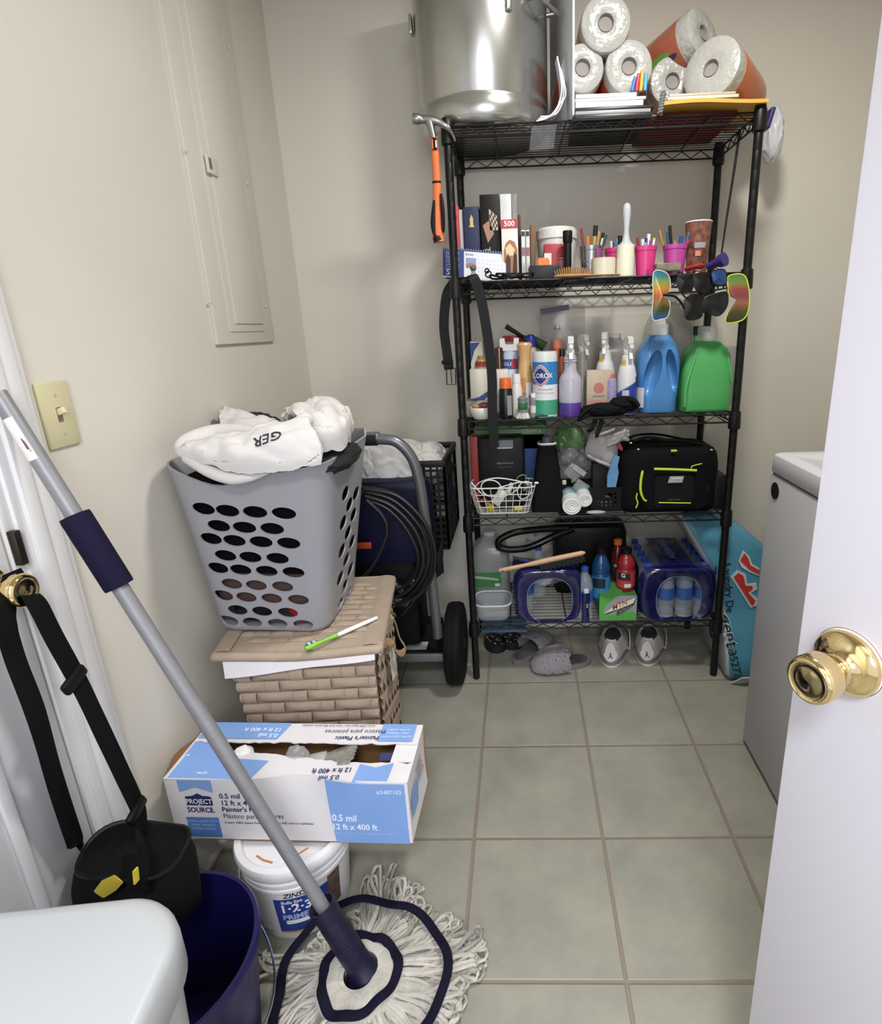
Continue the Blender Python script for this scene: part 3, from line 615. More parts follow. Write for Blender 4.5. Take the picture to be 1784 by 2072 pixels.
for k, off, zo in ((0, .010, .006), (0, .025, 0), (0, .008, .0), (.015, .001, .0), (.04, 0, 0), (.3, 0, 0), (.6, 0, 0), (.9, 0, 0), (.985, -.002, 0), (1, -.003, 0), (1, .002, .001), (.985, .004, 0), (.9, .004, 0), (.6, .004, 0), (.3, .004, 0), (.04, .004, 0), (.03, .02, 0)): rings.append(basket_ring(k, off, zo))
mb.loft(rings, GRY); sh = mb.build('shell', t, ang=50)
cut = MB()
fn_ = V((0, -1, -.20)).normalized(); f0_ = V((-.64, 1.245, ZB))
rows = [(975, (410, 612, 835, 1065)), (1100, (538, 748, 970)), (1208, (470, 665, 880, 1100)), (1332, (590, 793, 1010)), (1436, (525, 713, 922, 1135)), (1552, (640, 838, 1048)), (1650, (568, 757, 960, 1172)), (1756, (685, 882, 1088)), (1846, (612, 803, 1005, 1207))]
def ell(c_, n, a_, b_, up=Z_):
    ux = up.cross(n).normalized(); uy = n.cross(ux)
    ring = lambda d: [c_+n*d+ux*a_*math.cos(q*PI/10)+uy*b_*math.sin(q*PI/10) for q in range(20)]
    cut.loft([ring(-.045), ring(.03)], GRY)
for ri, (yy, xs) in enumerate(rows):
    for i, xx in enumerate(xs):
        c_ = atp(300+xx*.2606, 780+yy*.2606, f0_, fn_); ell(c_, fn_, .0285-.0004*ri, .0158)
rn_ = V((1, .0, -.19)).normalized(); r0_ = V((-.4985, 1.38, ZB))
for yy, xs in ((838, (1545, 1626)), (925, (1575, )), (1003, (1604, )), (1065, (1525, )), (1142, (1560, )), (1212, (1590, )), (1283, (1512, )), (1350, (1545, )), (1425, (1575, )), (1495, (1495, )), (1560, (1528, )), (1620, (1556, )), (1702, (1490, ))):
    for xx in xs:
        c_ = atp(300+xx*.2606, 780+yy*.2606, r0_, rn_)
        if c_.y < 1.55: ell(c_, rn_, .031, .0185)
co = cut.build('cutter'); boolean(sh, co)
# clothes: inside, and the white sweatshirts heaped on top
def cloth(name, label, cat, parts, hexc, group=None, sub=5, extra=None):
    mt = M(hexc, .9, bump=.25, bs=420); mb = MB()
    for c_, r, amp, freq, seed, rot in parts: mb.blob(c_, r, mt, amp, freq, sub, seed, rot, ridge=True)
    return mb.build(name, label=label, cat=cat, group=group, ang=70)
mb = MB(); mb.loft([[V((a_.x+(-.64-a_.x)*.06+ (1 if 0 else 0), a_.y+(1.38-a_.y)*.07, z)) for a_ in [OBr[i]*(1-k)+ORr[i]*k for i in range(len(OBr))]] for z, k in ((.72, .37), (.80, .55), (.88, .73), (.935, .85), (.955, .80))], M('0a0a0b', .95, bump=.3, bs=200, spec=.1)); mb.build('dark_laundry', label='black clothes packed in the upper half of the grey basket', cat='clothes')
mb = MB(); mb.loft([[V((a_.x+(-.64-a_.x)*.07, a_.y+(1.38-a_.y)*.08, z)) for a_ in [OBr[i]*(1-k)+ORr[i]*k for i in range(len(OBr))]] for z, k in ((.625, .15), (.66, .24), (.70, .33), (.717, .36))], M('4a3833', .9, bump=.3, bs=200)); mb.build('brown_laundry', label='dark brown garment seen through the middle holes of the grey basket', cat='clothes')
cloth('red_laundry', 'red garment seen through the lowest right holes of the grey basket', 'clothes', [(V((-.565, 1.342, .592)), (.058, .086, .043), .08, 2, 3, None)], 'b3202c')
cloth('black_laundry', 'black garment at the bottom left inside the grey basket', 'clothes', [(V((-.702, 1.345, .592)), (.062, .084, .043), .06, 2, 6, None)], '131315')
SW = 'cfccca'
def Q(u, v, y): return aty(u, v, y)
# sweatshirt folded over the front rim
mtw = M(SW, .92, bump=.2, bs=500); mb = MB()
def sheet(ctrl, th, nu=64, nv=48, seed=0, amp=.011):
    R, Cn = len(ctrl), len(ctrl[0])
    def f(u, v):
        x, y = u*(R-1), v*(Cn-1)
        def row(i): 
            pts = [V(p) for p in ctrl[min(max(i, 0), R-1)]]; j = min(int(y), Cn-2); q = y-j; g = lambda k: pts[min(max(k, 0), Cn-1)]
            p0, p1, p2, p3 = g(j-1), g(j), g(j+1), g(j+2)
            return .5*((2*p1)+(p2-p0)*q+(2*p0-5*p1+4*p2-p3)*q*q+(3*p1-p0-3*p2+p3)*q**3)
        i = min(int(x), R-2); q = x-i; p0, p1, p2, p3 = row(i-1), row(i), row(i+1), row(i+2)
        P_ = .5*((2*p1)+(p2-p0)*q+(2*p0-5*p1+4*p2-p3)*q*q+(3*p1-p0-3*p2+p3)*q**3)
        qn = V((P_.x*7+P_.z*12, P_.y*14, P_.z*22-P_.x*9))+V((seed, 0, 0)); n = 2.6*(.35-abs(noise.noise(qn)))+1.2*(.3-abs(noise.noise(qn*1.9+V((7, 3, 1)))))
        return P_+V((0, -.3, 1))*amp*n
    mb.grid(f, nu, nv, mtw, th)
sheet([[Q(372, 925, 1.16), Q(400, 935, 1.145), Q(470, 955, 1.120), Q(560, 960, 1.11), Q(650, 945, 1.12)],
       [Q(366, 915, 1.19), Q(400, 915, 1.15), Q(480, 925, 1.115), Q(570, 925, 1.105), Q(655, 915, 1.12)],
       [Q(380, 900, 1.24), Q(430, 900, 1.19), Q(500, 893, 1.15), Q(575, 890, 1.13), Q(640, 880, 1.14)],
       [Q(430, 895, 1.27), Q(490, 897, 1.215), Q(540, 876, 1.19), Q(580, 868, 1.17), Q(618, 858, 1.18)],
       [Q(440, 905, 1.30), Q(500, 903, 1.25), Q(545, 884, 1.26), Q(590, 876, 1.24), Q(625, 868, 1.24)]], .012, seed=1)
mb.tube(spline([Q(374, 920, 1.150), Q(369, 905, 1.18), Q(392, 890, 1.22), Q(440, 876, 1.25), Q(495, 874, 1.235), Q(528, 882, 1.20)], 7), [.010+.011*math.sin(min(1, i/34)*PI) for i in range(36)], mtw, 14)
mb.tube(spline([Q(380, 925, 1.155), Q(430, 956, 1.125), Q(480, 968, 1.118), Q(545, 956, 1.125)], 7), [.014]*14+[.013, .012, .011, .010, .008, .006, .004, .002], mtw, 12)
mb.tube(spline([Q(455, 905, 1.19), Q(500, 898, 1.165), Q(560, 880, 1.155), Q(600, 862, 1.17), Q(620, 848, 1.20)], 7), .017, mtw, 12)
sw = mb.build('white_sweatshirt', label='white sweatshirt hanging over the front rim of the grey basket', cat='sweatshirt', ang=75)
def snap(o, p, ax, ay, off=.0015):      # lettering laid on a soft surface
    from mathutils.bvhtree import BVHTree
    bv = BVHTree.FromPolygons([v_.co+ORG[o] for v_ in o.data.vertices], [tuple(q.vertices) for q in o.data.polygons]); ax, ay = V(ax).normalized(), V(ay).normalized(); n = ax.cross(ay)
    def f(x, y):
        q = p+ax*x+ay*y; h = bv.ray_cast(q+n*.1, -n); return (h[0]+n*off) if h[0] is not None else q
    return f
MB().text('GER', .034, M('22232e', .7), X_, X_, Z_, bold=.01, fn=snap(sw, Q(548, 891, 1.128), V((-1, -.12, -.22)), V((.2, -.42, -.80)))).build('lettering', sw)
mb = MB()
sheet([[Q(640, 925, 1.20), Q(668, 920, 1.22), Q(690, 908, 1.26), Q(698, 890, 1.34)],
       [Q(625, 890, 1.20), Q(658, 880, 1.21), Q(690, 868, 1.26), Q(704, 862, 1.36)],
       [Q(608, 860, 1.25), Q(645, 845, 1.26), Q(682, 838, 1.32), Q(700, 842, 1.42)],
       [Q(590, 848, 1.34), Q(620, 828, 1.36), Q(660, 822, 1.40), Q(685, 832, 1.46)],
       [Q(572, 862, 1.44), Q(605, 842, 1.46), Q(640, 832, 1.50), Q(672, 836, 1.52)]], .014, seed=4, amp=.014)
mb.blob(Q(640, 892, 1.38), (.075, .09, .05), mtw, .15, 2, 4, 7, ridge=True)
p = Q(626, 868, 1.19); mb.build('white_sweatshirt', label='white sweatshirt heaped at the back right of the grey basket', cat='sweatshirt', ang=75)
w2 = list(C.objects)[-1]; MB().text('HIL', .026, M('22232e', .7), X_, X_, Z_, bold=.01, fn=snap(w2, Q(624, 864, 1.20), V((-.45, .2, .6)), V((-.75, .2, -.55)))).build('lettering', w2)
mb = MB()
sheet([[Q(455, 885, 1.40), Q(500, 884, 1.38), Q(545, 884, 1.38), Q(570, 880, 1.40)],
       [Q(450, 860, 1.44), Q(490, 864, 1.42), Q(540, 862, 1.42), Q(565, 868, 1.44)],
       [Q(449, 836, 1.50), Q(478, 838, 1.50), Q(525, 856, 1.48), Q(556, 862, 1.5)],
       [Q(455, 842, 1.56), Q(480, 846, 1.56), Q(520, 862, 1.54), Q(550, 866, 1.54)]], .014, seed=9, amp=.012)
mb.build('white_shirt', label='crumpled white shirt at the back left of the grey basket', cat='shirt', ang=75)
cloth('black_garment', 'black garment poking out behind the white shirts in the grey basket', 'clothes', [(Q(510, 862, 1.56), (.075, .05, .035), .2, 2, 3, None), (Q(497, 842, 1.58), (.018, .02, .012), .2, 2, 5, None)], '19191c')
cloth('black_sock', 'black cloth tucked along the left rim of the grey basket', 'clothes', [(Q(437, 893, 1.42), (.03, .10, .018), .2, 2, 3, None)], '1a1a1d')
cloth('black_shorts', 'black garment lying along the right rim of the grey basket', 'clothes', [(Q(680, 925, 1.30), (.045, .12, .030), .15, 2, 8, None)], '17171a')
# ------------------------------------------------------------------ pressure washer with coiled hose
t = thing('pressure_washer', 'pressure washer cart with grey tube handle and dark blue cover behind the baskets', 'pressure washer', (-.48, 1.84, 0))
PW = M('77787c', .35, .6); DKB = M('0b0d2c', .45, spec=.3); DK = M('111113', .55, spec=.25)
wc = V((-.262, 1.835, .151))
def wheel(cx):
    w_ = MB().lathe([(.06, -.030), (.13, -.031), (.146, -.026), (.151, -.012), (.1505, -.003), (.149, -.002), (.149, .002), (.1505, .003), (.151, .012), (.146, .026), (.13, .031), (.06, .030)], RUBBER, (cx, wc.y, wc.z), 56, X_.to_track_quat('Z', 'Y').to_matrix()).build('wheel', t)
    MB().lathe([(0, -.036), (.02, -.036), (.025, -.028), (.062, -.024), (.062, .024), (.025, .028), (.02, .036), (0, .036)], DK, (cx, wc.y, wc.z), 32, X_.to_track_quat('Z', 'Y').to_matrix()).build('hub', w_)
wheel(wc.x); wheel(-.70)
MB().cyl((-.70, wc.y, wc.z), (-.24, wc.y, wc.z), .009, PW).build('axle', t)
H = [aty(700, 886, 1.665), aty(765, 888, 1.665), aty(802, 894, 1.665), aty(832, 925, 1.67), aty(847, 970, 1.675), aty(858, 1040, 1.685), aty(868, 1120, 1.70), aty(876, 1200, 1.72), aty(886, 1288, 1.745)]
xm = -.487; Hl = [V((2*xm-p.x, p.y, p.z)) for p in reversed(H)]
MB().tube(spline(Hl+H[1:], 7), .0168, PW, 16).build('handle_tube', t)
MB().cyl(V((2*xm-H[1].x, H[1].y, H[1].z)), aty(763, 888, 1.665), .0205, M('161616', .85)).build('foam_grip', t, label='black foam grip')
MB().box((xm, 1.85, .150), (.40, .22, .022), DK, bev=.004).box((xm, 1.742, .150), (.42, .012, .030), PW, bev=.003).build('deck', t)
MB().box((-.40, 1.80, .1622), (.075, .05, .0012), M('a9adac', .5)).build('warning_label', t, label='pale warning sticker')
MB().box((-.55, 2.02, .075), (.03, .03, .15), DK, bev=.006).build('leg', t)
MB().box((-.35, 2.02, .075), (.03, .03, .15), DK, bev=.006).build('leg', t)
MB().box((xm, 1.99, .145), (.24, .10, .014), DK, bev=.004).build('brace', t)
mb = MB(); c_ = (-.455, 1.755); Pr = rrect(.31, .09, .035, 6)
mb.loft([ringz([(x*k, y*k) for x, y in Pr], c_, z) for z, k in ((.53, .98), (.54, 1), (.70, 1), (.78, .97), (.80, .93), (.806, .85))], DKB); mb.build('cover', t)
mb = MB().box((-.50, 1.84, .35), (.26, .17, .34), M('09090a', .6, spec=.2), bev=.03)
for i in range(9): mb.box((-.44+.010*i, 1.748, .425-.004*i), (.005, .012, .06), DK, rot=Matrix.Rotation(.25, 3, 'Y'))
mb.build('engine', t)
MB().box(aty(732, 1104, 1.69), (.062, .004, .022), M('a8401c', .5), bev=.001).build('brand_label', t, label='orange label')
mb = MB()
for i, (u, v) in enumerate(((800, 1183), (790, 1200), (810, 1190), (795, 1220), (835, 1176), (818, 1217), (795, 1242))): mb.lathe([(.006, 0), (.013, 0), (.013, .012), (.008, .016), (0, .016)], M('77777a', .35, .8), aty(u, v, 1.742), 14, (Y_*-1).to_track_quat('Z', 'Y').to_matrix())
mb.cyl(aty(775, 1232, 1.76), aty(860, 1190, 1.76), .012, DK).cyl(aty(790, 1210, 1.75), aty(828, 1226, 1.75), .022, M('3b3b3e', .4, .6))
mb.build('pump', t)
MB().tube([aty(893, 1100, 1.79), aty(886, 1130, 1.79), aty(888, 1155, 1.79), aty(876, 1168, 1.79)], [.008, .017, .018, .010], DK, 10).build('trigger_holder', t)
t2 = thing('pressure_hose', 'coil of black rubber hose hung on the pressure washer handle', 'hose', aty(800, 1200, 1.65)); HS = M('121214', .42, bump=.1, bs=300)
loops = [((730, 985), (800, 1000), (852, 1050), (872, 1110), (868, 1160), (840, 1210), (812, 1245)), ((735, 995), (795, 1012), (845, 1060), (864, 1112), (858, 1165), (830, 1205), (800, 1225)), ((738, 1004), (790, 1022), (834, 1065), (855, 1115), (850, 1160), (825, 1195), (790, 1212)), ((740, 1010), (785, 1030), (822, 1070), (845, 1120), (840, 1160), (815, 1188), (780, 1200)), ((735, 990), (805, 1004), (862, 1062), (880, 1120), (872, 1172), (845, 1205), (815, 1222)), ((742, 1012), (775, 1045), (782, 1080), (762, 1130), (738, 1165), (700, 1190), (690, 1195))]
for i, l in enumerate(loops): MB().tube(spline([aty(u, v, 1.648-.012*(i % 3)-.004*i) for u, v in l], 8), .0058, HS, 8).build('hose_loop', t2)
MB().tube(spline([aty(735, 998, 1.632), aty(728, 1000, 1.628), aty(726, 1006, 1.63)], 5), .010, BLACK, 8).build('tie', t2)
# ------------------------------------------------------------------ milk crate and towels
t = thing('milk_crate', 'black plastic milk crate of white towels between pressure washer and wall', 'crate', (-.44, 1.99, .53)); CR = M('0e0e10', .5, spec=.3)
cx0, cx1, cy0, cy1, cz0, cz1 = -.62, -.262, 1.815, 2.13, .535, .838
def lattice(name, o, ax, L_, h, n, nrows, out):
    mb = MB(); ay = Z_
    for i in range(n+1): mb.box(o+ax*(L_*i/n)+ay*h/2, (.007, .007, h), CR)
    for j in range(nrows+1): mb.box(o+ax*L_/2+ay*(h*j/nrows), (L_ if abs(ax.x) > .5 else .006, L_ if abs(ax.y) > .5 else .006, .007), CR)
    mb.box(o+ax*L_/2+ay*(h+.0), (L_+.01 if abs(ax.x) > .5 else .014, L_+.01 if abs(ax.y) > .5 else .014, .022), CR, bev=.003)
    mb.box(o+ax*L_/2+ay*(h-.10), (L_ if abs(ax.x) > .5 else .004, L_ if abs(ax.y) > .5 else .004, .05), CR) if out else None
    mb.build(name, t)
lattice('front_wall', V((cx0, cy0, cz0)), X_, cx1-cx0, cz1-cz0, 16, 13, 0); lattice('side_wall', V((cx1, cy0, cz0)), Y_, cy1-cy0, cz1-cz0, 5, 4, 0)
MB().box((cx1-.004, (cy0+cy1)/2, (cz0+cz1)/2), (.003, cy1-cy0, cz1-cz0-.10), CR).box((cx1-.004, (cy0+cy1)/2, cz1-.025), (.003, cy1-cy0-.12, .05), CR).build('side_panel', t)
lattice('side_wall', V((cx0, cy0, cz0)), Y_, cy1-cy0, cz1-cz0, 5, 4, 0); lattice('back_wall', V((cx0, cy1, cz0)), X_, cx1-cx0, cz1-cz0, 8, 4, 0)
MB().box(((cx0+cx1)/2, (cy0+cy1)/2, cz0), (cx1-cx0, cy1-cy0, .006), CR).build('bottom_panel', t)
MB().box((cx1+.0005, 2.04, .715), (.001, .05, .075), M('a9a9aa', .5), rot=Matrix.Rotation(.35, 3, 'X')).build('sticker', t, label='torn pale sticker'); MB().box((cx1+.002, 2.03, .812), (.001, .022, .04), M('d0d0d0', .5)).build('sticker', t)
TW = M('cfcecb', .95, bump=.8, bs=500); mb = MB()
mb.blob((-.45, 1.97, .795), (.155, .145, .085), TW, .22, 2.2, 5, 2, ridge=True)
mb.blob(aty(785, 945, 1.80), (.085, .032, .085), TW, .2, 2, 5, 5, Matrix.Rotation(.3, 3, 'Y'), ridge=True)
mb.blob(aty(812, 972, 1.79), (.038, .016, .045), TW, .2, 2.5, 4, 6, Matrix.Rotation(-.4, 3, 'Y'), ridge=True)
mb.build('white_towel', label='white terry towel spilling over the front of the black crate', cat='towel', ang=75)
MB().blob(aty(872, 925, 1.98), (.05, .06, .055), TW, .25, 2, 5, 9, ridge=True).blob(aty(865, 940, 1.90), (.055, .06, .04), TW, .25, 2, 5, 12, ridge=True).build('white_towel', label='white towel bunched at the right corner of the black crate', cat='towel', ang=75)
MB().blob(aty(742, 942, 1.80), (.045, .030, .065), TW, .25, 2.3, 5, 15, ridge=True).build('white_towel', label='white towel with a pink fringe at the left of the black crate', cat='towel', ang=75)
# ------------------------------------------------------------------ washing machine on the right
wx0, wx1, wy0, wy1 = .666, 1.34, .80, 1.482
t = thing('washing_machine', 'white washing machine partly hidden behind the open door', 'washing machine', ((wx0+wx1)/2, (wy0+wy1)/2, 0)); WM = M('c3c3c7', .35, var=.02, vs=3)
MB().box(((wx0+wx1)/2, (wy0+wy1)/2, .440), (wx1-wx0, wy1-wy0, .856), WM, bev=.006).build('cabinet', t)
mb = MB(); PT = rrect(wx1-wx0+.004, wy1-wy0+.004, .02, 5); cc = ((wx0+wx1)/2, (wy0+wy1)/2)
mb.loft([ringz([(x*k, y*k) for x, y in PT], cc, z) for z, k in ((.875, .995), (.878, 1), (.912, 1), (.921, .993), (.925, .975), (.9255, .90), (.921, .885), (.921, .2))], WM); mb.build('top', t)
mb = MB(); PT = rrect(.42, .42, .03, 5); mb.loft([ringz([(x*k, y*k) for x, y in PT], (cc[0]+.02, cc[1]-.03), z) for z, k in ((.921, 1), (.929, 1), (.931, .985), (.931, .3))], WM); mb.build('lid', t)
MB().box(((wx0+wx1)/2, (wy0+wy1)/2, .8715), (wx1-wx0-.012, wy1-wy0-.012, .008), M('3c3c40', .6)).build('seam', t)
p = atx(1568, 993, wx0); MB().lathe([(0, 0), (.0225, 0), (.0225, .0015), (.020, .002), (0, .0012)], M('17171a', .35), p, 30, (X_*-1).to_track_quat('Z', 'Y').to_matrix()).build('plug', t, label='round black hole plug')
for x, y in ((wx0+.05, wy0+.05), (wx1-.05, wy0+.05), (wx0+.05, wy1-.05), (wx1-.05, wy1-.05)): MB().cyl((x, y, 0), (x, y, .016), .02, RUBBER).build('foot', t)
MB().lathe([(0, 0), (.002, 0)], M('555555'), (wx0, 1.2, .3), 6) if 0 else None
# ------------------------------------------------------------------ laundry detergent sack
t = thing('detergent_sack', 'large blue and white sack of laundry detergent between shelf and washer', 'sack', (.76, 1.9, 0))
DB = M('4d8aa3', .35, var=.12, vs=9, bump=.5, bs=9); DW = M('b3b7ba', .35, bump=.5, bs=9)
mb = MB()
def sk_ring(z, x0, x1, y0, y1, r, w_): return [V((x+w_*noise.noise(V((x*9, y*9, z*11))), y+w_*noise.noise(V((x*9+5, y*9, z*11))), z)) for x, y in [((x0+x1)/2+a_, (y0+y1)/2+b_) for a_, b_ in rrect(x1-x0, y1-y0, r, 5)]]
rg = [sk_ring(z, *q) for z, q in ((.0, (.735, .90, 1.80, 2.06, .03, .0)), (.03, (.722, .92, 1.783, 2.07, .022, .004)), (.10, (.720, .93, 1.804, 2.08, .022, .008)), (.20, (.718, .93, 1.833, 2.08, .022, .010)), (.235, (.724, .92, 1.852, 2.08, .022, .008)), (.27, (.714, .935, 1.858, 2.10, .022, .010)), (.38, (.685, .93, 1.864, 2.12, .024, .008)), (.46, (.63, .89, 1.875, 2.13, .04, .010)), (.54, (.585, .80, 1.89, 2.135, .035, .008)), (.59, (.560, .72, 1.92, 2.135, .03, .005)), (.610, (.555, .66, 1.95, 2.135, .02, .003)))]
mb.loft(rg, DB); sack = mb.build('sack_body', t, ang=60)
mb = MB(); mb.prism([(0, 0), (.07, .0), (.10, .03), (.085, .055), (.03, .05)], V((.735, 1.770, .004)), V((1, 0, 0)), V((0, -.45, .75)), V((0, .004, .002)), DW); mb.build('folded_corner', t, label='white folded bottom corner')
sack.data.materials.append(DW)
for p_ in sack.data.polygons:
    if p_.normal.x < -.5: p_.material_index = 1
mb = MB(); mb.tube([V((.711, 1.93+.028*math.cos(a_), .135+.033*math.sin(a_))) for a_ in [i*PI/12 for i in range(24)]], .004, M('20222c', .6), 6, closed=True); mb.build('round_mark', t)
RED = M('b8342c', .45)
from mathutils.bvhtree import BVHTree
sbv = BVHTree.FromPolygons([v_.co+ORG[t] for v_ in sack.data.vertices], [tuple(q_.vertices) for q_ in sack.data.polygons])
def dq(u, v, off=.004):
    d_ = ray(u, v).normalized(); h_ = sbv.ray_cast(EYE, d_); return (h_[0] if h_[0] is not None else aty(u, v, 1.85))-d_*off
def dpoly(name, pts, mt, y=.008, th=.004): return MB().add([dq(u, v, y) for u, v in pts]+[dq(u, v, y)+V((0, th, 0)) for u, v in pts], [tuple(range(len(pts)))]+[(i, (i+1) % len(pts), len(pts)+(i+1) % len(pts), len(pts)+i) for i in range(len(pts))], mt).build(name, t, smooth=False)
dpoly('letter_outline', [(1479, 1168), (1492, 1154), (1508, 1162), (1512, 1182), (1530, 1180), (1532, 1192), (1519, 1200), (1534, 1212), (1530, 1226), (1518, 1230)], M('c4c8ca', .4), .004)
dpoly('red_letter', [(1485, 1168), (1494, 1160), (1504, 1166), (1508, 1186), (1522, 1186), (1522, 1192), (1512, 1198), (1528, 1216), (1522, 1226)], RED)
dpoly('letter_outline', [(1494, 1136), (1504, 1114), (1516, 1126), (1522, 1142), (1536, 1150), (1536, 1166), (1516, 1158), (1500, 1148)], M('c4c8ca', .4), .004)
dpoly('red_letter', [(1498, 1134), (1506, 1120), (1514, 1130), (1518, 1144), (1536, 1154), (1536, 1162), (1516, 1152)], RED)
def dtext(s, size, u, v, ang_, mt, name='lettering', bold=.03, off=.002):
    ca, sa = math.cos(ang_), math.sin(ang_)
    return MB().text(s, size, mt, X_, X_, Z_, bold=bold, fn=snap(sack, dq(u, v, 0), V((ca, 0, sa)), V((-sa, 0, ca)), off)).build(name, t)
LT = M('1f2933', .5)
dtext('Laundry De', .040, 1473, 1190, -1.46, LT, bold=.012)
for mt_, o_, b_ in ((M('c4c8ca', .4), .002, .05), (LT, .004, .012)): dtext('gent', .062, 1474, 1278, -1.36, mt_, bold=b_, off=o_)
dtext('35277', .040, 1486, 1344, -1.36, LT, bold=.012); dtext('LOT', .020, 1477, 1318, -1.36, LT, bold=.012)
# ------------------------------------------------------------------ black wire shelving unit
SX0, SX1, SY0, SY1 = -.192, .692, 1.832, 2.172
TZ = [(1.822, .027), (1.402, .034), (.973, .026), (.637, .025), (.228, .022)]
WB = M('0c0c0d', .42, spec=.35)
t = thing('wire_shelving_unit', 'tall black five-tier wire shelving unit against the back wall', 'shelf', ((SX0+SX1)/2, (SY0+SY1)/2, 0)); SHELF = t
for x in (SX0, SX1):
    for y in (SY0, SY1):
        mb = MB().lathe([(0, 0), (.010, 0), (.013, .004), (.0125, .01)]+[q for i in range(1, 36) for q in ((.0125, i*.0508-.002), (.0120, i*.0508), (.0125, i*.0508+.002))]+[(.0125, 1.828), (.0155, 1.829), (.0155, 1.838), (.013, 1.842), (0, 1.842)], WB, (x, y, 0), 18)
        po = mb.build('post', t)
        for z, h in TZ: MB().lathe([(.0126, -.045), (.0185, -.045), (.0195, -.038), (.0178, .006), (.0165, .012), (.0126, .012)], WB, (x, y, z-.002), 18).build('collar', po)
for z, h in TZ:
    mb = MB()
    for y in (SY0, SY1):
        mb.cyl((SX0, y, z), (SX1, y, z), .0030, WB, n=8).cyl((SX0, y, z-h), (SX1, y, z-h), .0030, WB, n=8)
        n = 26; mb.tube([V((SX0+.03+(SX1-SX0-.06)*i/n, y, z-.003 if i % 2 else z-h+.003)) for i in range(n+1)], .0019, WB, 6)
    for x in (SX0, SX1):
        mb.cyl((x, SY0, z), (x, SY1, z), .0030, WB, n=8).cyl((x, SY0, z-h), (x, SY1, z-h), .0030, WB, n=8)
        mb.tube([V((x, SY0+.03+(SY1-SY0-.06)*i/10, z-.003 if i % 2 else z-h+.003)) for i in range(11)], .0019, WB, 6)
    for i in range(1, 14): y = SY0+(SY1-SY0)*i/14; mb.cyl((SX0, y, z+.0015), (SX1, y, z+.0015), .0014, WB, n=6)
    for i in range(1, 5): x = SX0+(SX1-SX0)*(i-.35)/4.3; mb.cyl((x, SY0, z-.002), (x, SY1, z-.002), .0026, WB, n=6)
    mb.build('wire_tier', t)
ZS = [z+.0032 for z, h in TZ]
# ---- placing things on a tier
def at2(u, z, y):
    v = 900
    for _ in range(5):
        P = aty(u, v, y); v += (P.z-z)/max(1e-6, abs(aty(u, v+1, y).z-P.z))
    return aty(u, v, y)
def zv(u, v, y): return aty(u, v, y).z
def cyl_at(uL, uR, v, y):
    c_, r_ = span(uL, uR, v, y); return c_, abs(r_)
def mk(name, label, cat, parts, group=None, loc=None):       # parts: (name, MB) or (name, MB, label) or (name, MB, label, [(sub, MB)...])
    if loc is None: a_ = parts[0][1].v; loc = (sum(p.x for p in a_)/len(a_), sum(p.y for p in a_)/len(a_), min(p.z for p in a_))
    t_ = thing(name, label, cat, loc, group)
    for p in parts:
        o = p[1].build(p[0], t_, label=p[2] if len(p) > 2 else None)
        for s_ in (p[3] if len(p) > 3 else ()): s_[1].build(s_[0], o, label=s_[2] if len(s_) > 2 else None)
    return t_
def slab(uL, uR, vT, y, dep, z0, mt, rot=0, bev=.002, vref=None):
    zt = zv((uL+uR)/2, vT, y); a_, b_ = at2(uL, (z0+zt)/2, y), at2(uR, (z0+zt)/2, y)
    return MB().box(((a_.x+b_.x)/2, y+dep/2, (z0+zt)/2), (b_.x-a_.x, dep, zt-z0), mt, rot=rot or None, bev=bev), V((a_.x, y, z0)), b_.x-a_.x, zt-z0
def front_text(s, size, mt, x, y, z, bold=.0, ax=X_, ay=Z_, al='CENTER', sx=1): return MB().text(s, size, mt, (x, y, z), ax, ay, al=al, bold=bold, sx=sx, d=.0010)
CLEAR = M('c9cdd0', .12, alpha=.28); CLEAR2 = M('b9bfc0', .25, alpha=.40); WP = M('e2e2e0', .4); INK = M('2b2b30', .6)
# ------------------------------------------------------------------ top tier
z0 = ZS[0]; ALU = M('bdbdba', .24, .92, var=.03, vs=30)
pc = V((-.094, 2.006, z0)); R = .198
body = MB().lathe([(0, 0), (.172, 0), (.184, .004), (.192, .014), (R-.001, .03), (R, .045), (R, .064), (R-.003, .070), (R-.003, .078), (R, .084), (R, .42), (R+.004, .425), (R+.004, .432), (R-.004, .432), (R-.004, .42), (R-.004, .02), (0, .015)], ALU, pc, 72)
def loop(a_, v1, v2):
    d = V((math.cos(a_), math.sin(a_), 0)); s_ = V((-d.y, d.x, 0)); zc = pc.z+.30
    return MB().tube(spline([pc+d*R+s_*.055+Z_*.30, pc+d*(R+.035)+s_*.052+Z_*.295, pc+d*(R+.045)+s_*.03+Z_*.285, pc+d*(R+.045)-s_*.03+Z_*.285, pc+d*(R+.035)-s_*.052+Z_*.295, pc+d*R-s_*.055+Z_*.30], 6), .006, ALU, 10)
mk('stock_pot', 'huge dull aluminium stock pot standing on the top tier at the left', 'stock pot', [('pot', body), ('loop_handle', loop(PI-.75, 0, 0)), ('loop_handle', loop(-.55, 0, 0)),
    ('rivet_plate', MB().box(pc+V((.088, -.183, .285)), (.018, .012, .05), ALU, rot=.45, bev=.004)), ('rivet_plate', MB().box(pc+V((-R-.004, -.04, .30)), (.010, .03, .05), ALU, bev=.004))])
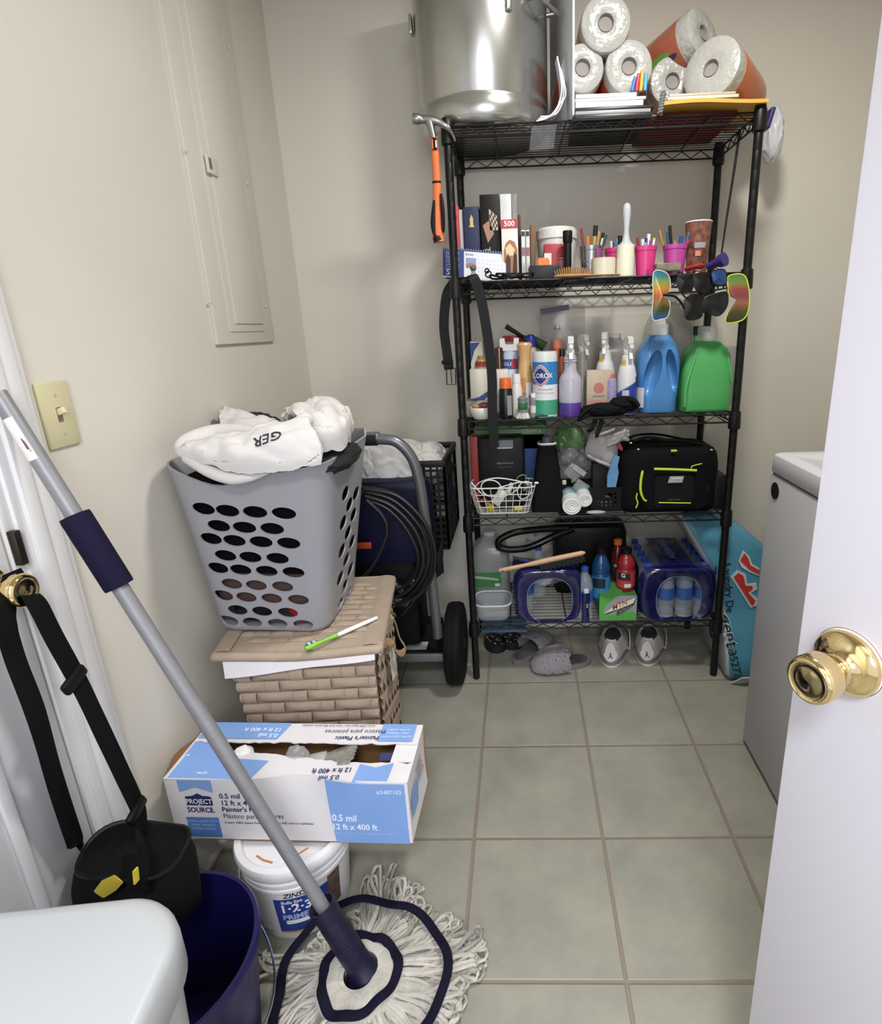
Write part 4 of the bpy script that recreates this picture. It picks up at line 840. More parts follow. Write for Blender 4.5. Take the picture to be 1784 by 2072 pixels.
# white board standing between pot and paper towels
a_, b_ = at2(1160, 1.86, 1.795), V((.125, 2.17, 0)); d = (b_-a_); d.z = 0; L = d.length; d.normalize()
MB().box(V(((a_.x+b_.x)/2, (a_.y+b_.y)/2, z0+.30)), (L, .006, .60), M('d3d6da', .3), rot=math.atan2(d.y, d.x), bev=.001).build('white_board', label='tall white board standing on edge beside the stock pot', cat='board')
MG = M('cfcbd6', .45)
for i, (lab, hx, dx) in enumerate((('front magazine bending over the edge of the top tier', 'd2ced9', 0), ('middle magazine of the three leaning on the white board', 'bdb8c6', 8), ('back magazine of the three leaning on the white board', 'c8c6cc', 16))):
    pts = [(1085+dx*.5, 243-dx*.6), (1108+dx, 236-dx*.5), (1126+dx*.8, 216-dx), (1135+dx*.5, 185), (1132+dx*.3, 150), (1126+dx*.2, 114+dx)]
    P0 = spline([aty(u, v, 1.822+.0*i) for u, v in pts], 5)
    MB().grid(lambda u, v: P0[min(int(round(u*(len(P0)-1))), len(P0)-1)]+V((-.002*v, .05*v+.002*i, .004*v)), len(P0)-1, 3, M(hx, .4), .0035).build('magazine', label=lab, cat='magazine', group='magazines by the stock pot')
MB().grid(lambda u, v: aty(1076+50*u-6*v, 255+50*v-4*u, 1.819), 6, 6, M('8f9094', .25, alpha=.14), .0008).build('plastic_sleeve', label='clear plastic sleeve hanging below the front edge of the top tier', cat='plastic sleeve')
# papers under the paper towels
xa, xb = at2(1163, 1.85, 1.84).x, at2(1318, 1.85, 1.84).x
lay = [('0', '2a2a2d', .010, 0, 'black folder at the bottom of the paper pile', 'folder'), ('1', '9d9aa0', .009, -.004, 'grey booklet above the black folder', 'booklet'), ('2', '242428', .007, .006, 'dark booklet in the middle of the paper pile', 'booklet'), ('3', 'd9d9de', .014, -.006, 'thick white catalogue in the paper pile', 'catalogue'), ('4', 'cfd0d6', .008, .002, 'thin white magazine above the thick catalogue', 'magazine'), ('5', 'e2e2e6', .010, -.01, 'glossy white magazine on top of the paper pile', 'magazine')]
z = z0
for i, (k, hx, h, dx, lab, cat) in enumerate(lay):
    x1 = xb+dx-(.02 if i > 2 else 0)-(.015 if i == 5 else 0)
    MB().box(((xa+x1)/2, 1.955, z+h/2), (x1-xa, .25, h), M(hx, .35), rot=.012*math.sin(i*3), bev=.0015).build('paper_pile_item' if 0 else cat, label=lab, cat=cat); z += h+.0004
zpile = z
# paper towel rolls
def roll(F, d, r, L, label, group, col):
    d = V(d).normalized(); q = d.to_track_quat('Z', 'Y').to_matrix(); PW_ = M('a9a9a4', .25, bump=1.0, bs=60, coat=.5)
    core = MB().lathe([(0, .013), (.019, .010), (.0195, .004), (.0215, .0), (.0225, .045)], M('8f8a86', .8), F, 24, q)
    paper = MB().lathe([(.0185, .05), (.0205, .004), (.026, .0015), (r*.55, .0), (r*.85, .002), (r*.96, .006), (r, .016), (r, L-.012), (r*.95, L-.002), (.02, L)], PW_, F, 44, q)
    wr = MB().lathe([(r+.0006, .045), (r+.0012, .05), (r+.0012, L-.03), (r+.0006, L-.025)], M(col, .3, var=.12, vs=14, coat=.5), F, 44, q)
    return mk('paper_towel_roll', label, 'paper towel', [('paper', paper), ('core', core, 'dark grey hollow core'), ('printed_wrapper', wr, 'printed plastic wrapper')], group, F)
g = 'wrapped paper towel rolls on the top tier'
for (u, v, y, rr_, dd, lab) in ((1179, 136, 1.87, 46, (-.06, 1, -.02), 'wrapped paper towel roll at the lower left of the stacked trio'), (1273, 133, 1.87, 50, (-.02, 1, -.02), 'wrapped paper towel roll at the lower right of the stacked trio'), (1226, 45, 1.86, 53, (.0, 1, .02), 'wrapped paper towel roll crowning the stacked trio')):
    P = aty(u, v, y); dep = (P-EYE).dot(FW); roll(P, dd, rr_*dep/FPX*.97, .27, lab, g, 'b5552f')
for (u, v, y, rr_, dd, lab, col, L) in ((1437, 137, 1.86, 60, (.60, .72, -.14), 'large paper towel roll in an orange wrapper lying at the right end', 'b9663a', .24), (1425, 66, 1.95, 51, (-.50, .66, -.20), 'upper paper towel roll at the right with orange and purple wrapper', '9c5a44', .24), (1361, 163, 1.96, 46, (-.06, 1, -.02), 'small paper towel roll between the trio and the large orange roll', 'c9c2bb', .20)):
    P = aty(u, v, y); dep = (P-EYE).dot(FW); ro = roll(P, dd, rr_*dep/FPX, L, lab, g, col)
    if u == 1437 or u == 1425:
        d = V(dd).normalized(); q = d.to_track_quat('Z', 'Y').to_matrix(); r_ = rr_*dep/FPX
        def on(a_, s_, k=.0022): return P+q@V(((r_+k)*math.cos(a_), (r_+k)*math.sin(a_), s_))
        dcam = q.transposed()@(EYE-P); ac = math.atan2(dcam.y, dcam.x)
        bl = MB()
        for a0, s0, da, ds, hx in ((.25, .12, .16, .045, '5f8f3f'), (.30, .19, .14, .03, '7d7fa8'), (-.25, .15, .1, .03, '2f3f2f'), (.05, .075, .10, .02, '3a2f5a'), (-.45, .21, .12, .025, 'd98b3a')):
            bl.add([on(ac+a0+da*math.cos(k*PI/8), s0+ds*math.sin(k*PI/8)) for k in range(16)], [tuple(range(16))], M(hx, .4))
        bl.build('printed_picture', ro)
# small pack of colour pens on the paper pile
P = at2(1292, zpile, 1.845)
for i, hx in enumerate(('3f6fc0', 'c33d3d', 'd9a83a', '4aa0c9')):
    MB().cyl((P.x-.020+.012*i, 1.840, zpile+.005), (P.x-.012+.010*i, 1.842, zpile+.055-.008*abs(i-2)), .0050, M(hx, .4), n=10).build('marker', label='%s marker leaning on the right paper towel roll of the trio' % ('blue', 'red', 'yellow', 'light blue')[i], cat='marker', group='markers on the paper pile')
# red folder, yellow mailer and booklets at the right
xa, xb = at2(1312, 1.83, 1.87).x, at2(1490, 1.83, 1.87).x
MB().box(((xa+xb)/2, 1.99, z0+.006), (xb-xa, .26, .012), M('6f1d22', .5), bev=.001).build('red_folder', label='dark red folder lying on the wires under the yellow mailer', cat='folder')
xa, xb = at2(1338, 1.845, 1.80).x, at2(1556, 1.85, 1.80).x
MB().grid(lambda u, v: V((xa+(xb-xa)*u, 1.802+.24*v, 1.850+.004*math.sin(u*5)+.003*math.sin(v*9))), 20, 10, M('d9a648', .5, var=.05, vs=8), .009).build('padded_mailer', label='yellow padded mailer envelope across the right end of the top tier', cat='envelope')
zz = 1.8585
for i, (hx, h, lab) in enumerate((('3a3a3e', .003, 'thin dark magazine directly on the yellow mailer'), ('cfc8ba', .008, 'cream booklet on the dark magazine by the large orange roll'), ('b9b0a4', .006, 'topmost booklet on the yellow mailer'))):
    x0_, x1_ = at2(1348+4*i, zz, 1.82).x, at2(1503-6*i, zz, 1.82).x
    MB().box(((x0_+x1_)/2, 1.93, zz+h/2), (x1_-x0_, .20, h), M(hx, .5), bev=.001).build('booklet', label=lab, cat='booklet'); zz += h+.0003
P = at2(1334, 1.835, 1.81)
MB().tube([P+V((.006*math.cos(i*1.1)+.0006*i*.3, -.006+.004*math.sin(i*1.1), -.015+.0012*i)) for i in range(46)], .0035, M('6d7076', .6), 6).build('rope_coil', label='coiled grey rope between paper pile and yellow mailer', cat='rope')
MB().blob(aty(1562, 275, 2.06), (.030, .04, .075), M('d5d6dc', .3, alpha=.8), .2, 2, 4, 5, ridge=True).tube([V((SX1-.002, 2.05, 1.826)), V((SX1+.008, 2.055, 1.824)), aty(1560, 255, 2.06), aty(1562, 275, 2.06)], [.006, .010, .014, .02], M('d5d6dc', .3, alpha=.8), 8).build('plastic_bag', label='white plastic bag hanging beside the right rear post', cat='plastic bag')
MB().box(aty(1553, 243, 1.90), (.012, .05, .055), M('26265a', .5), rot=Matrix.Rotation(.25, 3, 'Y'), bev=.003).build('navy_pouch', label='navy blue pouch hanging at the top right corner of the shelving', cat='pouch')
MB().tube([aty(1497, 262, 1.90), aty(1484, 350, 1.90), aty(1470, 440, 1.90), aty(1459, 515, 1.89), aty(1455, 538, 1.885)], [.0042, .0038, .0032, .0028, .0022], BLACK, 8).build('bungee_strap', label='thin black strap hanging from the top tier at the right', cat='strap')
# hammer on the front left corner
def hp_(u, v, dy=0): return aty(u, v, 1.80+dy)
OR, ST = M('d9713c', .45), M('9a9a96', .3, .9)
HN = MB().lathe([(0, 0), (.0125, 0), (.0140, .002), (.0140, .016), (.0115, .020), (.0095, .032)], ST, hp_(835, 240), 22, (hp_(862, 243)-hp_(835, 240)).to_track_quat('Z', 'Y').to_matrix())
HN.tube(spline([hp_(850, 241), hp_(868, 243), hp_(886, 247), hp_(903, 257), hp_(915, 272, .01), hp_(921, 286, .015)], 5), [.0095+.003*math.sin(min(1, i/12)*PI)-.0072*max(0, (i-12)/13) for i in range(26)], ST, 10, flat=.9)
HN.tube([hp_(868, 243), hp_(873, 262), hp_(877, 280)], [.012, .010, .0095], ST, 10)
gp = spline([hp_(877, 278), hp_(880, 310), hp_(884, 380), hp_(883, 430), hp_(885, 470), hp_(888, 490)], 6); gr = [.0105]*6+[.0112]*6+[.0125]*6+[.0145]*6+[.0170]*6+[.018]
mk('claw_hammer', 'claw hammer with orange and black handle hooked on the front left corner', 'hammer', [('head', HN), ('handle', MB().tube(gp, gr, OR, 16, flat=.7, up=(0, 1, 0))),
    ('black_grip', MB().tube(spline([hp_(878, 405, -.009), hp_(876, 440, -.010), hp_(877, 466, -.010), hp_(886, 488, -.008)], 5), [.003+.004*math.sin(min(1, i/15*1.1)*PI) if i < 13 else .012 for i in range(16)], BLACK, 10, flat=.6, up=(0, 1, 0)).tube(spline([hp_(892, 392, -.008), hp_(896, 430, -.008), hp_(897, 470, -.006)], 5), [.0035+.002*math.sin(i/10*PI) for i in range(11)], BLACK, 8)),
    ('label_sleeve', MB().box(hp_(879, 291, -.009), (.014, .004, .030), BLACK, bev=.001)), ('label_print', MB().box(hp_(882, 291, -.0115), (.004, .001, .018), M('d9d5d0', .5)).box(hp_(875, 291, -.0115), (.003, .001, .024), OR)), ('band', MB().tube([hp_(883, 367), hp_(883.3, 371)], .0128, BLACK, 14, flat=.75, up=(0, 1, 0)))])
# ------------------------------------------------------------------ second tier
z0 = ZS[1]
def spine(name, label, cat, uL, uR, vT, y, dep, mt, bits=(), zb=None, rot=0, extra=()):
    mb, o, w_, h = slab(uL, uR, vT, y, dep, z0 if zb is None else zb, mt, rot)
    parts = [('cover', mb)]
    for b in bits: parts += b(o, w_, h)
    return mk(name, label, cat, parts)
def tb(name, s, size, mt, fx, fz, vert=0, bold=.0): return lambda o, w_, h: [(name, MB().text(s, size, mt, o+V((w_*fx, -.0006, h*fz)), (-Z_ if vert == 1 else X_), (X_ if vert == 1 else Z_), bold=bold, d=.0008))]
def pt(name, mt, x0, x1, z0_, z1, lab=None, poly=None): return lambda o, w_, h: [(name, MB().patch(poly and [(w_*a_, h*b_) for a_, b_ in poly] or [(w_*x0, h*z0_), (w_*x1, h*z0_), (w_*x1, h*z1), (w_*x0, h*z1)], mt, o+V((0, -.0004, 0)), X_, Z_))]
PAGE = M('d8d2c4', .7)
spine('book', 'red book at the left end of the second tier', 'book', 915, 930, 414, 1.925, .15, M('c23a44', .5), (tb('lettering', 'll Trac', .030, M('e9e2e2', .5), .5, .28, 1), pt('print', M('2a2226', .5), .2, .7, .62, .9, poly=[(.3, .6), (.7, .68), (.4, .75), (.8, .85), (.3, .92), (.2, .75)])))
spine('book', 'pale book with yellow foot between red and navy books', 'book', 931, 939, 424, 1.935, .15, M('b9bec0', .5), (pt('print', M('b99a45', .5), 0, 1, 0, .4),))
spine('book', 'navy blue clothbound book with a gold emblem on its spine', 'book', 940, 972, 418, 1.925, .15, M('232a4d', .6), (pt('gold_emblem', M('b9a46a', .35, .6), 0, 0, 0, 0, poly=[(.34, .74), (.66, .74), (.66, .755), (.60, .76), (.60, .85), (.5, .90), (.40, .85), (.40, .76), (.34, .755)]),))
bits = [pt('print', M('a67a66', .5), 0, 0, 0, 0, poly=[(.12, .66), (.50, .72), (.68, .56), (.36, .46)]), pt('print', M('c9b3a6', .5), 0, 0, 0, 0, poly=[(.46, .84), (.86, .76), (.90, .60), (.48, .60)])]
def checks(o, w_, h):
    mb = MB()
    for i in range(5):
        for j in range(5):
            if (i+j) % 2: 
                f = lambda a_, b_: (w_*(.48+.40*a_), h*(.60+b_*(.23-.07*a_)))
                mb.patch([f(i/5, j/5), f((i+1)/5, j/5), f((i+1)/5, (j+1)/5), f(i/5, (j+1)/5)], M('3a2c28', .5), o+V((0, -.0008, 0)), X_, Z_)
    return [('print', mb)]
bits += [checks, tb('lettering', 'CHESS', .028, M('c9b48a', .5), .72, .20, 1), tb('lettering', 'TIC TAC', .026, M('c9b48a', .5), .30, .22, 1)]
spine('board_game', 'tall black board game box with a checkered picture', 'board game', 973, 1012, 393, 1.915, .22, M('171513', .5, spec=.25), bits)
spine('white_box', 'tall white box standing behind the puzzle box', 'box', 1013.5, 1036, 392, 1.96, .17, M('d9dcdd', .4))
spine('clear_case', 'clear plastic case beside the tall white box', 'case', 1037, 1047, 392, 1.965, .16, M('a9a7a6', .2, alpha=.7))
def puzzle(o, w_, h):
    r = [('header', MB().patch([(0, h*.86), (w_, h*.86), (w_, h), (0, h)], M('b8323f', .45), o+V((0, -.0006, 0)), X_, Z_), 'red header'), ('lettering', MB().text('500', .022, M('efe9e6', .5), o+V((w_*.5, -.0006, h*.93)), X_, Z_, bold=.02, d=.001))]
    m_ = MB().patch([(w_*.12, h*.05), (w_*.95, h*.05), (w_*.95, h*.52), (w_*.8, h*.64), (w_*.5, h*.68), (w_*.25, h*.62), (w_*.12, h*.5)], M('a5744f', .6), o+V((0, -.0006, 0)), X_, Z_).patch([(w_*.3, h*.42), (w_*.7, h*.42), (w_*.8, h*.52), (w_*.5, h*.62), (w_*.22, h*.54)], M('e3c9a0', .6), o+V((0, -.0009, 0)), X_, Z_)
    m_.patch([(w_*.2, h*.08), (w_*.5, h*.08), (w_*.52, h*.36), (w_*.38, h*.46), (w_*.22, h*.36)], M('4b3226', .6), o+V((0, -.0012, 0)), X_, Z_).patch([(w_*.62, h*.08), (w_*.9, h*.08), (w_*.92, h*.42), (w_*.74, h*.48)], M('3b2a22', .6), o+V((0, -.0012, 0)), X_, Z_)
    return r+[('print', m_)]
spine('puzzle_box', "white puzzle box marked 500 with a red header", 'puzzle box', 1015, 1048, 444, 1.885, .065, M('e0ddd8', .45), (puzzle,))
spine('picture_frame', 'thin dark wooden frame edge behind the disc cases', 'picture frame', 1049, 1055, 434, 1.96, .14, M('3b2b22', .5))
for u, lab in ((1055, 'left disc case with a white spine'), (1064, 'right disc case with a white spine')):
    spine('disc_case', lab+' beside the puzzle box', 'disc case', u, u+8, 465, 1.90, .13, M('cfcfcd', .35), (pt('print', M('2a2a2c', .5), .1, .9, .88, .97), pt('print', M('8d5f66', .5), .1, .9, .5, .66), tb('lettering', 'I CAN DO', .009, M('4a4a4e', .5), .5, .22, 1)))
spine('wooden_frame', 'brown wooden frame standing right of the disc cases', 'frame', 1073, 1083, 455, 1.92, .15, M('6d4a30', .5))
# white tub, red carton, flashlight, black boxes
c_, r_ = cyl_at(1086, 1166, 480, 2.02); zt = zv(1125, 463, 2.02)
mk('cotton_tub', 'white round tub with a loose lid behind the flashlight', 'tub', [('tub', MB().lathe([(0, 0), (r_*.86, 0), (r_*.9, .01), (r_*.98, zt-z0-.035), (r_*.9, zt-z0-.03)], M('d5d6d6', .35), V((c_.x, c_.y, z0)), 36)), ('lid', MB().lathe([(r_*.9, zt-z0-.036), (r_*1.04, zt-z0-.034), (r_*1.04, zt-z0-.008), (r_*.9, zt-z0), (0, zt-z0)], M('dcdcda', .2, bump=.6, bs=60), V((c_.x, c_.y, z0)), 36))])
spine('swab_carton', 'red carton marked 100 in front of the white tub', 'carton', 1101, 1141, 493, 1.925, .04, M('a32f37', .45), (pt('white_panel', M('dedbd8', .5), .0, .36, .3, .75), tb('lettering', '100', .022, M('e6d5d3', .5), .86, .5, 1)))
c_, r_ = cyl_at(1139, 1157, 510, 1.88); zt = zv(1148, 467, 1.88)-z0
mk('flashlight', 'black flashlight standing on its tail in front of the tub', 'flashlight', [('barrel', MB().lathe([(0, 0), (r_*.9, 0), (r_*.9, zt*.72), (r_*.82, zt*.74)], BLACK, V((c_.x, c_.y, z0)), 20)), ('head', MB().lathe([(r_*.82, zt*.72), (r_*1.08, zt*.78), (r_*1.08, zt*.98), (r_, zt), (0, zt*.99)], BLACK, V((c_.x, c_.y, z0)), 20))])
spine('black_box', 'flat black box under the orange clip', 'box', 1071, 1133, 536, 1.855, .07, M('0d0d0f', .5))
P = at2(1100, zv(1100, 536, 1.855)+.001, 1.875)
MB().prism([(-.017, 0), (.017, 0), (.018, .012), (.013, .020), (.008, .021), (.004, .019), (-.001, .022), (-.008, .020), (-.015, .022), (-.018, .012)], V((P.x, 1.87, P.z)), X_, Z_, V((0, .018, 0)), M('e0742c', .4)).build('orange_clip', label='bright orange plastic clip on the flat black box', cat='clip')
# desk calendar
A, B = aty(896, 560, 1.868), aty(1025, 572, 1.868); A2, B2 = aty(896, 501, 1.895), aty(1025, 511, 1.895)
def cal(u, v, d=0): p = (A*(1-u)+B*u)*(1-v)+(A2*(1-u)+B2*u)*v; return p+V((0, -d, 0))
t = thing('desk_calendar', 'blue and white spiral desk calendar at the left front of the second tier', 'calendar', (A+B)/2)
MB().grid(lambda u, v: cal(u, v), 2, 2, M('2f3d78', .5), .002).build('front_board', t); MB().grid(lambda u, v: V((cal(u, v).x, 1.895+.05*(1-v), cal(u, v).z)), 2, 2, M('2f3d78', .5), .002).build('back_board', t)
mb = MB(); mb.add([cal(.33, .04, .0015), cal(.985, .02, .0015), cal(.985, .93, .0015), cal(.33, .93, .0015)], [(0, 1, 2, 3)], M('d6d9e3', .5)); mb.add([cal(0, 0, .0012), cal(1, 0, .0012), cal(1, .012, .0012), cal(0, .04, .0012)], [(0, 1, 2, 3)], M('d6d9e3', .5)); mb.build('month_sheet', t, label='white month sheet')
mb = MB(); mb.add([cal(.36, .38, .002), cal(.52, .38, .002), cal(.52, .72, .002), cal(.36, .72, .002)], [(0, 1, 2, 3)], M('8a93b5', .5)); mb.add([cal(.36, .38, .0024), cal(.52, .38, .0024), cal(.52, .50, .0024), cal(.44, .56, .0024), cal(.36, .48, .0024)], [(0, 1, 2, 3, 4)], M('9a6f5c', .5)); mb.build('picture', t)
mb = MB()
for i in range(7):
    for j in range(5): mb.add([cal(.56+.06*i, .16+.13*j, .002), cal(.57+.06*i, .16+.13*j, .002), cal(.57+.06*i, .18+.13*j, .002), cal(.56+.06*i, .18+.13*j, .002)], [(0, 1, 2, 3)], M('6f7690', .6))
mb.build('date_grid', t); mb = MB()
for i in range(9): mb.add([cal(.04, .84-.07*i, .0016), cal(.26-.03*(i % 3), .84-.07*i, .0016), cal(.26-.03*(i % 3), .865-.07*i, .0016), cal(.04, .865-.07*i, .0016)], [(0, 1, 2, 3)], M('8f9ac6', .6))
mb.build('print', t); MB().text('January', .011, INK, (0, 0, 0), X_, Z_, fn=lambda x, y: cal(.42+x/.24, .84+y/.09, .002)).build('lettering', t); MB().text('S', .03, WP, X_, X_, Z_, bold=.01, fn=lambda x, y: cal(.08+x/.23, .17+y/.105, .002)).build('lettering', t)
mb = MB()
for i in range(26): p = cal((i+.5)/26, 1); mb.tube(arc(p+V((0, .0, -.003)), .005, 0, 2*PI, 10, 'YZ'), .0010, M('cfd2d8', .3, .6), 5)
mb.build('spiral_binding', t, label='white wire spiral binding')
# small glass stopper, black cords, brush, tape roll
P = at2(958, z0, 1.835); mk('glass_bottle', 'tiny glass dropper bottle in front of the calendar', 'bottle', [('bottle', MB().lathe([(0, 0), (.012, 0), (.014, .004), (.013, .016), (.006, .024), (.006, .034)], M('8f9a98', .15, alpha=.7), V((P.x, 1.842, z0)), 20)), ('stopper', MB().lathe([(.006, .030), (.010, .036), (.009, .044), (0, .047)], M('5f5c58', .4), V((P.x, 1.842, z0)), 16))])
rn = random.Random(5); mb = MB()
for i in range(7):
    c0_ = at2(1005+rn.uniform(0, 55), z0, 1.85); mb.tube(spline([V((c0_.x+.05*math.cos(q*.9+i)*(.5+.2*rn.random()), 1.848+.012*math.sin(q+i), z0+.006+.014*rn.random())) for q in range(7)], 5, closed=True), .0032, BLACK, 6, closed=True)
mb.tube(arc(aty(988, 555, 1.84), .009, 0, 2*PI, 14), .0022, BLACK, 6).tube(arc(aty(985, 548, 1.84), .006, 0, 2*PI, 14), .0022, BLACK, 6)
mb.build('black_straps', label='tangle of black elastic straps in front of the flat black box', cat='straps', kind='stuff')
A, B = aty(1120, 556, 1.842), aty(1255, 556, 1.842); zb = z0+.006; WD = M('b48a5c', .5, var=.08, vs=40)
mb = MB().tube([V((A.x, 1.85, zb)), V((A.x+.015, 1.85, zb)), V((A.x+.06, 1.85, zb)), V((A.x+.10, 1.85, zb)), V((A.x+.12, 1.85, zb)), V((B.x-.01, 1.85, zb)), V((B.x, 1.85, zb))], [.012, .026, .030, .026, .012, .010, .006], WD, 14, flat=.22, up=(0, 0, 1))
br = MB()
for i in range(16):
    for j in range(4): x = A.x+.008+.098*i/15; k = math.sin((i+.8)/16.6*PI)**.5; br.cyl((x, 1.836+.010*j, zb+.004), (x-.006+.012*i/15, 1.834+.011*j, zb+.008+.018*k), .0013, WD, n=6)
mk('hairbrush', 'wooden hairbrush lying bristles up at the front edge', 'hairbrush', [('paddle', mb), ('bristles', br)])
c_, r_ = cyl_at(1196, 1246, 540, 1.885); zt = zv(1221, 523, 1.885)-z0
mk('tape_roll', 'roll of wide cream packing tape beside the lint roller', 'tape', [('tape', MB().lathe([(r_*.7, 0), (r_, 0), (r_, zt), (r_*.7, zt), (r_*.7, .001)], M('d3cfbc', .3), V((c_.x, c_.y, z0)), 40)), ('core', MB().lathe([(r_*.64, 0), (r_*.7, 0), (r_*.7, zt), (r_*.64, zt), (r_*.64, .001)], M('a98c66', .7), V((c_.x, c_.y, z0)), 32))])
c_, r_ = cyl_at(1247, 1283, 520, 1.865); zt = zv(1265, 496, 1.865)-z0; zh = zv(1268, 411, 1.865)-z0; c_ = V((c_.x, c_.y, z0))
mk('lint_roller', 'white lint roller standing upright with its pale handle in the air', 'lint roller', [('adhesive_roll', MB().lathe([(0, 0), (r_, 0), (r_, zt), (r_*.6, zt), (0, zt)], M('e3e3cd', .4), c_, 30)),
    ('handle', MB().lathe([(r_*.75, zt), (r_*.72, zt+.004), (r_*.45, zt+.012), (.0085, zt+.030), (.0080, zt+.045), (.011, zt+.075), (.0125, zh-.025), (.0105, zh-.006), (.005, zh), (0, zh)], M('cdd3da', .15, alpha=.75), c_+V((.001, 0, 0)), 24), 'translucent plastic handle')])
# cups of pens
def cup(name, label, uL, uR, vT, y, mt, extra=None, taper=.78):
    c_, r_ = cyl_at(uL, uR, vT+6, y); zt = zv((uL+uR)/2, vT, y)-z0; c_ = V((c_.x, c_.y, z0))
    mb = MB().lathe([(0, .003), (r_*taper*.96, .003), (r_*taper, 0), (r_*taper, .004), (r_*.93, zt-.014), (r_*.97, zt-.013), (r_, zt-.004), (r_, zt), (r_*.95, zt), (r_*.92, zt-.012), (r_*taper*.93, .006), (0, .006)], mt, c_, 36)
    parts = [('cup', mb)]
    if extra: parts += extra(c_, r_, zt)
    mk(name, label, 'cup', parts); return c_, r_, zt
def pen(c_, r_, zt, ax_, ay_, top, lean, label, hx, rad=.0038, cap=None, grp=None, cat='pen', name=None):
    b = c_+V((ax_*r_*.35, ay_*r_*.35, .012)); tp_ = c_+V((ax_*r_*.75+lean, ay_*r_*.7, zt+top)); d = (tp_-b)
    parts = [('barrel', MB().cyl(b, tp_, rad, M(hx, .4), n=10))]
    if cap: parts.append(('cap', MB().cyl(b+d*.80, tp_+d.normalized()*.001, rad*1.18, M(cap, .4), n=10)))
    if len(parts) == 1: parts[0][1].build(name or cat.replace(' ', '_'), label=label, cat=cat, group=grp)
    else: mk(name or cat.replace(' ', '_'), label, cat, parts, grp, b)
SILV, PINK, PINK2 = M('9d9d9f', .25, .85), M('d63a86', .3, coat=.3), M('b9479a', .3, coat=.3)
c1 = cup('pen_cup', 'silver metal bucket cup full of pens and brushes', 1170, 1221, 499, 1.93, SILV, lambda c_, r_, zt: [('wire_handle', MB().tube([c_+V((r_*1.02*math.cos(a_), r_*1.02*math.sin(a_)*1, zt-.02+.0*a_-.03*math.sin((a_-PI)/PI*PI))) for a_ in [PI+PI*i/16 for i in range(17)]], .0012, M('aaaaaa', .3, .9), 6)), ('sticker', MB().wrap(c_, r_*.93, -1.25, -.75, zt*.45, zt*.9, M('9a4f86', .4), 6, r1=r_*.98))])
for a_ in ((-.9, .2, .055, -.004, 'dark red pencil at the left of the silver cup', '8c2f3a', .0042), (-.45, -.5, .030, 0, 'yellow pencil in the silver cup', 'c79a3f', .0036), (-.1, .6, .032, .0, 'orange pencil in the silver cup', 'b8682f', .0040), (.1, -.3, .058, .010, 'gold tube with black cap in the silver cup', 'b79a58', .0062, '161616'), (.5, .3, .045, .012, 'slim yellow pencil leaning right in the silver cup', 'c9a24a', .0030), (.75, -.4, .022, .012, 'white pen with black tip in the silver cup', 'd9d5cf', .0034), (.8, .4, .040, .016, 'black mascara tube in the silver cup', '1c1c1e', .0052), (.9, 0, .032, .022, 'dark green pen leaning out of the silver cup', '2f3f2f', .0030)):
    pen(*c1, a_[0], a_[1], a_[2], a_[3], a_[4], a_[5], a_[6], a_[7] if len(a_) > 7 else None, 'pens in the silver cup', 'pencil' if 'pencil' in a_[4] else 'pen')
c2 = cup('pen_cup', 'pink plastic cup half hidden behind the lint roller', 1222, 1268, 503, 1.97, PINK)
for a_ in ((-.6, -.3, .022, 0, 'white marker behind the lint roller', 'dcdcd8', .0045), (-.3, .3, .020, 0, 'purple marker behind the lint roller', '5a2f5a', .0045), (.1, -.2, .028, 0, 'light blue pen behind the lint roller', '4f8fc0', .0040), (.4, .2, .038, .004, 'black clip pen behind the lint roller', '17171a', .0075)):
    pen(*c2, *a_, grp='pens in the half hidden pink cup')
c3 = cup('pen_cup', 'glossy pink plastic cup right of the lint roller', 1283, 1329, 499, 1.885, PINK, lambda c_, r_, zt: [('label', MB().wrap(c_, r_*.80, -1.7, -1.2, .004, .018, M('b83a7a', .4), 6, r1=r_*.84))])
for a_ in ((-.9, .0, .026, -.003, 'dark red marker in the glossy pink cup', '8a2f3f', .0045), (-.5, -.5, .020, 0, 'white capped marker in the glossy pink cup', 'e0e0e2', .0055), (-.2, -.6, .010, 0, 'pale blue marker at the front of the glossy pink cup', '9fb3d9', .0055), (.1, .3, .024, 0, 'blue marker in the glossy pink cup', '2f3fa0', .0050), (.4, .4, .036, 0, 'white tube standing highest in the glossy pink cup', 'e2e2e0', .0060), (.5, -.4, .016, 0, 'magenta marker in the glossy pink cup', 'b03a80', .0042), (.8, .1, .024, .006, 'lime highlighter in the glossy pink cup', 'b9c95a', .0042), (.75, -.4, .018, .004, 'white pen in the glossy pink cup', 'e6e6e4', .0040)):
    pen(*c3, *a_, grp='pens in the glossy pink cup')
c4 = cup('pen_cup', 'pink cup with a round black and white sticker', 1340, 1391, 496, 1.905, PINK2, lambda c_, r_, zt: [('round_sticker', MB().add([c_+V(((r_*.90+.001)*math.cos(-1.72+.38*math.cos(k*PI/10)), (r_*.90+.001)*math.sin(-1.72+.38*math.cos(k*PI/10)), .018+.013*math.sin(k*PI/10))) for k in range(20)], [tuple(range(20))], WP)), ('sticker_print', MB().wrap(c_, r_*.90, -1.83, -1.62, .011, .026, INK, 5, d=.002))])
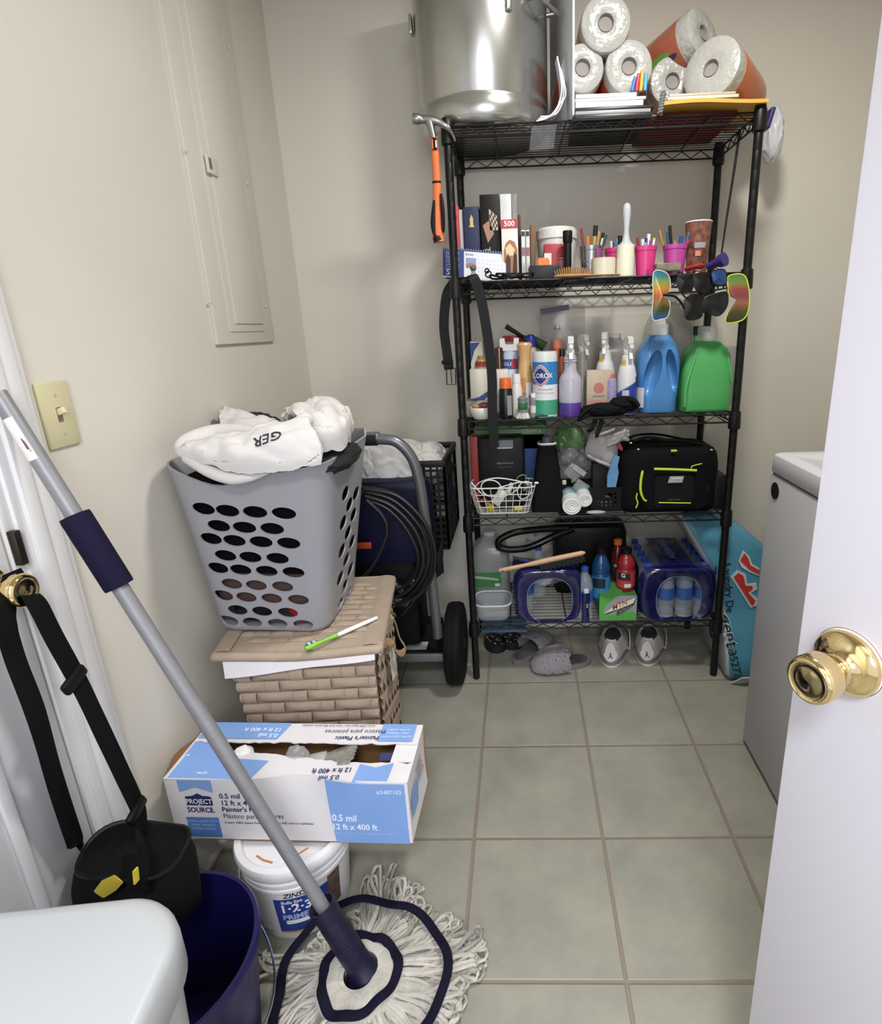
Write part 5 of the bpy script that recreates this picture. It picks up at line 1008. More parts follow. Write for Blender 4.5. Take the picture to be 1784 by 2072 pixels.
for a_ in ((-1.1, .2, .045, -.018, 'yellow pencil leaning left out of the sticker cup', 'c08a3a', .0034), (-.6, .4, .040, -.004, 'teal ruler in the sticker cup', '3f5f7f', .0070), (-.2, .0, .056, -.014, 'long black pen in the sticker cup', '151517', .0048), (-.2, -.6, .010, 0, 'tan eraser stick in the sticker cup', 'b58a78', .0050), (.5, .0, .024, .004, 'blue marker with bulb cap in the sticker cup', '2f47a8', .0060), (.9, .3, .036, .018, 'grey blue pen leaning right in the sticker cup', '4f6a8c', .0042), (.9, -.3, .014, .012, 'magenta pen at the right of the sticker cup', 'b0307a', .0042)):
    pen(*c4, *a_, grp='pens in the sticker cup')
c_, r_ = cyl_at(1386, 1441, 452, 1.93); zt = zv(1413, 449, 1.93)-z0; c_ = V((c_.x, c_.y, z0)); PR = M('7d4f3f', .45, var=.75, vs=55)
t = mk('paper_cup', 'tall paper cup with a busy brown picture print', 'paper cup', [('cup', MB().lathe([(0, 0), (r_*.74, 0), (r_*.99, zt-.003), (r_*.95, zt-.006), (r_*.70, .004), (0, .004)], PR, c_, 40)), ('rolled_rim', MB().lathe([(r_*.97, zt-.004), (r_*1.02, zt-.003), (r_*1.02, zt), (r_*.98, zt+.001)], WP, c_, 40), 'white rolled rim'),
    ('print', MB().wrap(c_, r_*.86, -2.0, -1.55, .055, .070, M('e08a70', .4), 6, r1=r_*.88)), ('print', MB().wrap(c_, r_*.76, -1.9, -1.5, .005, .03, M('d8cfc8', .4), 6, r1=r_*.80)), ('print', MB().wrap(c_, r_*.9, -2.1, -1.2, .078, .094, M('a9a2a8', .4), 6, r1=r_*.94))])
MB().box(aty(1350, 541, 1.86), (.075, .035, .024), M('7d7a64', .3, var=.4, vs=40), bev=.004).build('small_tin', label='flat greenish tin in front of the sticker cup', cat='tin')
MB().tube(spline([aty(1385, 545, 1.86), aty(1405, 541, 1.86), aty(1425, 538, 1.865)], 5), [.006, .009, .008, .009, .008, .007, .008, .010, .009, .008, .006], M('a5302f', .3), 10, flat=.6).build('red_glasses', label='translucent red glasses lying behind the hanging sunglasses', cat='glasses')
A, B = aty(1432, 540, 1.90), aty(1466, 524, 1.855); q = (B-A).to_track_quat('Z', 'Y').to_matrix()
MB().lathe([(0, 0), (.011, 0), (.012, (B-A).length*.5), (.019, (B-A).length*.72), (.021, (B-A).length), (.0, (B-A).length)], M('3f2f78', .45), A, 26, q).build('purple_flashlight', label='purple round flashlight lying at the right end of the second tier', cat='flashlight')
# sunglasses hooked on the front of the second tier
def poly3(pts, y, th, mt, bulge=0, mb=None):
    mb = mb or MB(); cu = sum(p[0] for p in pts)/len(pts); cv = sum(p[1] for p in pts)/len(pts); n = len(pts); vs = []; fs = []
    for k, (s_, dy) in enumerate(((0, -bulge), (.5, -bulge*.75), (1, 0))): vs += [aty(cu+(u-cu)*s_, cv+(v-cv)*s_, y+dy) for u, v in pts]
    for k, (s_, dy) in enumerate(((1, 0), (.5, -bulge*.75), (0, -bulge))): vs += [aty(cu+(u-cu)*s_, cv+(v-cv)*s_, y+dy)+V((0, th, 0)) for u, v in pts]
    for k in range(5):
        for i in range(n): fs.append((k*n+i, k*n+(i+1) % n, (k+1)*n+(i+1) % n, (k+1)*n+i))
    return mb.add(vs, fs, mt)
def smooth2(pts, k=4): return [(p.x, p.z) for p in spline([V((u, 0, v)) for u, v in pts], k, closed=True)]
ys = 1.812
zA, zB = zv(1335, 645, ys), zv(1335, 548, ys)
rb = stripes('mirror_lens', [(0, '2f5fa0'), (.16, '4a5a3a'), (.36, '8a6a3a'), (.48, 'a8562f'), (.62, 'c98a3a'), (.76, '8fa04a'), (.9, '3a7f8f')], 'Z', zA, zB)
o1 = smooth2([(1322, 551), (1344, 550), (1354, 562), (1356, 582), (1351, 591), (1338, 599), (1336, 604), (1343, 609), (1355, 612), (1351, 640), (1338, 646), (1320, 645), (1321, 600)])
fr = lambda o, hx, y, r=.0016: MB().tube([aty(u, v, y) for u, v in o], r, M(hx, .35), 6, closed=True)
def temple(u, v, y, hx, du=0, ln=.13): p = aty(u, v, y); return MB().tube(spline([p, p+V((du*.4, .045, .012)), p+V((du*.8, .09, .012)), p+V((du, ln, -.008))], 5), .0028, M(hx, .4), 8, flat=.5)
mk('sunglasses', 'rainbow mirrored sunglasses with pale rim hanging at the left of the row', 'sunglasses', [('lens', poly3(o1, ys, .002, rb, .008)), ('frame', fr(o1, 'd8d8d2', ys)), ('temple', temple(1333, 551, ys, 'c9c9c4'))], 'sunglasses on the second tier', aty(1335, 645, ys))
o2 = smooth2([(1474, 559), (1500, 555), (1511, 568), (1516, 600), (1513, 630), (1501, 648), (1471, 654), (1468, 642), (1476, 629), (1490, 618), (1497, 611), (1494, 603), (1476, 598), (1472, 578)])
rb2 = stripes('mirror_lens', [(0, '3a3a3a'), (.25, '5f5a34'), (.42, 'a5704f'), (.55, '8a4a5a'), (.7, '9a4f4a'), (.82, '8a8a4a'), (1, '4a8f5a')], 'Z', zv(1490, 654, ys), zv(1490, 556, ys))
mk('sunglasses', 'neon yellow framed mirrored sunglasses hanging at the right post', 'sunglasses', [('lens', poly3(o2, ys, .002, rb2, .008)), ('frame', fr(o2, 'c3e04a', ys, .0022)), ('temple', temple(1494, 557, ys, 'c3e04a'))], 'sunglasses on the second tier', aty(1490, 650, ys))
LB, LG = M('0a0a0b', .25), M('1a1c20', .15)
o3a, o3b = smooth2([(1369, 560), (1384, 555), (1402, 560), (1400, 588), (1376, 592)]), smooth2([(1385, 606), (1412, 596), (1421, 640), (1388, 646)])
mk('sunglasses', 'matte black square sunglasses hanging second from the left', 'sunglasses', [('lens', poly3(o3a, ys-.004, .003, LB, .006)), ('lens', poly3(o3b, ys-.004, .003, LB, .006)), ('bridge', MB().tube([aty(1378, 590, ys-.004), aty(1384, 600, ys-.006), aty(1392, 605, ys-.004)], .0025, BLACK, 8)), ('temple', MB().tube(spline([aty(1342, 597, ys-.03), aty(1365, 600, ys-.02), aty(1377, 612, ys-.006), aty(1384, 625, ys-.005)], 5), .0032, BLACK, 8)), ('temple', temple(1385, 557, ys-.004, '0f0f11'))], 'sunglasses on the second tier', aty(1395, 645, ys))
o4a, o4b = smooth2([(1403, 556), (1436, 552), (1441, 570), (1432, 592), (1408, 588)]), smooth2([(1408, 596), (1430, 592), (1442, 612), (1430, 634), (1415, 626)])
mk('sunglasses', 'plain black sunglasses hanging in the middle of the row', 'sunglasses', [('lens', poly3(o4a, ys+.004, .003, LB, .006)), ('lens', poly3(o4b, ys+.008, .003, LB, .004)), ('bridge', MB().tube([aty(1416, 590, ys+.004), aty(1420, 596, ys+.004)], .003, BLACK, 8)), ('temple', temple(1420, 554, ys+.004, '0f0f11'))], 'sunglasses on the second tier', aty(1420, 630, ys))
o5a, o5b = smooth2([(1441, 549), (1464, 545), (1470, 562), (1466, 576), (1446, 575), (1440, 562)]), smooth2([(1424, 604), (1448, 594), (1470, 592), (1471, 618), (1456, 638), (1438, 636), (1420, 622)])
mk('sunglasses', 'blue mirrored aviator sunglasses hanging left of the neon pair', 'sunglasses', [('lens', poly3(o5a, ys-.002, .002, M('2f4f86', .1, .4), .006)), ('lens', poly3(o5b, ys-.004, .002, LG, .006)), ('frame', fr(o5a, '17171a', ys-.002)), ('frame', fr(o5b, '17171a', ys-.004)), ('bridge', MB().tube([aty(1468, 574, ys-.002), aty(1471, 584, ys-.003), aty(1468, 594, ys-.004)], .0014, BLACK, 6)), ('temple', temple(1456, 547, ys-.002, '17171a'))], 'sunglasses on the second tier', aty(1455, 636, ys))
# belt draped over the left end
BE = M('0a0a0b', .55, bump=.15, bs=200, spec=.25); zw = TZ[1][0]+.004
pts = [aty(1000, 905, 1.812), aty(996, 830, 1.815), aty(995, 760, 1.82), aty(986, 680, 1.822), aty(972, 600, 1.822), aty(958, 562, 1.822), V((-.150, 1.835, zw+.010)), V((-.165, 1.862, zw+.012)), V((-.193, 1.89, zw+.012)), V((-.208, 1.895, zw-.004)), aty(903, 600, 1.89), aty(898, 660, 1.885), aty(905, 720, 1.88), aty(908, 748, 1.88)]
S_ = spline(pts, 6); n = len(S_); ups = []
mb = MB(); vs = []; fs = []
for i, p in enumerate(S_):
    tng = (S_[min(i+1, n-1)]-S_[max(i-1, 0)]).normalized(); k = i/(n-1)
    wdir = V((1, .1, 0)) if k < .40 or k > .66 else V((.55, .85, 0)).lerp(V((.3, .95, 0)), .5); wdir = (wdir-tng*wdir.dot(tng)).normalized(); nn = wdir.cross(tng).normalized()
    for a_, b_ in ((-.0155, .0014), (.0155, .0014), (.0155, -.0014), (-.0155, -.0014)): vs.append(p+wdir*a_+nn*b_)
for i in range(n-1):
    for j in range(4): fs.append((i*4+j, i*4+(j+1) % 4, (i+1)*4+(j+1) % 4, (i+1)*4+j))
mb.add(vs, fs+[(0, 1, 2, 3), tuple((n-1)*4+j for j in range(4))], BE)
bk = MB().tube([aty(u, v, 1.878) for u, v in ((903, 745), (921, 745), (922, 778), (904, 778))], .0022, M('4b463f', .3, .9), 8, closed=True); prg = MB().tube([aty(912, 748, 1.876), aty(914, 776, 1.874)], .0016, M('4b463f', .3, .9), 8)
mk('leather_belt', 'black leather belt draped over the left end of the second tier', 'belt', [('strap', mb), ('buckle', bk), ('prong', prg), ('keeper', MB().box(aty(905, 733, 1.878), (.038, .006, .012), BE, bev=.002))], None, aty(1000, 905, 1.812))
# ------------------------------------------------------------------ bottles
def bot(prof, c_, mt, s=1, n=30, sx=1, sy=1): return MB().lathe([(r*s, z*s) for r, z in prof], mt, c_, n, None, sx, sy)
def base_at(u, y, z): P = at2(u, z, y); return V((P.x, y, z))
def trig(c_, zt, mt, ang_, s=1, mt2=None):            # trigger sprayer head: collar, body, nozzle, lever
    R_ = Matrix.Rotation(ang_, 3, 'Z'); mt2 = mt2 or mt
    q = lambda x, y, z: c_+R_@V((x*s, y*s, 0))+Z_*(zt+z*s)
    col = MB().lathe([(.0135*s, 0), (.0150*s, .002*s), (.0150*s, .016*s), (.011*s, .020*s)], mt, c_+Z_*zt, 22)
    bodym = MB().prism([(-.016*s, 0), (.014*s, 0), (.017*s, .020*s), (.026*s, .022*s), (.028*s, .040*s), (.010*s, .046*s), (-.014*s, .040*s), (-.020*s, .022*s)], q(0, -.0095, .018), R_@X_, Z_, R_@V((0, .019*s, 0)), mt)
    noz = MB().cyl(q(.026, 0, .031), q(.037, 0, .031), .0075*s, mt2, n=14)
    lev = MB().prism([(0, 0), (.006*s, .001*s), (.012*s, -.018*s), (.018*s, -.034*s), (.013*s, -.036*s), (.005*s, -.020*s)], q(.017, -.006, .024), R_@X_, Z_, R_@V((0, .012*s, 0)), mt)
    return [('spray_collar', col), ('spray_head', bodym, None, [('nozzle', noz), ('trigger', lev)])]
z0 = ZS[2]
def hgt(u, v, y, zb=None): return zv(u, v, y)-(z0 if zb is None else zb)
# third tier, left group
def carton(name, label, uL, uR, vT, y, dep, zb, mt, bits=(), rot=0): return spine(name, label, 'carton', uL, uR, vT, y, dep, mt, bits, zb=zb, rot=rot)
IVO, BLU = M('d6d2c3', .5), M('2f3f80', .5)
sw_ = lambda flip=0: pt('blue_swoosh', BLU, 0, 0, 0, 0, poly=[(0, .04), (.35, .10), (1, .42), (1, .26), (.55, .0), (0, .0)] if not flip else [(0, .98), (0, .62), (.35, .85), (.8, .98)])
carton('tissue_carton', 'cream carton with a blue swoosh, lower left one of the third tier', 951, 999, 747, 1.925, .055, z0+.055, IVO, (sw_(),))
carton('tissue_carton', 'cream carton with a blue swoosh standing behind the black aerosol', 1000, 1029, 748, 1.915, .06, z0, IVO, (sw_(),))
carton('tissue_carton', 'cream carton with a blue swoosh, highest one at the back left', 953, 978, 691, 1.985, .06, z0+.055, IVO, (sw_(1),))
MB().box((-.143, 1.97, z0+.027), (.085, .13, .054), M('8f8b80', .4), bev=.004).build('flat_tin', label='flat tin under the two cream cartons at the back left', cat='tin')
c_, r_ = cyl_at(960, 986, 730, 1.955); zt = hgt(973, 707, 1.955, z0+.14)
mk('vanilla_bottle', 'small bottle with a red and mustard label behind the belt', 'bottle', [('bottle', bot([(0, 0), (r_, 0), (r_, zt*.70), (r_*.8, zt*.84), (r_*.6, zt*.88), (r_*.6, zt)], V((c_.x, 1.965, z0+.118)), M('9a8a4a', .35))), ('label', MB().wrap((c_.x, 1.965, 0), r_, -2.6, -.5, z0+.165, z0+.182, M('8f2f2f', .5)))])
P = base_at(1009, 1.95, z0+.10); c_, r_ = cyl_at(1000, 1019, 725, 1.95); zt = hgt(1009, 701, 1.95)
mk('amber_bottle', 'dark brown bottle between belt and white aerosol can', 'bottle', [('bottle', bot([(0, 0), (r_, 0), (r_, zt*.93), (r_*.9, zt*.98), (0, zt)], V((c_.x, 1.965, z0)), M('3a201a', .15, coat=.5)))])
B_ = lambda c_, z: V((c_.x, c_.y, z))
c_, r_ = cyl_at(951, 998, 840, 1.872)
mk('ramekin', 'small white ramekin bowl stuffed with sachets at the left front', 'bowl', [('bowl', MB().lathe([(0, .0), (.024, 0), (.030, .006), (.037, .022), (.0385, .036), (.0375, .039), (.0350, .038), (.0335, .022), (.02, .008), (0, .008)], M('e0dfdc', .2), V((c_.x, 1.872, z0)), 40))])
for i, (dx, dy, hx, lab) in enumerate(((-.012, .004, 'a88a5a', 'tan sachet'), (.010, -.002, '7d4a3a', 'brown sachet'), (.0, .012, 'c9c6be', 'crumpled silver sachet'))):
    MB().blob((c_.x+dx, 1.872+dy, z0+.040+.004*i), (.018, .012, .010), M(hx, .3), .3, 3, 3, i, ridge=True).build('sachet', label=lab+' in the small white ramekin bowl', cat='sachet')
c_, r_ = cyl_at(1009, 1037, 805, 1.865); zt, zl = hgt(1023, 765, 1.865), hgt(1023, 786, 1.865)
P = V((c_.x, 1.868, z0))
mk('aerosol_can', 'black aerosol can with an orange cap at the front of the third tier', 'aerosol can', [('can', bot([(0, 0), (r_*.96, 0), (r_, .003), (r_, zl-.006), (r_*.86, zl+.001), (0, zl)], P, M('0f0f10', .35))), ('cap', bot([(0, zl), (r_*.86, zl), (r_*.84, zt-.003), (r_*.78, zt), (0, zt)], P, M('d9662c', .4)), 'orange cap'), ('label', MB().wrap(P, r_, -1.35, -.55, .012, zl*.78, M('8f8d8a', .5)))])
c_, r_ = cyl_at(1034, 1057, 800, 1.90); zt = hgt(1045, 757, 1.90); P = V((c_.x, 1.905, z0))
mk('white_bottle', 'small white bottle with a flip cap behind the dish brush', 'bottle', [('bottle', bot([(0, 0), (r_, 0), (r_, zt*.62), (r_*.75, zt*.78), (r_*.7, zt*.80)], P, M('dcdad6', .35))), ('cap', bot([(0, zt*.79), (r_*.78, zt*.79), (r_*.74, zt), (0, zt)], P, WP))])
c_, r_ = cyl_at(1012, 1050, 720, 1.985); zt = hgt(1031, 684, 1.985); P = V((c_.x, 1.99, z0))
can = [('can', bot([(0, 0), (r_, 0), (r_, zt*.86), (r_*.95, zt*.87)], P, M('b9c6d6', .35))), ('cap', MB().prism([(-r_, zt*.84), (r_, zt*.84), (r_*1.0, zt), (r_*.5, zt), (r_*.42, zt*.92), (-r_*.42, zt*.92), (-r_*.5, zt), (-r_, zt)], P+V((0, -r_, 0)), X_, Z_, V((0, 2*r_, 0)), WP), 'white forked trigger cap'), ('label', MB().wrap(P, r_, -2.5, -.6, zt*.60, zt*.73, M('3a4f8c', .5)).wrap(P, r_, -1.4, -.8, zt*.61, zt*.72, M('b03a4a', .5), d=.001)), ('lettering', ctext(MB(), 'DOLE', .016, M('e6e6ea', .5), P, r_, -1.95, zt*.665))]
mk('spray_can', 'white aerosol can with a forked cap and blue label', 'aerosol can', can)
c_, r_ = cyl_at(1018, 1062, 690, 2.06); zt = hgt(1040, 679, 2.06); P = V((c_.x, 2.075, z0))
mk('red_top_jar', 'jar with a wide red lid at the back of the third tier', 'jar', [('jar', bot([(0, 0), (r_, 0), (r_, zt-.02), (0, zt-.02)], P, M('b9b2aa', .4))), ('lid', bot([(0, zt-.02), (r_*1.05, zt-.02), (r_*1.05, zt), (0, zt)], P, M('a3302f', .4)))])
c_, r_ = cyl_at(1046, 1080, 740, 1.925); zt = hgt(1061, 693, 1.925); P = V((c_.x-.002, 1.935, z0)); s = zt
mk('air_freshener', 'tan curvy air freshener bottle left of the blue wipes canister', 'air freshener', [('bottle', MB().lathe([(0, 0), (r_*1.02, 0), (r_*1.06, s*.02), (r_*1.0, s*.30), (r_*.98, s*.45), (r_*.72, s*.72), (r_*.66, s*.80), (r_*.85, s*.93), (r_*.92, s*.965), (r_*.7, s), (0, s)], M('c7a06c', .35), P, 30, None, 1, .8)), ('label', MB().wrap(P, r_*1.01, -1.5, -.5, s*.10, s*.46, M('c9c9cc', .5), r1=r_*.99)), ('print', MB().wrap(P, r_*1.02, -1.2, -.7, s*.14, s*.28, M('7d7d82', .5), d=.001)), ('orange_label', MB().wrap(P, r_*1.0, -2.4, -1.5, s*.32, s*.52, M('c07a44', .5), r1=r_*.95))])
c_, r_ = cyl_at(1062, 1086, 715, 1.99); zt = hgt(1073, 677, 1.99); P = V((c_.x, 2.0, z0))
mk('blue_cap_bottle', 'white bottle with a deep blue cap behind the air freshener', 'bottle', [('bottle', bot([(0, 0), (r_, 0), (r_, zt*.80), (r_*.7, zt*.86)], P, M('cfcdbb', .4))), ('cap', bot([(0, zt*.85), (r_*1.0, zt*.85), (r_*.95, zt*.95), (r_*.5, zt), (0, zt)], P, M('2a2f9a', .35), n=10))])
P = aty(1023, 660, 2.02); q = aty(1060, 683, 2.02)
mk('hand_broom', 'green hand broom with a black handle lying across the back bottles', 'broom', [('handle', MB().tube([P, P*.6+q*.4, q], [.012, .010, .008], M('17171a', .5), 10, flat=.6)), ('head', MB().tube([q, aty(1082, 690, 2.02), aty(1102, 702, 2.02)], [.010, .020, .022], M('3c5a38', .6), 10, flat=.6))])
# dish brush
c_, r_ = cyl_at(1042, 1073, 815, 1.85); P = V((c_.x, 1.852, z0)); br = MB()
for i in range(40):
    a_ = 2*PI*i*.618; k = (i/40)**.5; br.cyl(P+V((.013*k*math.cos(a_), .013*k*math.sin(a_), .024)), P+V((.024*k*math.cos(a_), .022*k*math.sin(a_), .0005)), .0017, M('e6e6e0', .5), n=6)
mk('dish_brush', 'palm dish brush with green soap and white bristles at the front', 'dish brush', [('bristles', br), ('base_ring', bot([(0, .022), (.0175, .022), (.0175, .030), (0, .030)], P, M('6f767c', .4))), ('soap_tank', bot([(.014, .030), (.0165, .036), (.0165, .050), (.0155, .056)], P, M('3f6f48', .12, alpha=.75)), 'tank of green soap'), ('clear_tank', bot([(.0158, .050), (.0160, .058), (.0150, .064), (0, .064)], P, CLEAR2)), ('knob', bot([(0, .058), (.0165, .058), (.0168, .066), (.012, .070), (.009, .073), (0, .074)], P, M('6f767c', .4)))])
c_, r_ = cyl_at(1072, 1086, 820, 1.872); zt = hgt(1079, 796, 1.872); P = V((c_.x, 1.872, z0))
mk('clear_vial', 'small clear bottle between dish brush and wipes canister', 'bottle', [('bottle', bot([(0, 0), (r_, 0), (r_, zt*.8), (r_*.7, zt*.85)], P, CLEAR2)), ('cap', bot([(0, zt*.84), (r_*.8, zt*.84), (r_*.8, zt), (0, zt)], P, WP)), ('label', MB().wrap(P, r_, -2.6, -.6, zt*.2, zt*.5, M('d0d0cc', .5)))])
# wipes canister
c_, r_ = cyl_at(1078, 1128, 790, 1.885); zt = hgt(1103, 711, 1.885); zl = hgt(1103, 731, 1.885); P = V((c_.x, 1.888, z0)); f = facing(P)
lab = MB().wrap(P, r_, f-1.5, f+1.5, .010, zl, M('d9dde0', .4), 26).wrap(P, r_, f-1.5, f+1.5, zl*.60, zl, M('2f78b5', .4), 26, d=.0012).wrap(P, r_, f-1.5, f+1.5, .010, zl*.32, M('3f9a7a', .4), 26, d=.0012)
lg = MB(); a1 = f-.35
hexp = lambda k, sx_, sz_: [(a1+sx_*x, zl*.755+sz_*y) for x, y in ((-1, .0), (-.75, .55), (0, 1), (.75, .55), (1, 0), (.75, -.55), (0, -1), (-.75, -.55))]
for k, (sx_, sz_, hx) in enumerate(((1.12, .035, 'e6e6e6'), (1.03, .032, 'b8423a'), (.90, .028, 'e6e6e6'), (.84, .0255, '23367a'))):
    lg.add([P+V(((r_+.0018+.0005*k)*math.cos(a_), (r_+.0018+.0005*k)*math.sin(a_), z)) for a_, z in [(a1+sx_*.78*math.cos(q*PI/16)*abs(math.cos(q*PI/16))**.0, zl*.755+sz_*(abs(math.sin(q*PI/16))**1.0)*(1 if math.sin(q*PI/16) >= 0 else -1)) for q in range(32)]], [tuple(range(32))], M(hx, .4)) if 0 else [lg.wrap(P, r_, a1-sx_*.7+sx_*1.4*i/14, a1-sx_*.7+sx_*1.4*(i+1)/14, zl*.755-sz_*(1-abs((i+.5)/7-1)**1.6), zl*.755+sz_*(1-abs((i+.5)/7-1)**1.6), M(hx, .4), 1, d=.0018+.0005*k) for i in range(14)]
lt = MB(); ctext(lt, 'CLOROX', .021, M('f2f2f2', .4), P, r_, a1+.02, zl*.755, bold=.012, d=.0044, sx=.82)
l2 = MB(); ctext(l2, 'Disinfecting Wipes', .0066, M('3a4a7a', .5), P, r_, f, zl*.515, d=.0016); ctext(l2, 'Kills 99.9% of Viruses & Bacteria', .0050, M('a34a4a', .5), P, r_, f, zl*.45, d=.0016)
mk('wipes_canister', 'blue and green canister of disinfecting wipes in the middle of the third tier', 'canister', [('canister', bot([(0, 0), (r_*.98, 0), (r_, .004), (r_, zl), (r_*.96, zl)], P, M('dfe2e0', .35))), ('lid', bot([(0, zl), (r_*.99, zl), (r_*.99, zt-.010), (r_*.94, zt), (r_*.3, zt+.001), (0, zt)], P, M('d3d8d6', .3))), ('label', lab), ('logo', lg), ('lettering', lt), ('lettering', l2)])
MB().box(base_at(1105, 1.850, z0+.003), (.055, .022, .004), M('2f6f62', .3), rot=.1, bev=.001).build('green_strip', label='flat teal green strip lying in front of the wipes canister', cat='strip')
MB().tube([base_at(1082, 1.846, z0+.006), base_at(1096, 1.848, z0+.008), base_at(1108, 1.85, z0+.006)], .0045, M('1f3f3a', .3), 8).build('dark_marker', label='dark green marker lying before the dish brush', cat='marker')
# purple spray bottle (contents show through)
c_, r_ = cyl_at(1130, 1177, 800, 1.875); P = V((c_.x, 1.878, z0)); zl = hgt(1153, 813, 1.875); zs = hgt(1153, 762, 1.875); zn = hgt(1153, 718, 1.875); r_ *= .98
mk('spray_bottle', 'translucent spray bottle half full of purple cleaner', 'spray bottle', [('bottle', bot([(0, zl-.001), (r_, zl), (r_*1.0, zs-.012), (r_*.90, zs), (r_*.62, zs+.014), (r_*.56, zs+.024), (r_*.52, zn-.004), (.0135, zn)], P, M('bdbac8', .25, alpha=.82))), ('liquid', bot([(0, .001), (r_*.94, 0), (r_, .005), (r_, zl), (0, zl)], P, M('5a3f96', .2, coat=.3)), 'purple liquid'), ('ribs', MB().tube(arc(P+Z_*(zn-.012), r_*.55, 0, 2*PI, 24, 'XY'), .0016, M('c6c4ce', .3), 6).tube(arc(P+Z_*(zn-.020), r_*.57, 0, 2*PI, 24, 'XY'), .0016, M('c6c4ce', .3), 6))]+trig(P, zn-.002, WP, -PI/2, .95))
# clear package with purple header at the back
mk('clear_package', 'tall clear plastic package with a purple header at the back', 'package', [('package', MB().box(aty(1138, 665, 2.09), (.155, .05, .16), M('a9a5a6', .12, alpha=.30), bev=.006)), ('header', MB().box(aty(1122, 626, 2.055), (.10, .002, .018), M('4a2f5a', .5), rot=Matrix.Rotation(-.12, 3, 'Y')), 'purple header strip'), ('fitting', MB().lathe([(0, 0), (.012, 0), (.014, .008), (.008, .02), (0, .022)], M('6f6c6a', .3, .4), aty(1127, 668, 2.085), 16))])
MB().box((aty(1138, 790, 2.10).x, 2.11, z0+.06), (.15, .06, .12), M('7a7470', .6), bev=.004).build('grey_carton', label='grey carton holding up the clear package at the back', cat='carton')
for (uL, uR, vT, y, hx, lab) in ((1112, 1142, 688, 1.97, 'c0653a', 'orange bottle with a pump top behind the wipes canister'), (1128, 1146, 706, 1.93, 'b86a3f', 'orange bottle with a black cap beside the purple spray bottle')):
    c_, r_ = cyl_at(uL, uR, 760, y); zt = hgt((uL+uR)/2, vT, y); P = V((c_.x, y, z0))
    mk('orange_bottle', lab, 'bottle', [('bottle', bot([(0, 0), (r_, 0), (r_, zt*.72), (r_*.6, zt*.86), (r_*.55, zt*.90)], P, M(hx, .2, alpha=.7))), ('cap', bot([(0, zt*.89), (r_*.62, zt*.89), (r_*.6, zt), (0, zt)], P, M('d0765a' if y > 1.95 else '1a1a1b', .4)))])
c_, r_ = cyl_at(1112, 1150, 700, 2.03); P = V((c_.x, 2.04, z0)); zt = hgt(1130, 676, 2.03)
mk('clear_jug', 'pale clear jug behind the orange bottles', 'jug', [('jug', bot([(0, 0), (r_, 0), (r_, zt*.85), (r_*.5, zt)], P, M('c5b9b3', .2, alpha=.45)))])
c_, r_ = cyl_at(1166, 1190, 745, 1.955); zt, zn = hgt(1178, 677, 1.955), hgt(1178, 711, 1.955); P = V((c_.x, 1.96, z0))
mk('spray_bottle', 'clear spray bottle standing right behind the purple one', 'spray bottle', [('bottle', bot([(0, 0), (r_*1.3, 0), (r_*1.3, zn*.5), (r_, zn*.6), (r_*.95, zn-.006), (.012, zn)], P, M('9f9c92', .15, alpha=.5)))]+trig(P, zn-.002, M('d4d4d2', .25, alpha=.85), -PI/2+.5, .9))
# baby wash, spray bottles, jugs
mb_, o_, w_, h_ = slab(1186, 1236, 749, 1.895, .035, z0, M('b9a894', .4), bev=.004)
mk('baby_wipes_pack', 'beige soft pack with a pink drop emblem beside the black gloves', 'pack', [('pack', mb_), ('print', MB().patch([(w_*.5+w_*.22*math.cos(a_), h_*.58+h_*.10*math.sin(a_)*(1+.4*(math.sin(a_) > 0))) for a_ in [i*PI/8 for i in range(16)]], M('b8706a', .5), o_, X_, Z_)), ('print', MB().patch([(w_*.04, .003), (w_*.96, .003), (w_*.96, h_*.3), (w_*.04, h_*.36)], M('c08a80', .5), o_, X_, Z_)), ('lettering', MB().text("Johnson's", .0105, M('3a3f7a', .5), o_+V((w_*.5, -.0008, h_*.42)), X_, Z_, shear=.2, d=.001))])
def whitespray(uL, uR, vS, vN, vT, y, label, bits, sleeve=None, ang_=-PI/2):
    c_, r_ = cyl_at(uL, uR, 790, y); P = V((c_.x, y, z0)); zs, zn = hgt((uL+uR)/2, vS, y), hgt((uL+uR)/2, vN, y)
    parts = [('bottle', bot([(0, 0), (r_*.96, 0), (r_, .004), (r_, zs-.03), (r_*.80, zs), (r_*.62, zs+.012), (r_*.58, zn-.005), (.0125, zn)], P, M('d3d5d8', .3)))]
    if sleeve:
        sl = MB()
        for i in range(14):
            a0 = facing(P)-1.5+3*i/14; sl.wrap(P, r_, a0, a0+3/14, .002, zs*(.42+.34*i/14) if i < 12 else zs*.80, sleeve, 1)
        parts.append(('sleeve', sl, 'blue printed sleeve')); f_ = facing(P); parts.append(('label', MB().wrap(P, r_, f_-.45, f_+.25, zs*.30, zs*.52, M('b9c0cf', .5), d=.0016)))
    parts.append(('print', MB().wrap(P, r_*.62, facing(P)-.9, facing(P)-.2, zs+.004, zs+.022, M('d9b53f', .5), d=.003)))
    return mk('spray_bottle', label, 'spray bottle', parts+trig(P, zn-.002, WP, ang_, .95))
whitespray(1203, 1243, 735, 708, 675, 1.965, 'white spray bottle standing behind the beige soft pack', 0, ang_=-PI/2-.3)
whitespray(1248, 1287, 742, 718, 684, 1.90, 'white and royal blue spray bottle left of the blue jug', 0, M('2a3f9c', .35), -PI/2+.2)
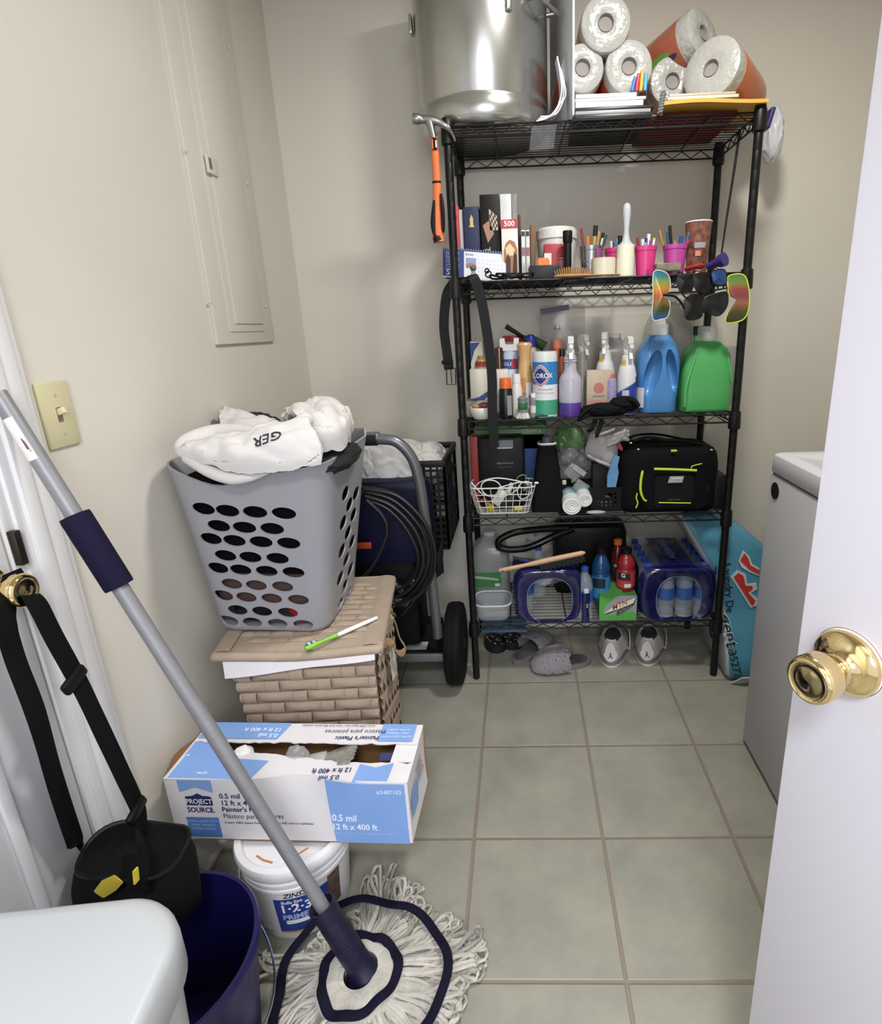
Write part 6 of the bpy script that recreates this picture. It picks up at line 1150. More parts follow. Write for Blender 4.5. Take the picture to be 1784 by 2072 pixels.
def jug(c_, w_, d_, h_, neck, mt, cap, z, capm=WP):
    R4 = lambda k, kd=None: rrect(w_*k, d_*(kd or k), min(w_, d_)*.26*k, 6)
    b = MB().loft([ringz(R4(k), (c_.x, c_.y), z+h_*zz) for zz, k in ((0, .92), (.015, .98), (.05, 1), (.58, 1), (.70, .96), (.80, .80), (.88, .52), (.93, .34), (.955, .30))], mt)
    return [('jug', b)]+([('cap', MB().lathe([(w_*.15, .93*h_), (w_*.17, .94*h_), (w_*.17, h_), (0, h_)], capm, V((c_.x, c_.y, z)), 22))] if cap else [])
P = base_at(1240, 2.06, z0); h_ = hgt(1240, 675, 2.06); mk('water_jug', 'translucent gallon jug with a white cap behind the white spray bottle', 'jug', jug(P, .125, .12, h_, .02, M('a8aaa6', .25, alpha=.62), 1, z0))
P = base_at(1343, 2.10, z0); h_ = hgt(1343, 598, 2.10); mk('water_jug', 'large clear jug standing behind the blue detergent jug', 'jug', jug(P, .165, .11, h_, .02, M('a9aaa6', .15, alpha=.34), 1, z0, M('c9cac8', .3, alpha=.7)))
c_, r_ = cyl_at(1226, 1248, 780, 1.90); zt = hgt(1237, 757, 1.90); P = V((c_.x, 1.905, z0))
mk('squeeze_tube', 'lilac printed tube with a red tip beside the blue spray bottle', 'tube', [('tube', bot([(0, 0), (r_, 0), (r_, zt*.85), (r_*.8, zt*.9)], P, M('8f88a8', .4, var=.2, vs=120))), ('tip', bot([(0, zt*.88), (r_*.8, zt*.88), (r_*.5, zt), (0, zt)], P, M('b8564a', .4)))])
# blue detergent jug with two grip hollows
a_, b_ = at2(1293, z0+.10, 1.875), at2(1379, z0+.10, 1.875); c_ = V(((a_.x+b_.x)/2, 1.935, 0)); w_ = b_.x-a_.x; h_ = hgt(1336, 678, 1.90); BJ = M('4a86c2', .28, coat=.3)
ring = lambda k, zz, kd=1: ringz(rrect(w_*k, .12*kd, .034*min(k, kd), 7), (c_.x, c_.y), z0+h_*zz)
mb = MB().loft([ring(k, zz, kd) for zz, k, kd in ((0, .80, .9), (.012, .86, .97), (.05, .88, 1), (.20, .90, 1), (.32, .96, 1), (.50, .985, 1), (.66, 1, 1), (.78, .96, 1), (.88, .76, .92), (.95, .56, .8), (1.0, .46, .66))], BJ)
t = thing('detergent_jug', 'blue detergent jug with two grip hollows and a white measuring cap', 'detergent jug', (c_.x, c_.y, z0)); jb = mb.build('jug', t, ang=60)
ct = MB()
for sgn, u0 in ((-1, 0), (1, 0)):
    R_ = Matrix.Rotation(sgn*.22, 3, 'Y')
    ct.lathe([(math.cos(q*PI/16-PI/2)*.5 if 0 else max(1e-4, math.sin(q*PI/16)), -math.cos(q*PI/16)) for q in range(17)], BJ, (0, 0, 0), 28)
n_ = len(ct.v)//2; sc = [(c_+V((-.027, -.062, z0+h_*.52)), .026, .036, .076, .22), (c_+V((.036, -.060, z0+h_*.55)), .018, .034, .070, -.18)]
for k, (cc_, ax_, ay_, az_, tl) in enumerate(sc):
    for i in range(k*n_, (k+1)*n_): p = ct.v[i]; q = V((p.x*ax_, p.y*ay_, p.z*az_)); ct.v[i] = cc_+Matrix.Rotation(tl, 3, 'Y')@q
boolean(jb, ct.build('cutter'))
zc0, zc1 = hgt(1336, 677, 1.90), hgt(1336, 645, 1.90)
MB().lathe([(.024, h_-.004), (.030, h_-.003), (.030, zc1-.018), (.022, zc1-.016), (.019, zc1), (0, zc1)], WP, V((c_.x+.002, c_.y, z0)), 32).build('cap', t, label='white measuring cap')
MB().wrap(V((c_.x-w_*.5+.034, c_.y-.026, z0)), .0345, -PI, -PI*.66, .02, h_*.34, M('d6d3d8', .45), 8).build('label', t, label='white and pink side label')
# green jugs
GJ = M('52ac62', .35, coat=.2)
P = base_at(1396, 2.05, z0); h2 = hgt(1400, 660, 2.05)
mk('detergent_jug', 'dark capped green jug standing behind the front green jug', 'detergent jug', [('jug', MB().loft([ringz(rrect(.085*k, .09*k, .03*k, 6), (P.x+.014*(zz > .7), P.y), z0+h2*zz) for zz, k in ((0, .95), (.02, 1), (.55, 1), (.68, .8), (.74, .5), (.80, .36), (.90, .32))], GJ)), ('cap', MB().lathe([(0, h2*.89), (.019, h2*.89), (.019, h2), (0, h2)], M('14201c', .4), V((P.x+.014, P.y, z0)), 24), 'dark cap')])
a_, b_ = at2(1379, z0+.05, 1.87), at2(1482, z0+.05, 1.87); c_ = V(((a_.x+b_.x)/2, 1.93, 0)); w_ = b_.x-a_.x; h_ = hgt(1435, 690, 1.90)
ring = lambda k, zz, kd=1: ringz(rrect(w_*k, .12*kd, .032*min(k, kd), 7), (c_.x+.004, c_.y), z0+h_*zz)
zt = hgt(1440, 660, 1.90)
mk('detergent_jug', 'bright green jug with a clear cap at the right end of the third tier', 'detergent jug', [('jug', MB().loft([ring(k, zz, kd) for zz, k, kd in ((0, .93, .92), (.012, .98, .97), (.05, 1, 1), (.30, .99, 1), (.52, .98, 1), (.62, .96, .98), (.80, .87, .92), (.90, .73, .84), (.965, .52, .66), (1.0, .38, .52))], GJ), None, [('side_grip', MB().tube(spline([V((c_.x-w_*.43, c_.y-.058, z0+.02)), V((c_.x-w_*.43, c_.y-.060, z0+h_*.35)), V((c_.x-w_*.36, c_.y-.058, z0+h_*.58)), V((c_.x-w_*.28, c_.y-.054, z0+h_*.78))], 5), .006, GJ, 8), None), ('side_grip', MB().tube(spline([V((c_.x+w_*.47, c_.y-.054, z0+h_*.42)), V((c_.x+w_*.43, c_.y-.056, z0+h_*.55)), V((c_.x+w_*.36, c_.y-.053, z0+h_*.78))], 5), .005, GJ, 8), None)]),
    ('spout', MB().lathe([(.019, h_-.004), (.021, h_), (.021, h_+.012), (.013, h_+.014), (.013, h_+.028), (0, h_+.028)], WP, V((c_.x+.006, c_.y, z0)), 24)), ('clear_cap', MB().lathe([(.031, h_-.016), (.032, h_+.0), (.030, zt), (0, zt)], M('c9d6cf', .12, alpha=.35), V((c_.x+.006, c_.y, z0)), 28), 'clear measuring cap')])
MB().loft([ringz(rrect(.09*k, .08*k, .02, 5), (base_at(1470, 2.05, z0).x, 2.06), z0+z_) for z_, k in ((0, 1), (.12, 1), (.20, .9))], M('a7a8ad', .2, alpha=.4)).build('clear_bin', label='clear plastic container behind the bright green jug', cat='container')
# black work gloves
BG = M('0a0a0b', .8, spec=.2, bump=.4, bs=150); mb = MB()
mb.blob(base_at(1225, 1.86, z0+.020), (.075, .030, .020), BG, .25, 2.2, 4, 3, ridge=True).blob(base_at(1262, 1.862, z0+.036), (.045, .028, .024), BG, .25, 2.2, 4, 6, ridge=True)
for pts, r_ in ((((1190, 838), (1178, 846), (1170, 850)), .008), (((1205, 850), (1196, 868), (1190, 872)), .0085), (((1218, 850), (1212, 868), (1206, 884)), .0088), (((1195, 825), (1180, 835), (1172, 845)), .008), (((1268, 806), (1284, 812), (1292, 822)), .009)): mb.tube(spline([aty(u, v, 1.842-.012*i) for i, (u, v) in enumerate(pts)], 5), [r_*(1-.03*i) for i in range(11)], BG, 10)
mb.build('work_glove', label='black work gloves flopped over the front edge of the third tier', cat='gloves', ang=75)
MB().box(base_at(1262, 1.838, z0+.028), (.022, .002, .004), M('8f9092', .5)).build('glove_tag', label='pale tag on the black work gloves', cat='tag')
# ------------------------------------------------------------------ fourth tier
z0 = ZS[3]
def carton4(name, label, cat, uL, uR, vT, y, dep, mt, bits=(), zb=None, rot=0): return spine(name, label, cat, uL, uR, vT, y, dep, mt, bits, zb=zb or z0, rot=rot)
carton4('storage_box', 'long green and blue carton at the back of the fourth tier', 'carton', 962, 1108, 862, 2.02, .12, M('4f7a45', .45), (pt('print', M('274a8c', .45), 0, 1, .0, .885), pt('print', M('3f78a8', .45), .55, .95, .70, .885), tb('lettering', 'OZARKA', .018, M('b9d0b9', .5), .78, .93)))
carton4('red_box', 'red box edge squeezed at the left of the black tool case', 'box', 954, 969, 884, 1.965, .08, M('9c2f2c', .5))
mb_, o_, w_, h_ = slab(968, 1062, 885, 1.935, .08, z0, M('101012', .5, spec=.25), bev=.014)
mk('tool_case', 'black hard case with grey printed specification label', 'case', [('case', mb_), ('label', MB().patch([(w_*.42, h_*.86), (w_*.76, h_*.86), (w_*.76, h_*.96), (w_*.42, h_*.96)], M('77787a', .5), o_, X_, Z_)), ('edge_strip', MB().patch([(w_*.42, h_*.845), (w_*.74, h_*.845), (w_*.76, h_*.86), (w_*.42, h_*.86)], M('c9c9c9', .5), o_, X_, Z_, .0008)), ('lettering', MB().text('PERFORMANCE', .0085, M('8f8f92', .5), o_+V((w_*.58, -.0008, h_*.64)), X_, Z_, d=.001)), ('lettering', MB().text('1 2 V  L I T H I U M', .0060, M('7d7d80', .5), o_+V((w_*.58, -.0008, h_*.585)), X_, Z_, d=.001))])
# white wire basket of cables
tl, tr, bl_, brt = at2(949, z0+.105, 1.86), at2(1082, z0+.10, 1.86), at2(968, z0+.004, 1.875), at2(1068, z0+.004, 1.875)
x0, x1, xb0, xb1, y0, y1, zt = tl.x, tr.x, bl_.x, brt.x, 1.850, 1.975, z0+.098
t = thing('wire_basket', 'white wire basket full of cables and chargers at the left of the fourth tier', 'basket', ((x0+x1)/2, 1.91, z0)); WW = M('d6d6d2', .35)
def wb(u, v, z): k = (z-z0)/.098; return V(((xb0+(x0-xb0)*k)*(1-u)+(xb1+(x1-xb1)*k)*u, y0+.012*(1-k)+(y1-.012*(1-k)-y0-.012*(1-k))*v, z))
fr_ = MB()
def lp(z, r, mb): mb.tube([wb(x+.5, y+.5, z) for x, y in rrect(1, 1, .16, 5)], r, WW, 8, closed=True)
lp(zt, .0026, fr_); fr_.build('rim', t)
mb = MB()
for z in (z0+.003, z0+.027, z0+.050, z0+.073): lp(z, .0014, mb)
for i in range(8):
    u = .08+.84*i/7; mb.tube([wb(u, 0, zt), wb(u, 0, z0+.003), wb(u, 1, z0+.003), wb(u, 1, zt)], .0013, WW, 6)
for i in range(5):
    v = .1+.8*i/4; mb.tube([wb(0, v, zt), wb(0, v, z0+.003), wb(1, v, z0+.003), wb(1, v, zt)], .0013, WW, 6)
mb.build('wire_mesh', t)
rn = random.Random(11); CBW = M('dcdcd9', .4)
def cable(label, pts, r=.0022, mt=CBW, closed=False): return MB().tube(spline(pts, 8, closed), r, mt, 8, closed=closed).build('charging_cable', label=label, cat='cable', group='cables in the white wire basket')
cable('white cable arching high over the wire basket', [wb(.02, .3, z0+.085), wb(.18, .2, z0+.115), wb(.40, .15, z0+.130), wb(.65, .15, z0+.122), wb(.9, .25, z0+.100), wb(.85, .5, z0+.07)])
cable('white cable looped in a circle at the left of the wire basket', [wb(.33+.15*math.cos(a_), .10, z0+.095+.030*math.sin(a_)) for a_ in [i*PI/5 for i in range(10)]], closed=True)
cable('white cable looped at the right of the wire basket', [wb(.85+.11*math.cos(a_), .08, z0+.085+.032*math.sin(a_)) for a_ in [i*PI/5 for i in range(10)]], closed=True)
cable('white cable sagging across the inside of the wire basket', [wb(.05, .2, z0+.115), wb(.12, .10, z0+.09), wb(.22, .08, z0+.07), wb(.45, .07, z0+.065), wb(.65, .07, z0+.075), wb(.78, .10, z0+.10)])
cable('thin grey cable rising at the right rear of the wire basket', [wb(.70, .4, z0+.07), wb(.72, .35, z0+.12), wb(.80, .35, z0+.132), wb(.86, .4, z0+.12), wb(.84, .5, z0+.09)], .0016, M('8d8d8d', .4))
A = aty(1060, 978, 1.845); mk('charging_plug', 'white cable plug sticking out at the right of the wire basket', 'plug', [('plug', MB().box(aty(1085, 977, 1.845), (.014, .006, .007), WP, bev=.002)), ('lead', MB().tube(spline([wb(.45, .05, z0+.098), aty(1050, 976, 1.842), aty(1076, 977, 1.845)], 6), .0022, CBW, 8))])
MB().box(wb(.44, .30, z0+.055), (.034, .026, .060), M('d0d0cc', .4), rot=Matrix.Rotation(.6, 3, 'Y'), bev=.005).build('charger', label='large white charger block in the wire basket', cat='charger')
MB().box(wb(.62, .25, z0+.088), (.016, .014, .040), M('cfcfca', .4), rot=Matrix.Rotation(.4, 3, 'Y'), bev=.004).build('charger', label='slim white charger leaning at the middle of the wire basket', cat='charger')
MB().box(wb(.79, .10, z0+.018), (.030, .010, .016), M('d6be3a', .4), bev=.002).build('yellow_tape', label='yellow tape piece at the lower right of the wire basket', cat='tape')
c_ = wb(.24, .30, z0+.006); MB().lathe([(0, 0), (.016, 0), (.016, .026), (0, .026)], M('b09a30', .4), c_, 24).build('yellow_reel', label='yellow reel at the lower left of the wire basket', cat='reel')
MB().box(wb(.16, .2, z0+.048), (.024, .014, .012), M('9a3230', .4), rot=.3, bev=.004).build('red_gadget', label='small red gadget at the left of the wire basket', cat='gadget')
MB().blob(wb(.5, .55, z0+.035), (.055, .035, .030), M('18181a', .5), .3, 2.5, 3, 4, ridge=True).build('black_adapter', label='black adapters and leads at the bottom of the wire basket', cat='adapters', kind='stuff')
# tall black bag, trash rolls, clamshell, gloves
pts = [(1078, 1044), (1140, 1046), (1138, 985), (1131, 935), (1124, 902), (1092, 900), (1088, 940), (1082, 990)]
mb = MB(); rg = []
for z_, uL, uR, d_ in ((1044, 1076, 1141, .085), (1000, 1078, 1139, .08), (950, 1084, 1133, .07), (915, 1088, 1128, .055), (900, 1090, 1125, .045)):
    a_, b_ = aty(uL, z_, 1.86), aty(uR, z_, 1.86); zz = max(z0+.001, (a_.z+b_.z)/2); rg.append([V(((a_.x+b_.x)/2+x, 1.865+.045+y, zz)) for x, y in rrect(b_.x-a_.x, d_, .018, 5)])
mb.loft(rg, M('0c0c0e', .8, bump=.3, bs=120, spec=.15)); top_ = rg[-1]; cx_ = sum(p.x for p in top_)/len(top_)
mk('bottle_carrier', 'tall black tapering carrier with a pale band round its neck', 'carrier', [('body', mb), ('neck_band', MB().tube([p+Z_*-.004 for p in top_], .0045, M('b9c4c6', .5), 8, closed=True), 'pale neck band'), ('inner_neck', MB().lathe([(.017, 0), (.015, .018), (.012, .02), (.013, .0)], M('4a4c4e', .5), V((cx_, 1.91, top_[0].z)), 24)), ('side_stripe', MB().tube([rg[3][8]+V((-.001, -.01, 0)), rg[4][8]+V((-.001, -.01, -.004))], .003, M('8fb0b4', .5), 6))])
for (u, v, r__, du, dv, lab) in ((1157, 1027, 19, -6, -45, 'larger white rolled bag lying at the front of the fourth tier'), (1183, 1012, 15, -8, -26, 'smaller white rolled bag beside the black basket')):
    F = aty(u, v, 1.835); dep = (F-EYE).dot(FW); r_ = r__*dep/FPX; F.z = max(F.z, z0+r_); E_ = V((aty(u+du, v+dv, 1.95).x, 1.95, F.z+.004)); d = (E_-F); q = d.to_track_quat('Z', 'Y').to_matrix(); RW = M('dadad6', .5, bump=.4, bs=60)
    mb = MB().lathe([(.002, .004), (r_*.2, 0), (r_*.25, .003), (r_*.45, .0), (r_*.5, .004), (r_*.72, 0), (r_*.78, .003), (r_, .002), (r_*1.01, .01), (r_*.98, d.length), (0, d.length)], RW, F, 26, q)
    mk('bag_roll', lab, 'roll', [('roll', mb), ('blue_wrap', MB().lathe([(r_*1.012, .045), (r_*1.02, .05), (r_*1.02, d.length-.004), (r_*1.01, d.length-.002)], M('a9c6c9', .5, bump=.4, bs=60), F, 26, q), 'pale blue wrap')], 'rolled bags on the fourth tier')
mb = MB().box(aty(1160, 955, 1.90), (.055, .012, .05), M('9aa0a0', .12, alpha=.4), rot=Matrix.Rotation(.7, 3, 'Y'), bev=.004); mb.box(aty(1175, 985, 1.89), (.05, .012, .04), M('9aa0a0', .12, alpha=.4), rot=Matrix.Rotation(.6, 3, 'Y'), bev=.004)
mk('clamshell_pack', 'empty clear clamshell pack tilted behind the rolled bags', 'package', [('shell', mb), ('hanger', MB().box(aty(1172, 952, 1.892), (.050, .0015, .018), M('a9b0b2', .3, alpha=.75), rot=Matrix.Rotation(.65, 3, 'Y')))])
MB().box(aty(1141, 976, 1.885), (.014, .012, .016), M('b9b5a9', .5), rot=.4, bev=.003).build('tape_dispenser', label='small beige block beside the clear clamshell pack', cat='block')
MB().box(aty(1158, 974, 1.882), (.008, .004, .009), M('4a8a4a', .5), rot=.4).build('green_chip', label='tiny green chip by the clear clamshell pack', cat='chip')
MB().blob(aty(1152, 900, 2.00), (.055, .05, .07), M('5f8a55', .25, alpha=.75), .3, 2.5, 4, 4, ridge=True).build('green_bag', label='crumpled green plastic bag behind the white gloves', cat='plastic bag')
MB().blob(aty(1160, 930, 1.96), (.06, .04, .05), M('8d8990', .3, alpha=.6), .3, 2.5, 4, 9, ridge=True).build('clear_bag', label='crumpled clear bag under the green plastic bag', cat='plastic bag')
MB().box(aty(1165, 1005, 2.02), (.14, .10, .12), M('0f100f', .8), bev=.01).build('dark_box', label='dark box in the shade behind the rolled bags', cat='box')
GG = M('a9a4a6', .9, bump=.5, bs=300); mb = MB()
poly3(smooth2([(1198, 874), (1220, 870), (1243, 878), (1248, 895), (1241, 918), (1238, 945), (1212, 937), (1185, 922), (1189, 896)]), 1.895, .020, GG, .018, mb)
poly3(smooth2([(1215, 885), (1240, 880), (1250, 900), (1244, 948), (1222, 940), (1214, 920)]), 1.885, .012, GG, .012, mb)
mb.tube([aty(1187, 920, 1.885), aty(1212, 934, 1.880), aty(1240, 944, 1.885)], .006, GG, 10)
for i, (u, v) in enumerate(((1272, 872), (1273, 880), (1272, 890), (1266, 868))): mb.tube(spline([aty(1228, 886+5*i, 1.880-.003*i), aty(1252, 878+4*i, 1.872-.003*i), aty(u, v, 1.874)], 5), [.0075]*10+[.0055], GG, 10)
mb.tube(spline([aty(1200, 882, 1.86), aty(1222, 876, 1.856), aty(1243, 868, 1.86)], 5), .006, M('d3d0c6', .9), 8, flat=.5)
mb.build('work_glove', label='grey knitted work gloves piled above the black perforated basket', cat='gloves', ang=75)
MB().box((aty(1215, 970, 1.93).x, 1.945, (z0+aty(1215, 940, 1.9).z)/2), (.06, .05, aty(1215, 940, 1.9).z-z0), M('1b1716', .7), bev=.004).build('brown_box', label='dark brown box under the grey work gloves', cat='box')
mb = MB().prism([(0, .0), (.030, .0), (.038, .05), (.034, .075), (.040, .105), (.022, .112), (.012, .08), (.0, .04)], aty(1228, 986, 1.850), X_, Z_, V((0, .012, 0)), M('5f8fb8', .25, bump=.6, bs=30))
mk('snack_bag', 'blue and white foil pouch with a red corner beside the cooler', 'pouch', [('pouch', mb), ('red_corner', MB().prism([(0, 0), (.016, -.012), (.018, -.002), (.004, .022)], aty(1249, 906, 1.848), X_, Z_, V((0, .010, 0)), M('8a2a2c', .4)))])
# black perforated basket
a_, b_ = at2(1196, z0+.03, 1.868), at2(1256, z0+.03, 1.868); hb = zv(1225, 986, 1.868)-z0; t = thing('perforated_basket', 'small black perforated plastic basket left of the cooler', 'basket', ((a_.x+b_.x)/2, 1.90, z0)); PB = M('0d0d0e', .5, spec=.25)
mb = MB().box(((a_.x+b_.x)/2, 1.868, z0+hb/2), (b_.x-a_.x, .003, hb), PB); fw_ = mb.build('front_wall', t); ct = MB()
for u, v in ((1210, 1017), (1218, 1017), (1227, 1017), (1236, 1017), (1245, 1017), (1210, 1024), (1218, 1024), (1227, 1024), (1236, 1024), (1245, 1000), (1245, 1008)): ct.cyl(aty(u, v, 1.86), aty(u, v, 1.86)+V((0, .02, 0)), .0042, PB, n=12)
p = aty(1231, 1002, 1.868); ct.loft([[p+V((x, d_, z)) for x, z in rrect(.026, .016, .0075, 5)] for d_ in (-.01, .01)], PB); boolean(fw_, ct.build('cutter'))
for x in (a_.x, b_.x): MB().box((x, 1.905, z0+hb/2), (.003, .075, hb), PB).build('side_wall', t)
MB().box(((a_.x+b_.x)/2, 1.942, z0+hb/2), (b_.x-a_.x, .003, hb), PB).build('back_wall', t); MB().box(((a_.x+b_.x)/2, 1.905, z0+.002), (b_.x-a_.x, .075, .003), PB).build('base', t)
MB().blob(((a_.x+b_.x)/2, 1.905, z0+.025), (.03, .028, .02), M('a9a9a6', .6), .3, 2, 3, 3, ridge=True).build('paper_scraps', label='pale paper scraps inside the black perforated basket', cat='paper')
MB().blob(base_at(1205, 1.842, z0+.006), (.03, .008, .006), M('b5b5b2', .2, alpha=.7), .3, 3, 3, 3, ridge=True).build('plastic_wrap', label='strip of clear plastic film before the black perforated basket', cat='plastic wrap')
# cooler bag
a_, b_ = at2(1256, z0+.06, 1.835), at2(1458, z0+.06, 1.835); w_ = b_.x-a_.x; cx_ = (a_.x+b_.x)/2; ht = zv(1350, 905, 1.88)-z0
CO = M('0c0c0e', .85, bump=.25, bs=220, spec=.15); CO2 = M('121317', .8, bump=.2, bs=220, spec=.2); LIM = M('b9d63a', .5)
t = thing('cooler_bag', 'black soft cooler bag with lime green zips at the right of the fourth tier', 'cooler bag', (cx_, 1.93, z0))
rr4 = lambda k, z_, dy=0: [V((cx_+x*k, 1.945+y*k+dy, z0+z_)) for x, y in rrect(w_, .20, .045, 7)]
MB().loft([rr4(.95, .0), rr4(.985, .006), rr4(1, .03), rr4(1, ht*.70), rr4(.99, ht*.78), rr4(.96, ht*.9), rr4(.90, ht*.97), rr4(.80, ht)], CO).build('body', t)
MB().loft([[V((cx_+.012+x, 1.838+d_, z0+ht*.36+z_)) for x, z_ in rrect(w_*.66, ht*.58, .035, 6)] for d_ in (.02, -.006, -.012)], CO).build('front_pocket', t)
MB().loft([[V((cx_+.006+x, 1.830+d_, z0+ht*.36+z_)) for x, z_ in rrect(w_*.38, ht*.50, .012, 6)] for d_ in (.01, -.006, -.008)], CO2).build('pocket_panel', t)
yz = 1.818
MB().tube(spline([aty(1323, 949, yz), aty(1365, 950, yz), aty(1409, 952, yz)], 5), .0042, LIM, 8).build('zip', t, label='lime green zip'); MB().tube(spline([aty(1398, 948, yz), aty(1401, 943, yz), aty(1420, 938, yz)], 5), .0018, LIM, 6).build('zip_pull', t)
MB().tube(spline([aty(1300, 952, yz+.006), aty(1296, 975, yz+.004), aty(1296, 995, yz+.004), aty(1302, 1010, yz+.004), aty(1308, 1014, yz+.006)], 5), [.002]+[.0045]*12+[.0035]*7+[.002], LIM, 8).build('zip', t, label='lime green curved zip'); MB().tube(spline([aty(1289, 998, yz+.006), aty(1287, 1008, yz+.005), aty(1290, 1018, yz+.005), aty(1286, 1028, yz+.006)], 5), .0024, LIM, 8).build('zip_pull', t)
MB().tube([aty(1332, 1017, yz), aty(1397, 1018, yz)], .0022, LIM, 6).build('zip', t)
MB().box(aty(1363, 912, 1.842), (.020, .004, .007), LIM, bev=.001).build('zip_tab', t); MB().tube(spline([aty(1432, 968, 1.83), aty(1433, 990, 1.828), aty(1425, 1012, 1.83)], 5), .0014, M('8f8f88', .5), 6).build('piping', t)
p = aty(1367, 970, 1.8205); MB().prism([(-.026, -.011), (.021, -.011), (.026, .011), (-.021, .011)], p, X_, Z_, V((0, -.003, 0)), M('a8a8a8', .4)).build('logo_plate', t, label='grey logo plate'); MB().prism([(-.019, -.006), (.015, -.006), (.019, .006), (-.015, .006)], p+V((0, -.0032, 0)), X_, Z_, V((0, -.0005, 0)), M('d6d6d4', .4)).build('logo_panel', t)
MB().text('Coleman', .0095, M('2a2a2c', .5), p+V((0, -.0040, 0)), X_, Z_, bold=.01, d=.0008).build('lettering', t)
MB().text('SPORT COOLER', .0055, M('7d7d80', .5), aty(1363, 1011, 1.8205), X_, Z_, d=.001).build('lettering', t)
MB().tube(spline([aty(1280, 893, 1.90), aty(1310, 885, 1.90), aty(1345, 890, 1.90), aty(1385, 893, 1.90), aty(1420, 900, 1.90)], 6), [.010]*9+[.013]*8+[.010]*8, CO, 10, flat=.5, up=(0, 0, 1)).build('carry_handle', t); MB().tube(spline([aty(1262, 900, 1.89), aty(1282, 882, 1.93), aty(1330, 879, 1.95), aty(1395, 892, 1.95), aty(1440, 905, 1.92)], 6), .011, CO, 10, flat=.35, up=(0, .3, 1)).build('shoulder_strap', t)
for u, v in ((1276, 896), (1291, 909), (1439, 910)): MB().box(aty(u, v, 1.842), (.007, .003, .004), M('d0d0cc', .4)).build('strap_tag', t)
mb_, o_, w_, h_ = slab(1440, 1468, 962, 1.86, .14, z0, M('0e0e10', .5), bev=.004); mk('black_binder', 'black binder squeezed between cooler bag and right post', 'binder', [('cover', mb_), ('edge', MB().tube([o_+V((w_, 0, h_)), o_+V((w_, 0, .006))], .0016, M('8d8d8d', .5), 6))])
# ------------------------------------------------------------------ lowest tier
z0 = ZS[4]
P = base_at(995, 2.075, z0); h_ = hgt(995, 1073, 2.075, z0)
gj = jug(P, .15, .13, h_, .02, M('a5a7a4', .22, alpha=.62), 1, z0, M('c9c9c6', .3, alpha=.8)); a_ = P
mk('water_jug', 'translucent gallon jug with a green label at the left of the lowest tier', 'jug', gj+[('label', MB().box((P.x-.01, P.y-.0662, z0+h_*.33), (.105, .001, .062), M('3f7a48', .4))), ('label_print', MB().box((P.x+.028, P.y-.067, z0+h_*.25), (.02, .0008, .012), M('c9cfc9', .5))), ('label_wave', MB().patch([(-.05, 0), (.04, -.012), (.045, -.004), (.0, .004), (-.05, .010)], M('9fb59a', .5), (P.x-.01, P.y-.0668, z0+h_*.36), X_, Z_))])
# clear food container and lid
cx_, cy_ = base_at(1001, 1.90, z0).x, 1.90; FC = M('b5babd', .12, alpha=.34)
zt = .070; t = thing('food_container', 'open clear plastic food container at the front left of the lowest tier', 'container', (cx_, cy_, z0))
R5 = lambda k, z_: ringz(rrect(.135*k, .125*k, .035*k, 7), (cx_-.004, cy_), z0+z_)
MB().loft([R5(.80, .006), R5(.80, .0), R5(.86, .004), R5(.97, zt-.012), R5(.96, zt-.012), R5(.85, .008)], FC).build('tub', t); MB().tube(R5(1.0, zt-.006), .004, M('c9cdd0', .15, alpha=.7), 8, closed=True).build('rim', t)
MB().loft([[V((p.x, p.y, p.z)) for p in ringz(rrect(.22, .11, .02, 5), (base_at(1030, 1.87, z0).x, 1.89), .178+z_)] for z_ in (0, .014)], M('2f4a66', .3, alpha=.9)).build('blue_lid', label='flat blue tray tucked under the lowest wires at the left', cat='tray') if 0 else None
MB().box((base_at(1020, 1.87, .19).x, 1.90, .1885), (.17, .11, .010), M('3a5a78', .25), bev=.003).build('blue_tray', label='flat blue tray stowed right below the lowest tier at the left', cat='tray')
# hand vacuum at the back
VB = M('0b0b0d', .4, spec=.3); t = thing('hand_vacuum', 'black vacuum with a looped hose lying along the back of the lowest tier', 'vacuum cleaner', (.16, 2.05, z0))
MB().tube(spline([aty(1150, 1068, 2.02), aty(1090, 1071, 2.0), aty(1040, 1078, 1.98), aty(1010, 1093, 1.97), aty(1012, 1108, 1.97), aty(1040, 1112, 1.97), aty(1075, 1106, 1.98), aty(1120, 1085, 2.0), aty(1160, 1070, 2.02)], 7), .013, VB, 14).build('hose', t)
a_, b_ = base_at(1120, 2.06, z0).x, base_at(1262, 2.06, z0).x
MB().box(((a_+b_)/2, 2.08, (z0+zv(1190, 1070, 2.02))/2+.01), (b_-a_, .13, zv(1190, 1070, 2.02)-z0), M('070708', .45, spec=.2), bev=.03).build('body', t)
MB().tube([aty(1076, 1106, 1.965), aty(1095, 1098, 1.965), aty(1116, 1089, 1.965)], [.002, .005, .002], M('a9a9ad', .3), 8, flat=.4, up=(0, 0, 1)).build('pale_strip', t, label='pale grey strip')  # tapered pale grey strip along the hose
for u, v in ((1067, 1093), (1083, 1082)): MB().cyl(aty(u, v, 2.02), aty(u, v, 1.99), .008, VB).build('knob', t)
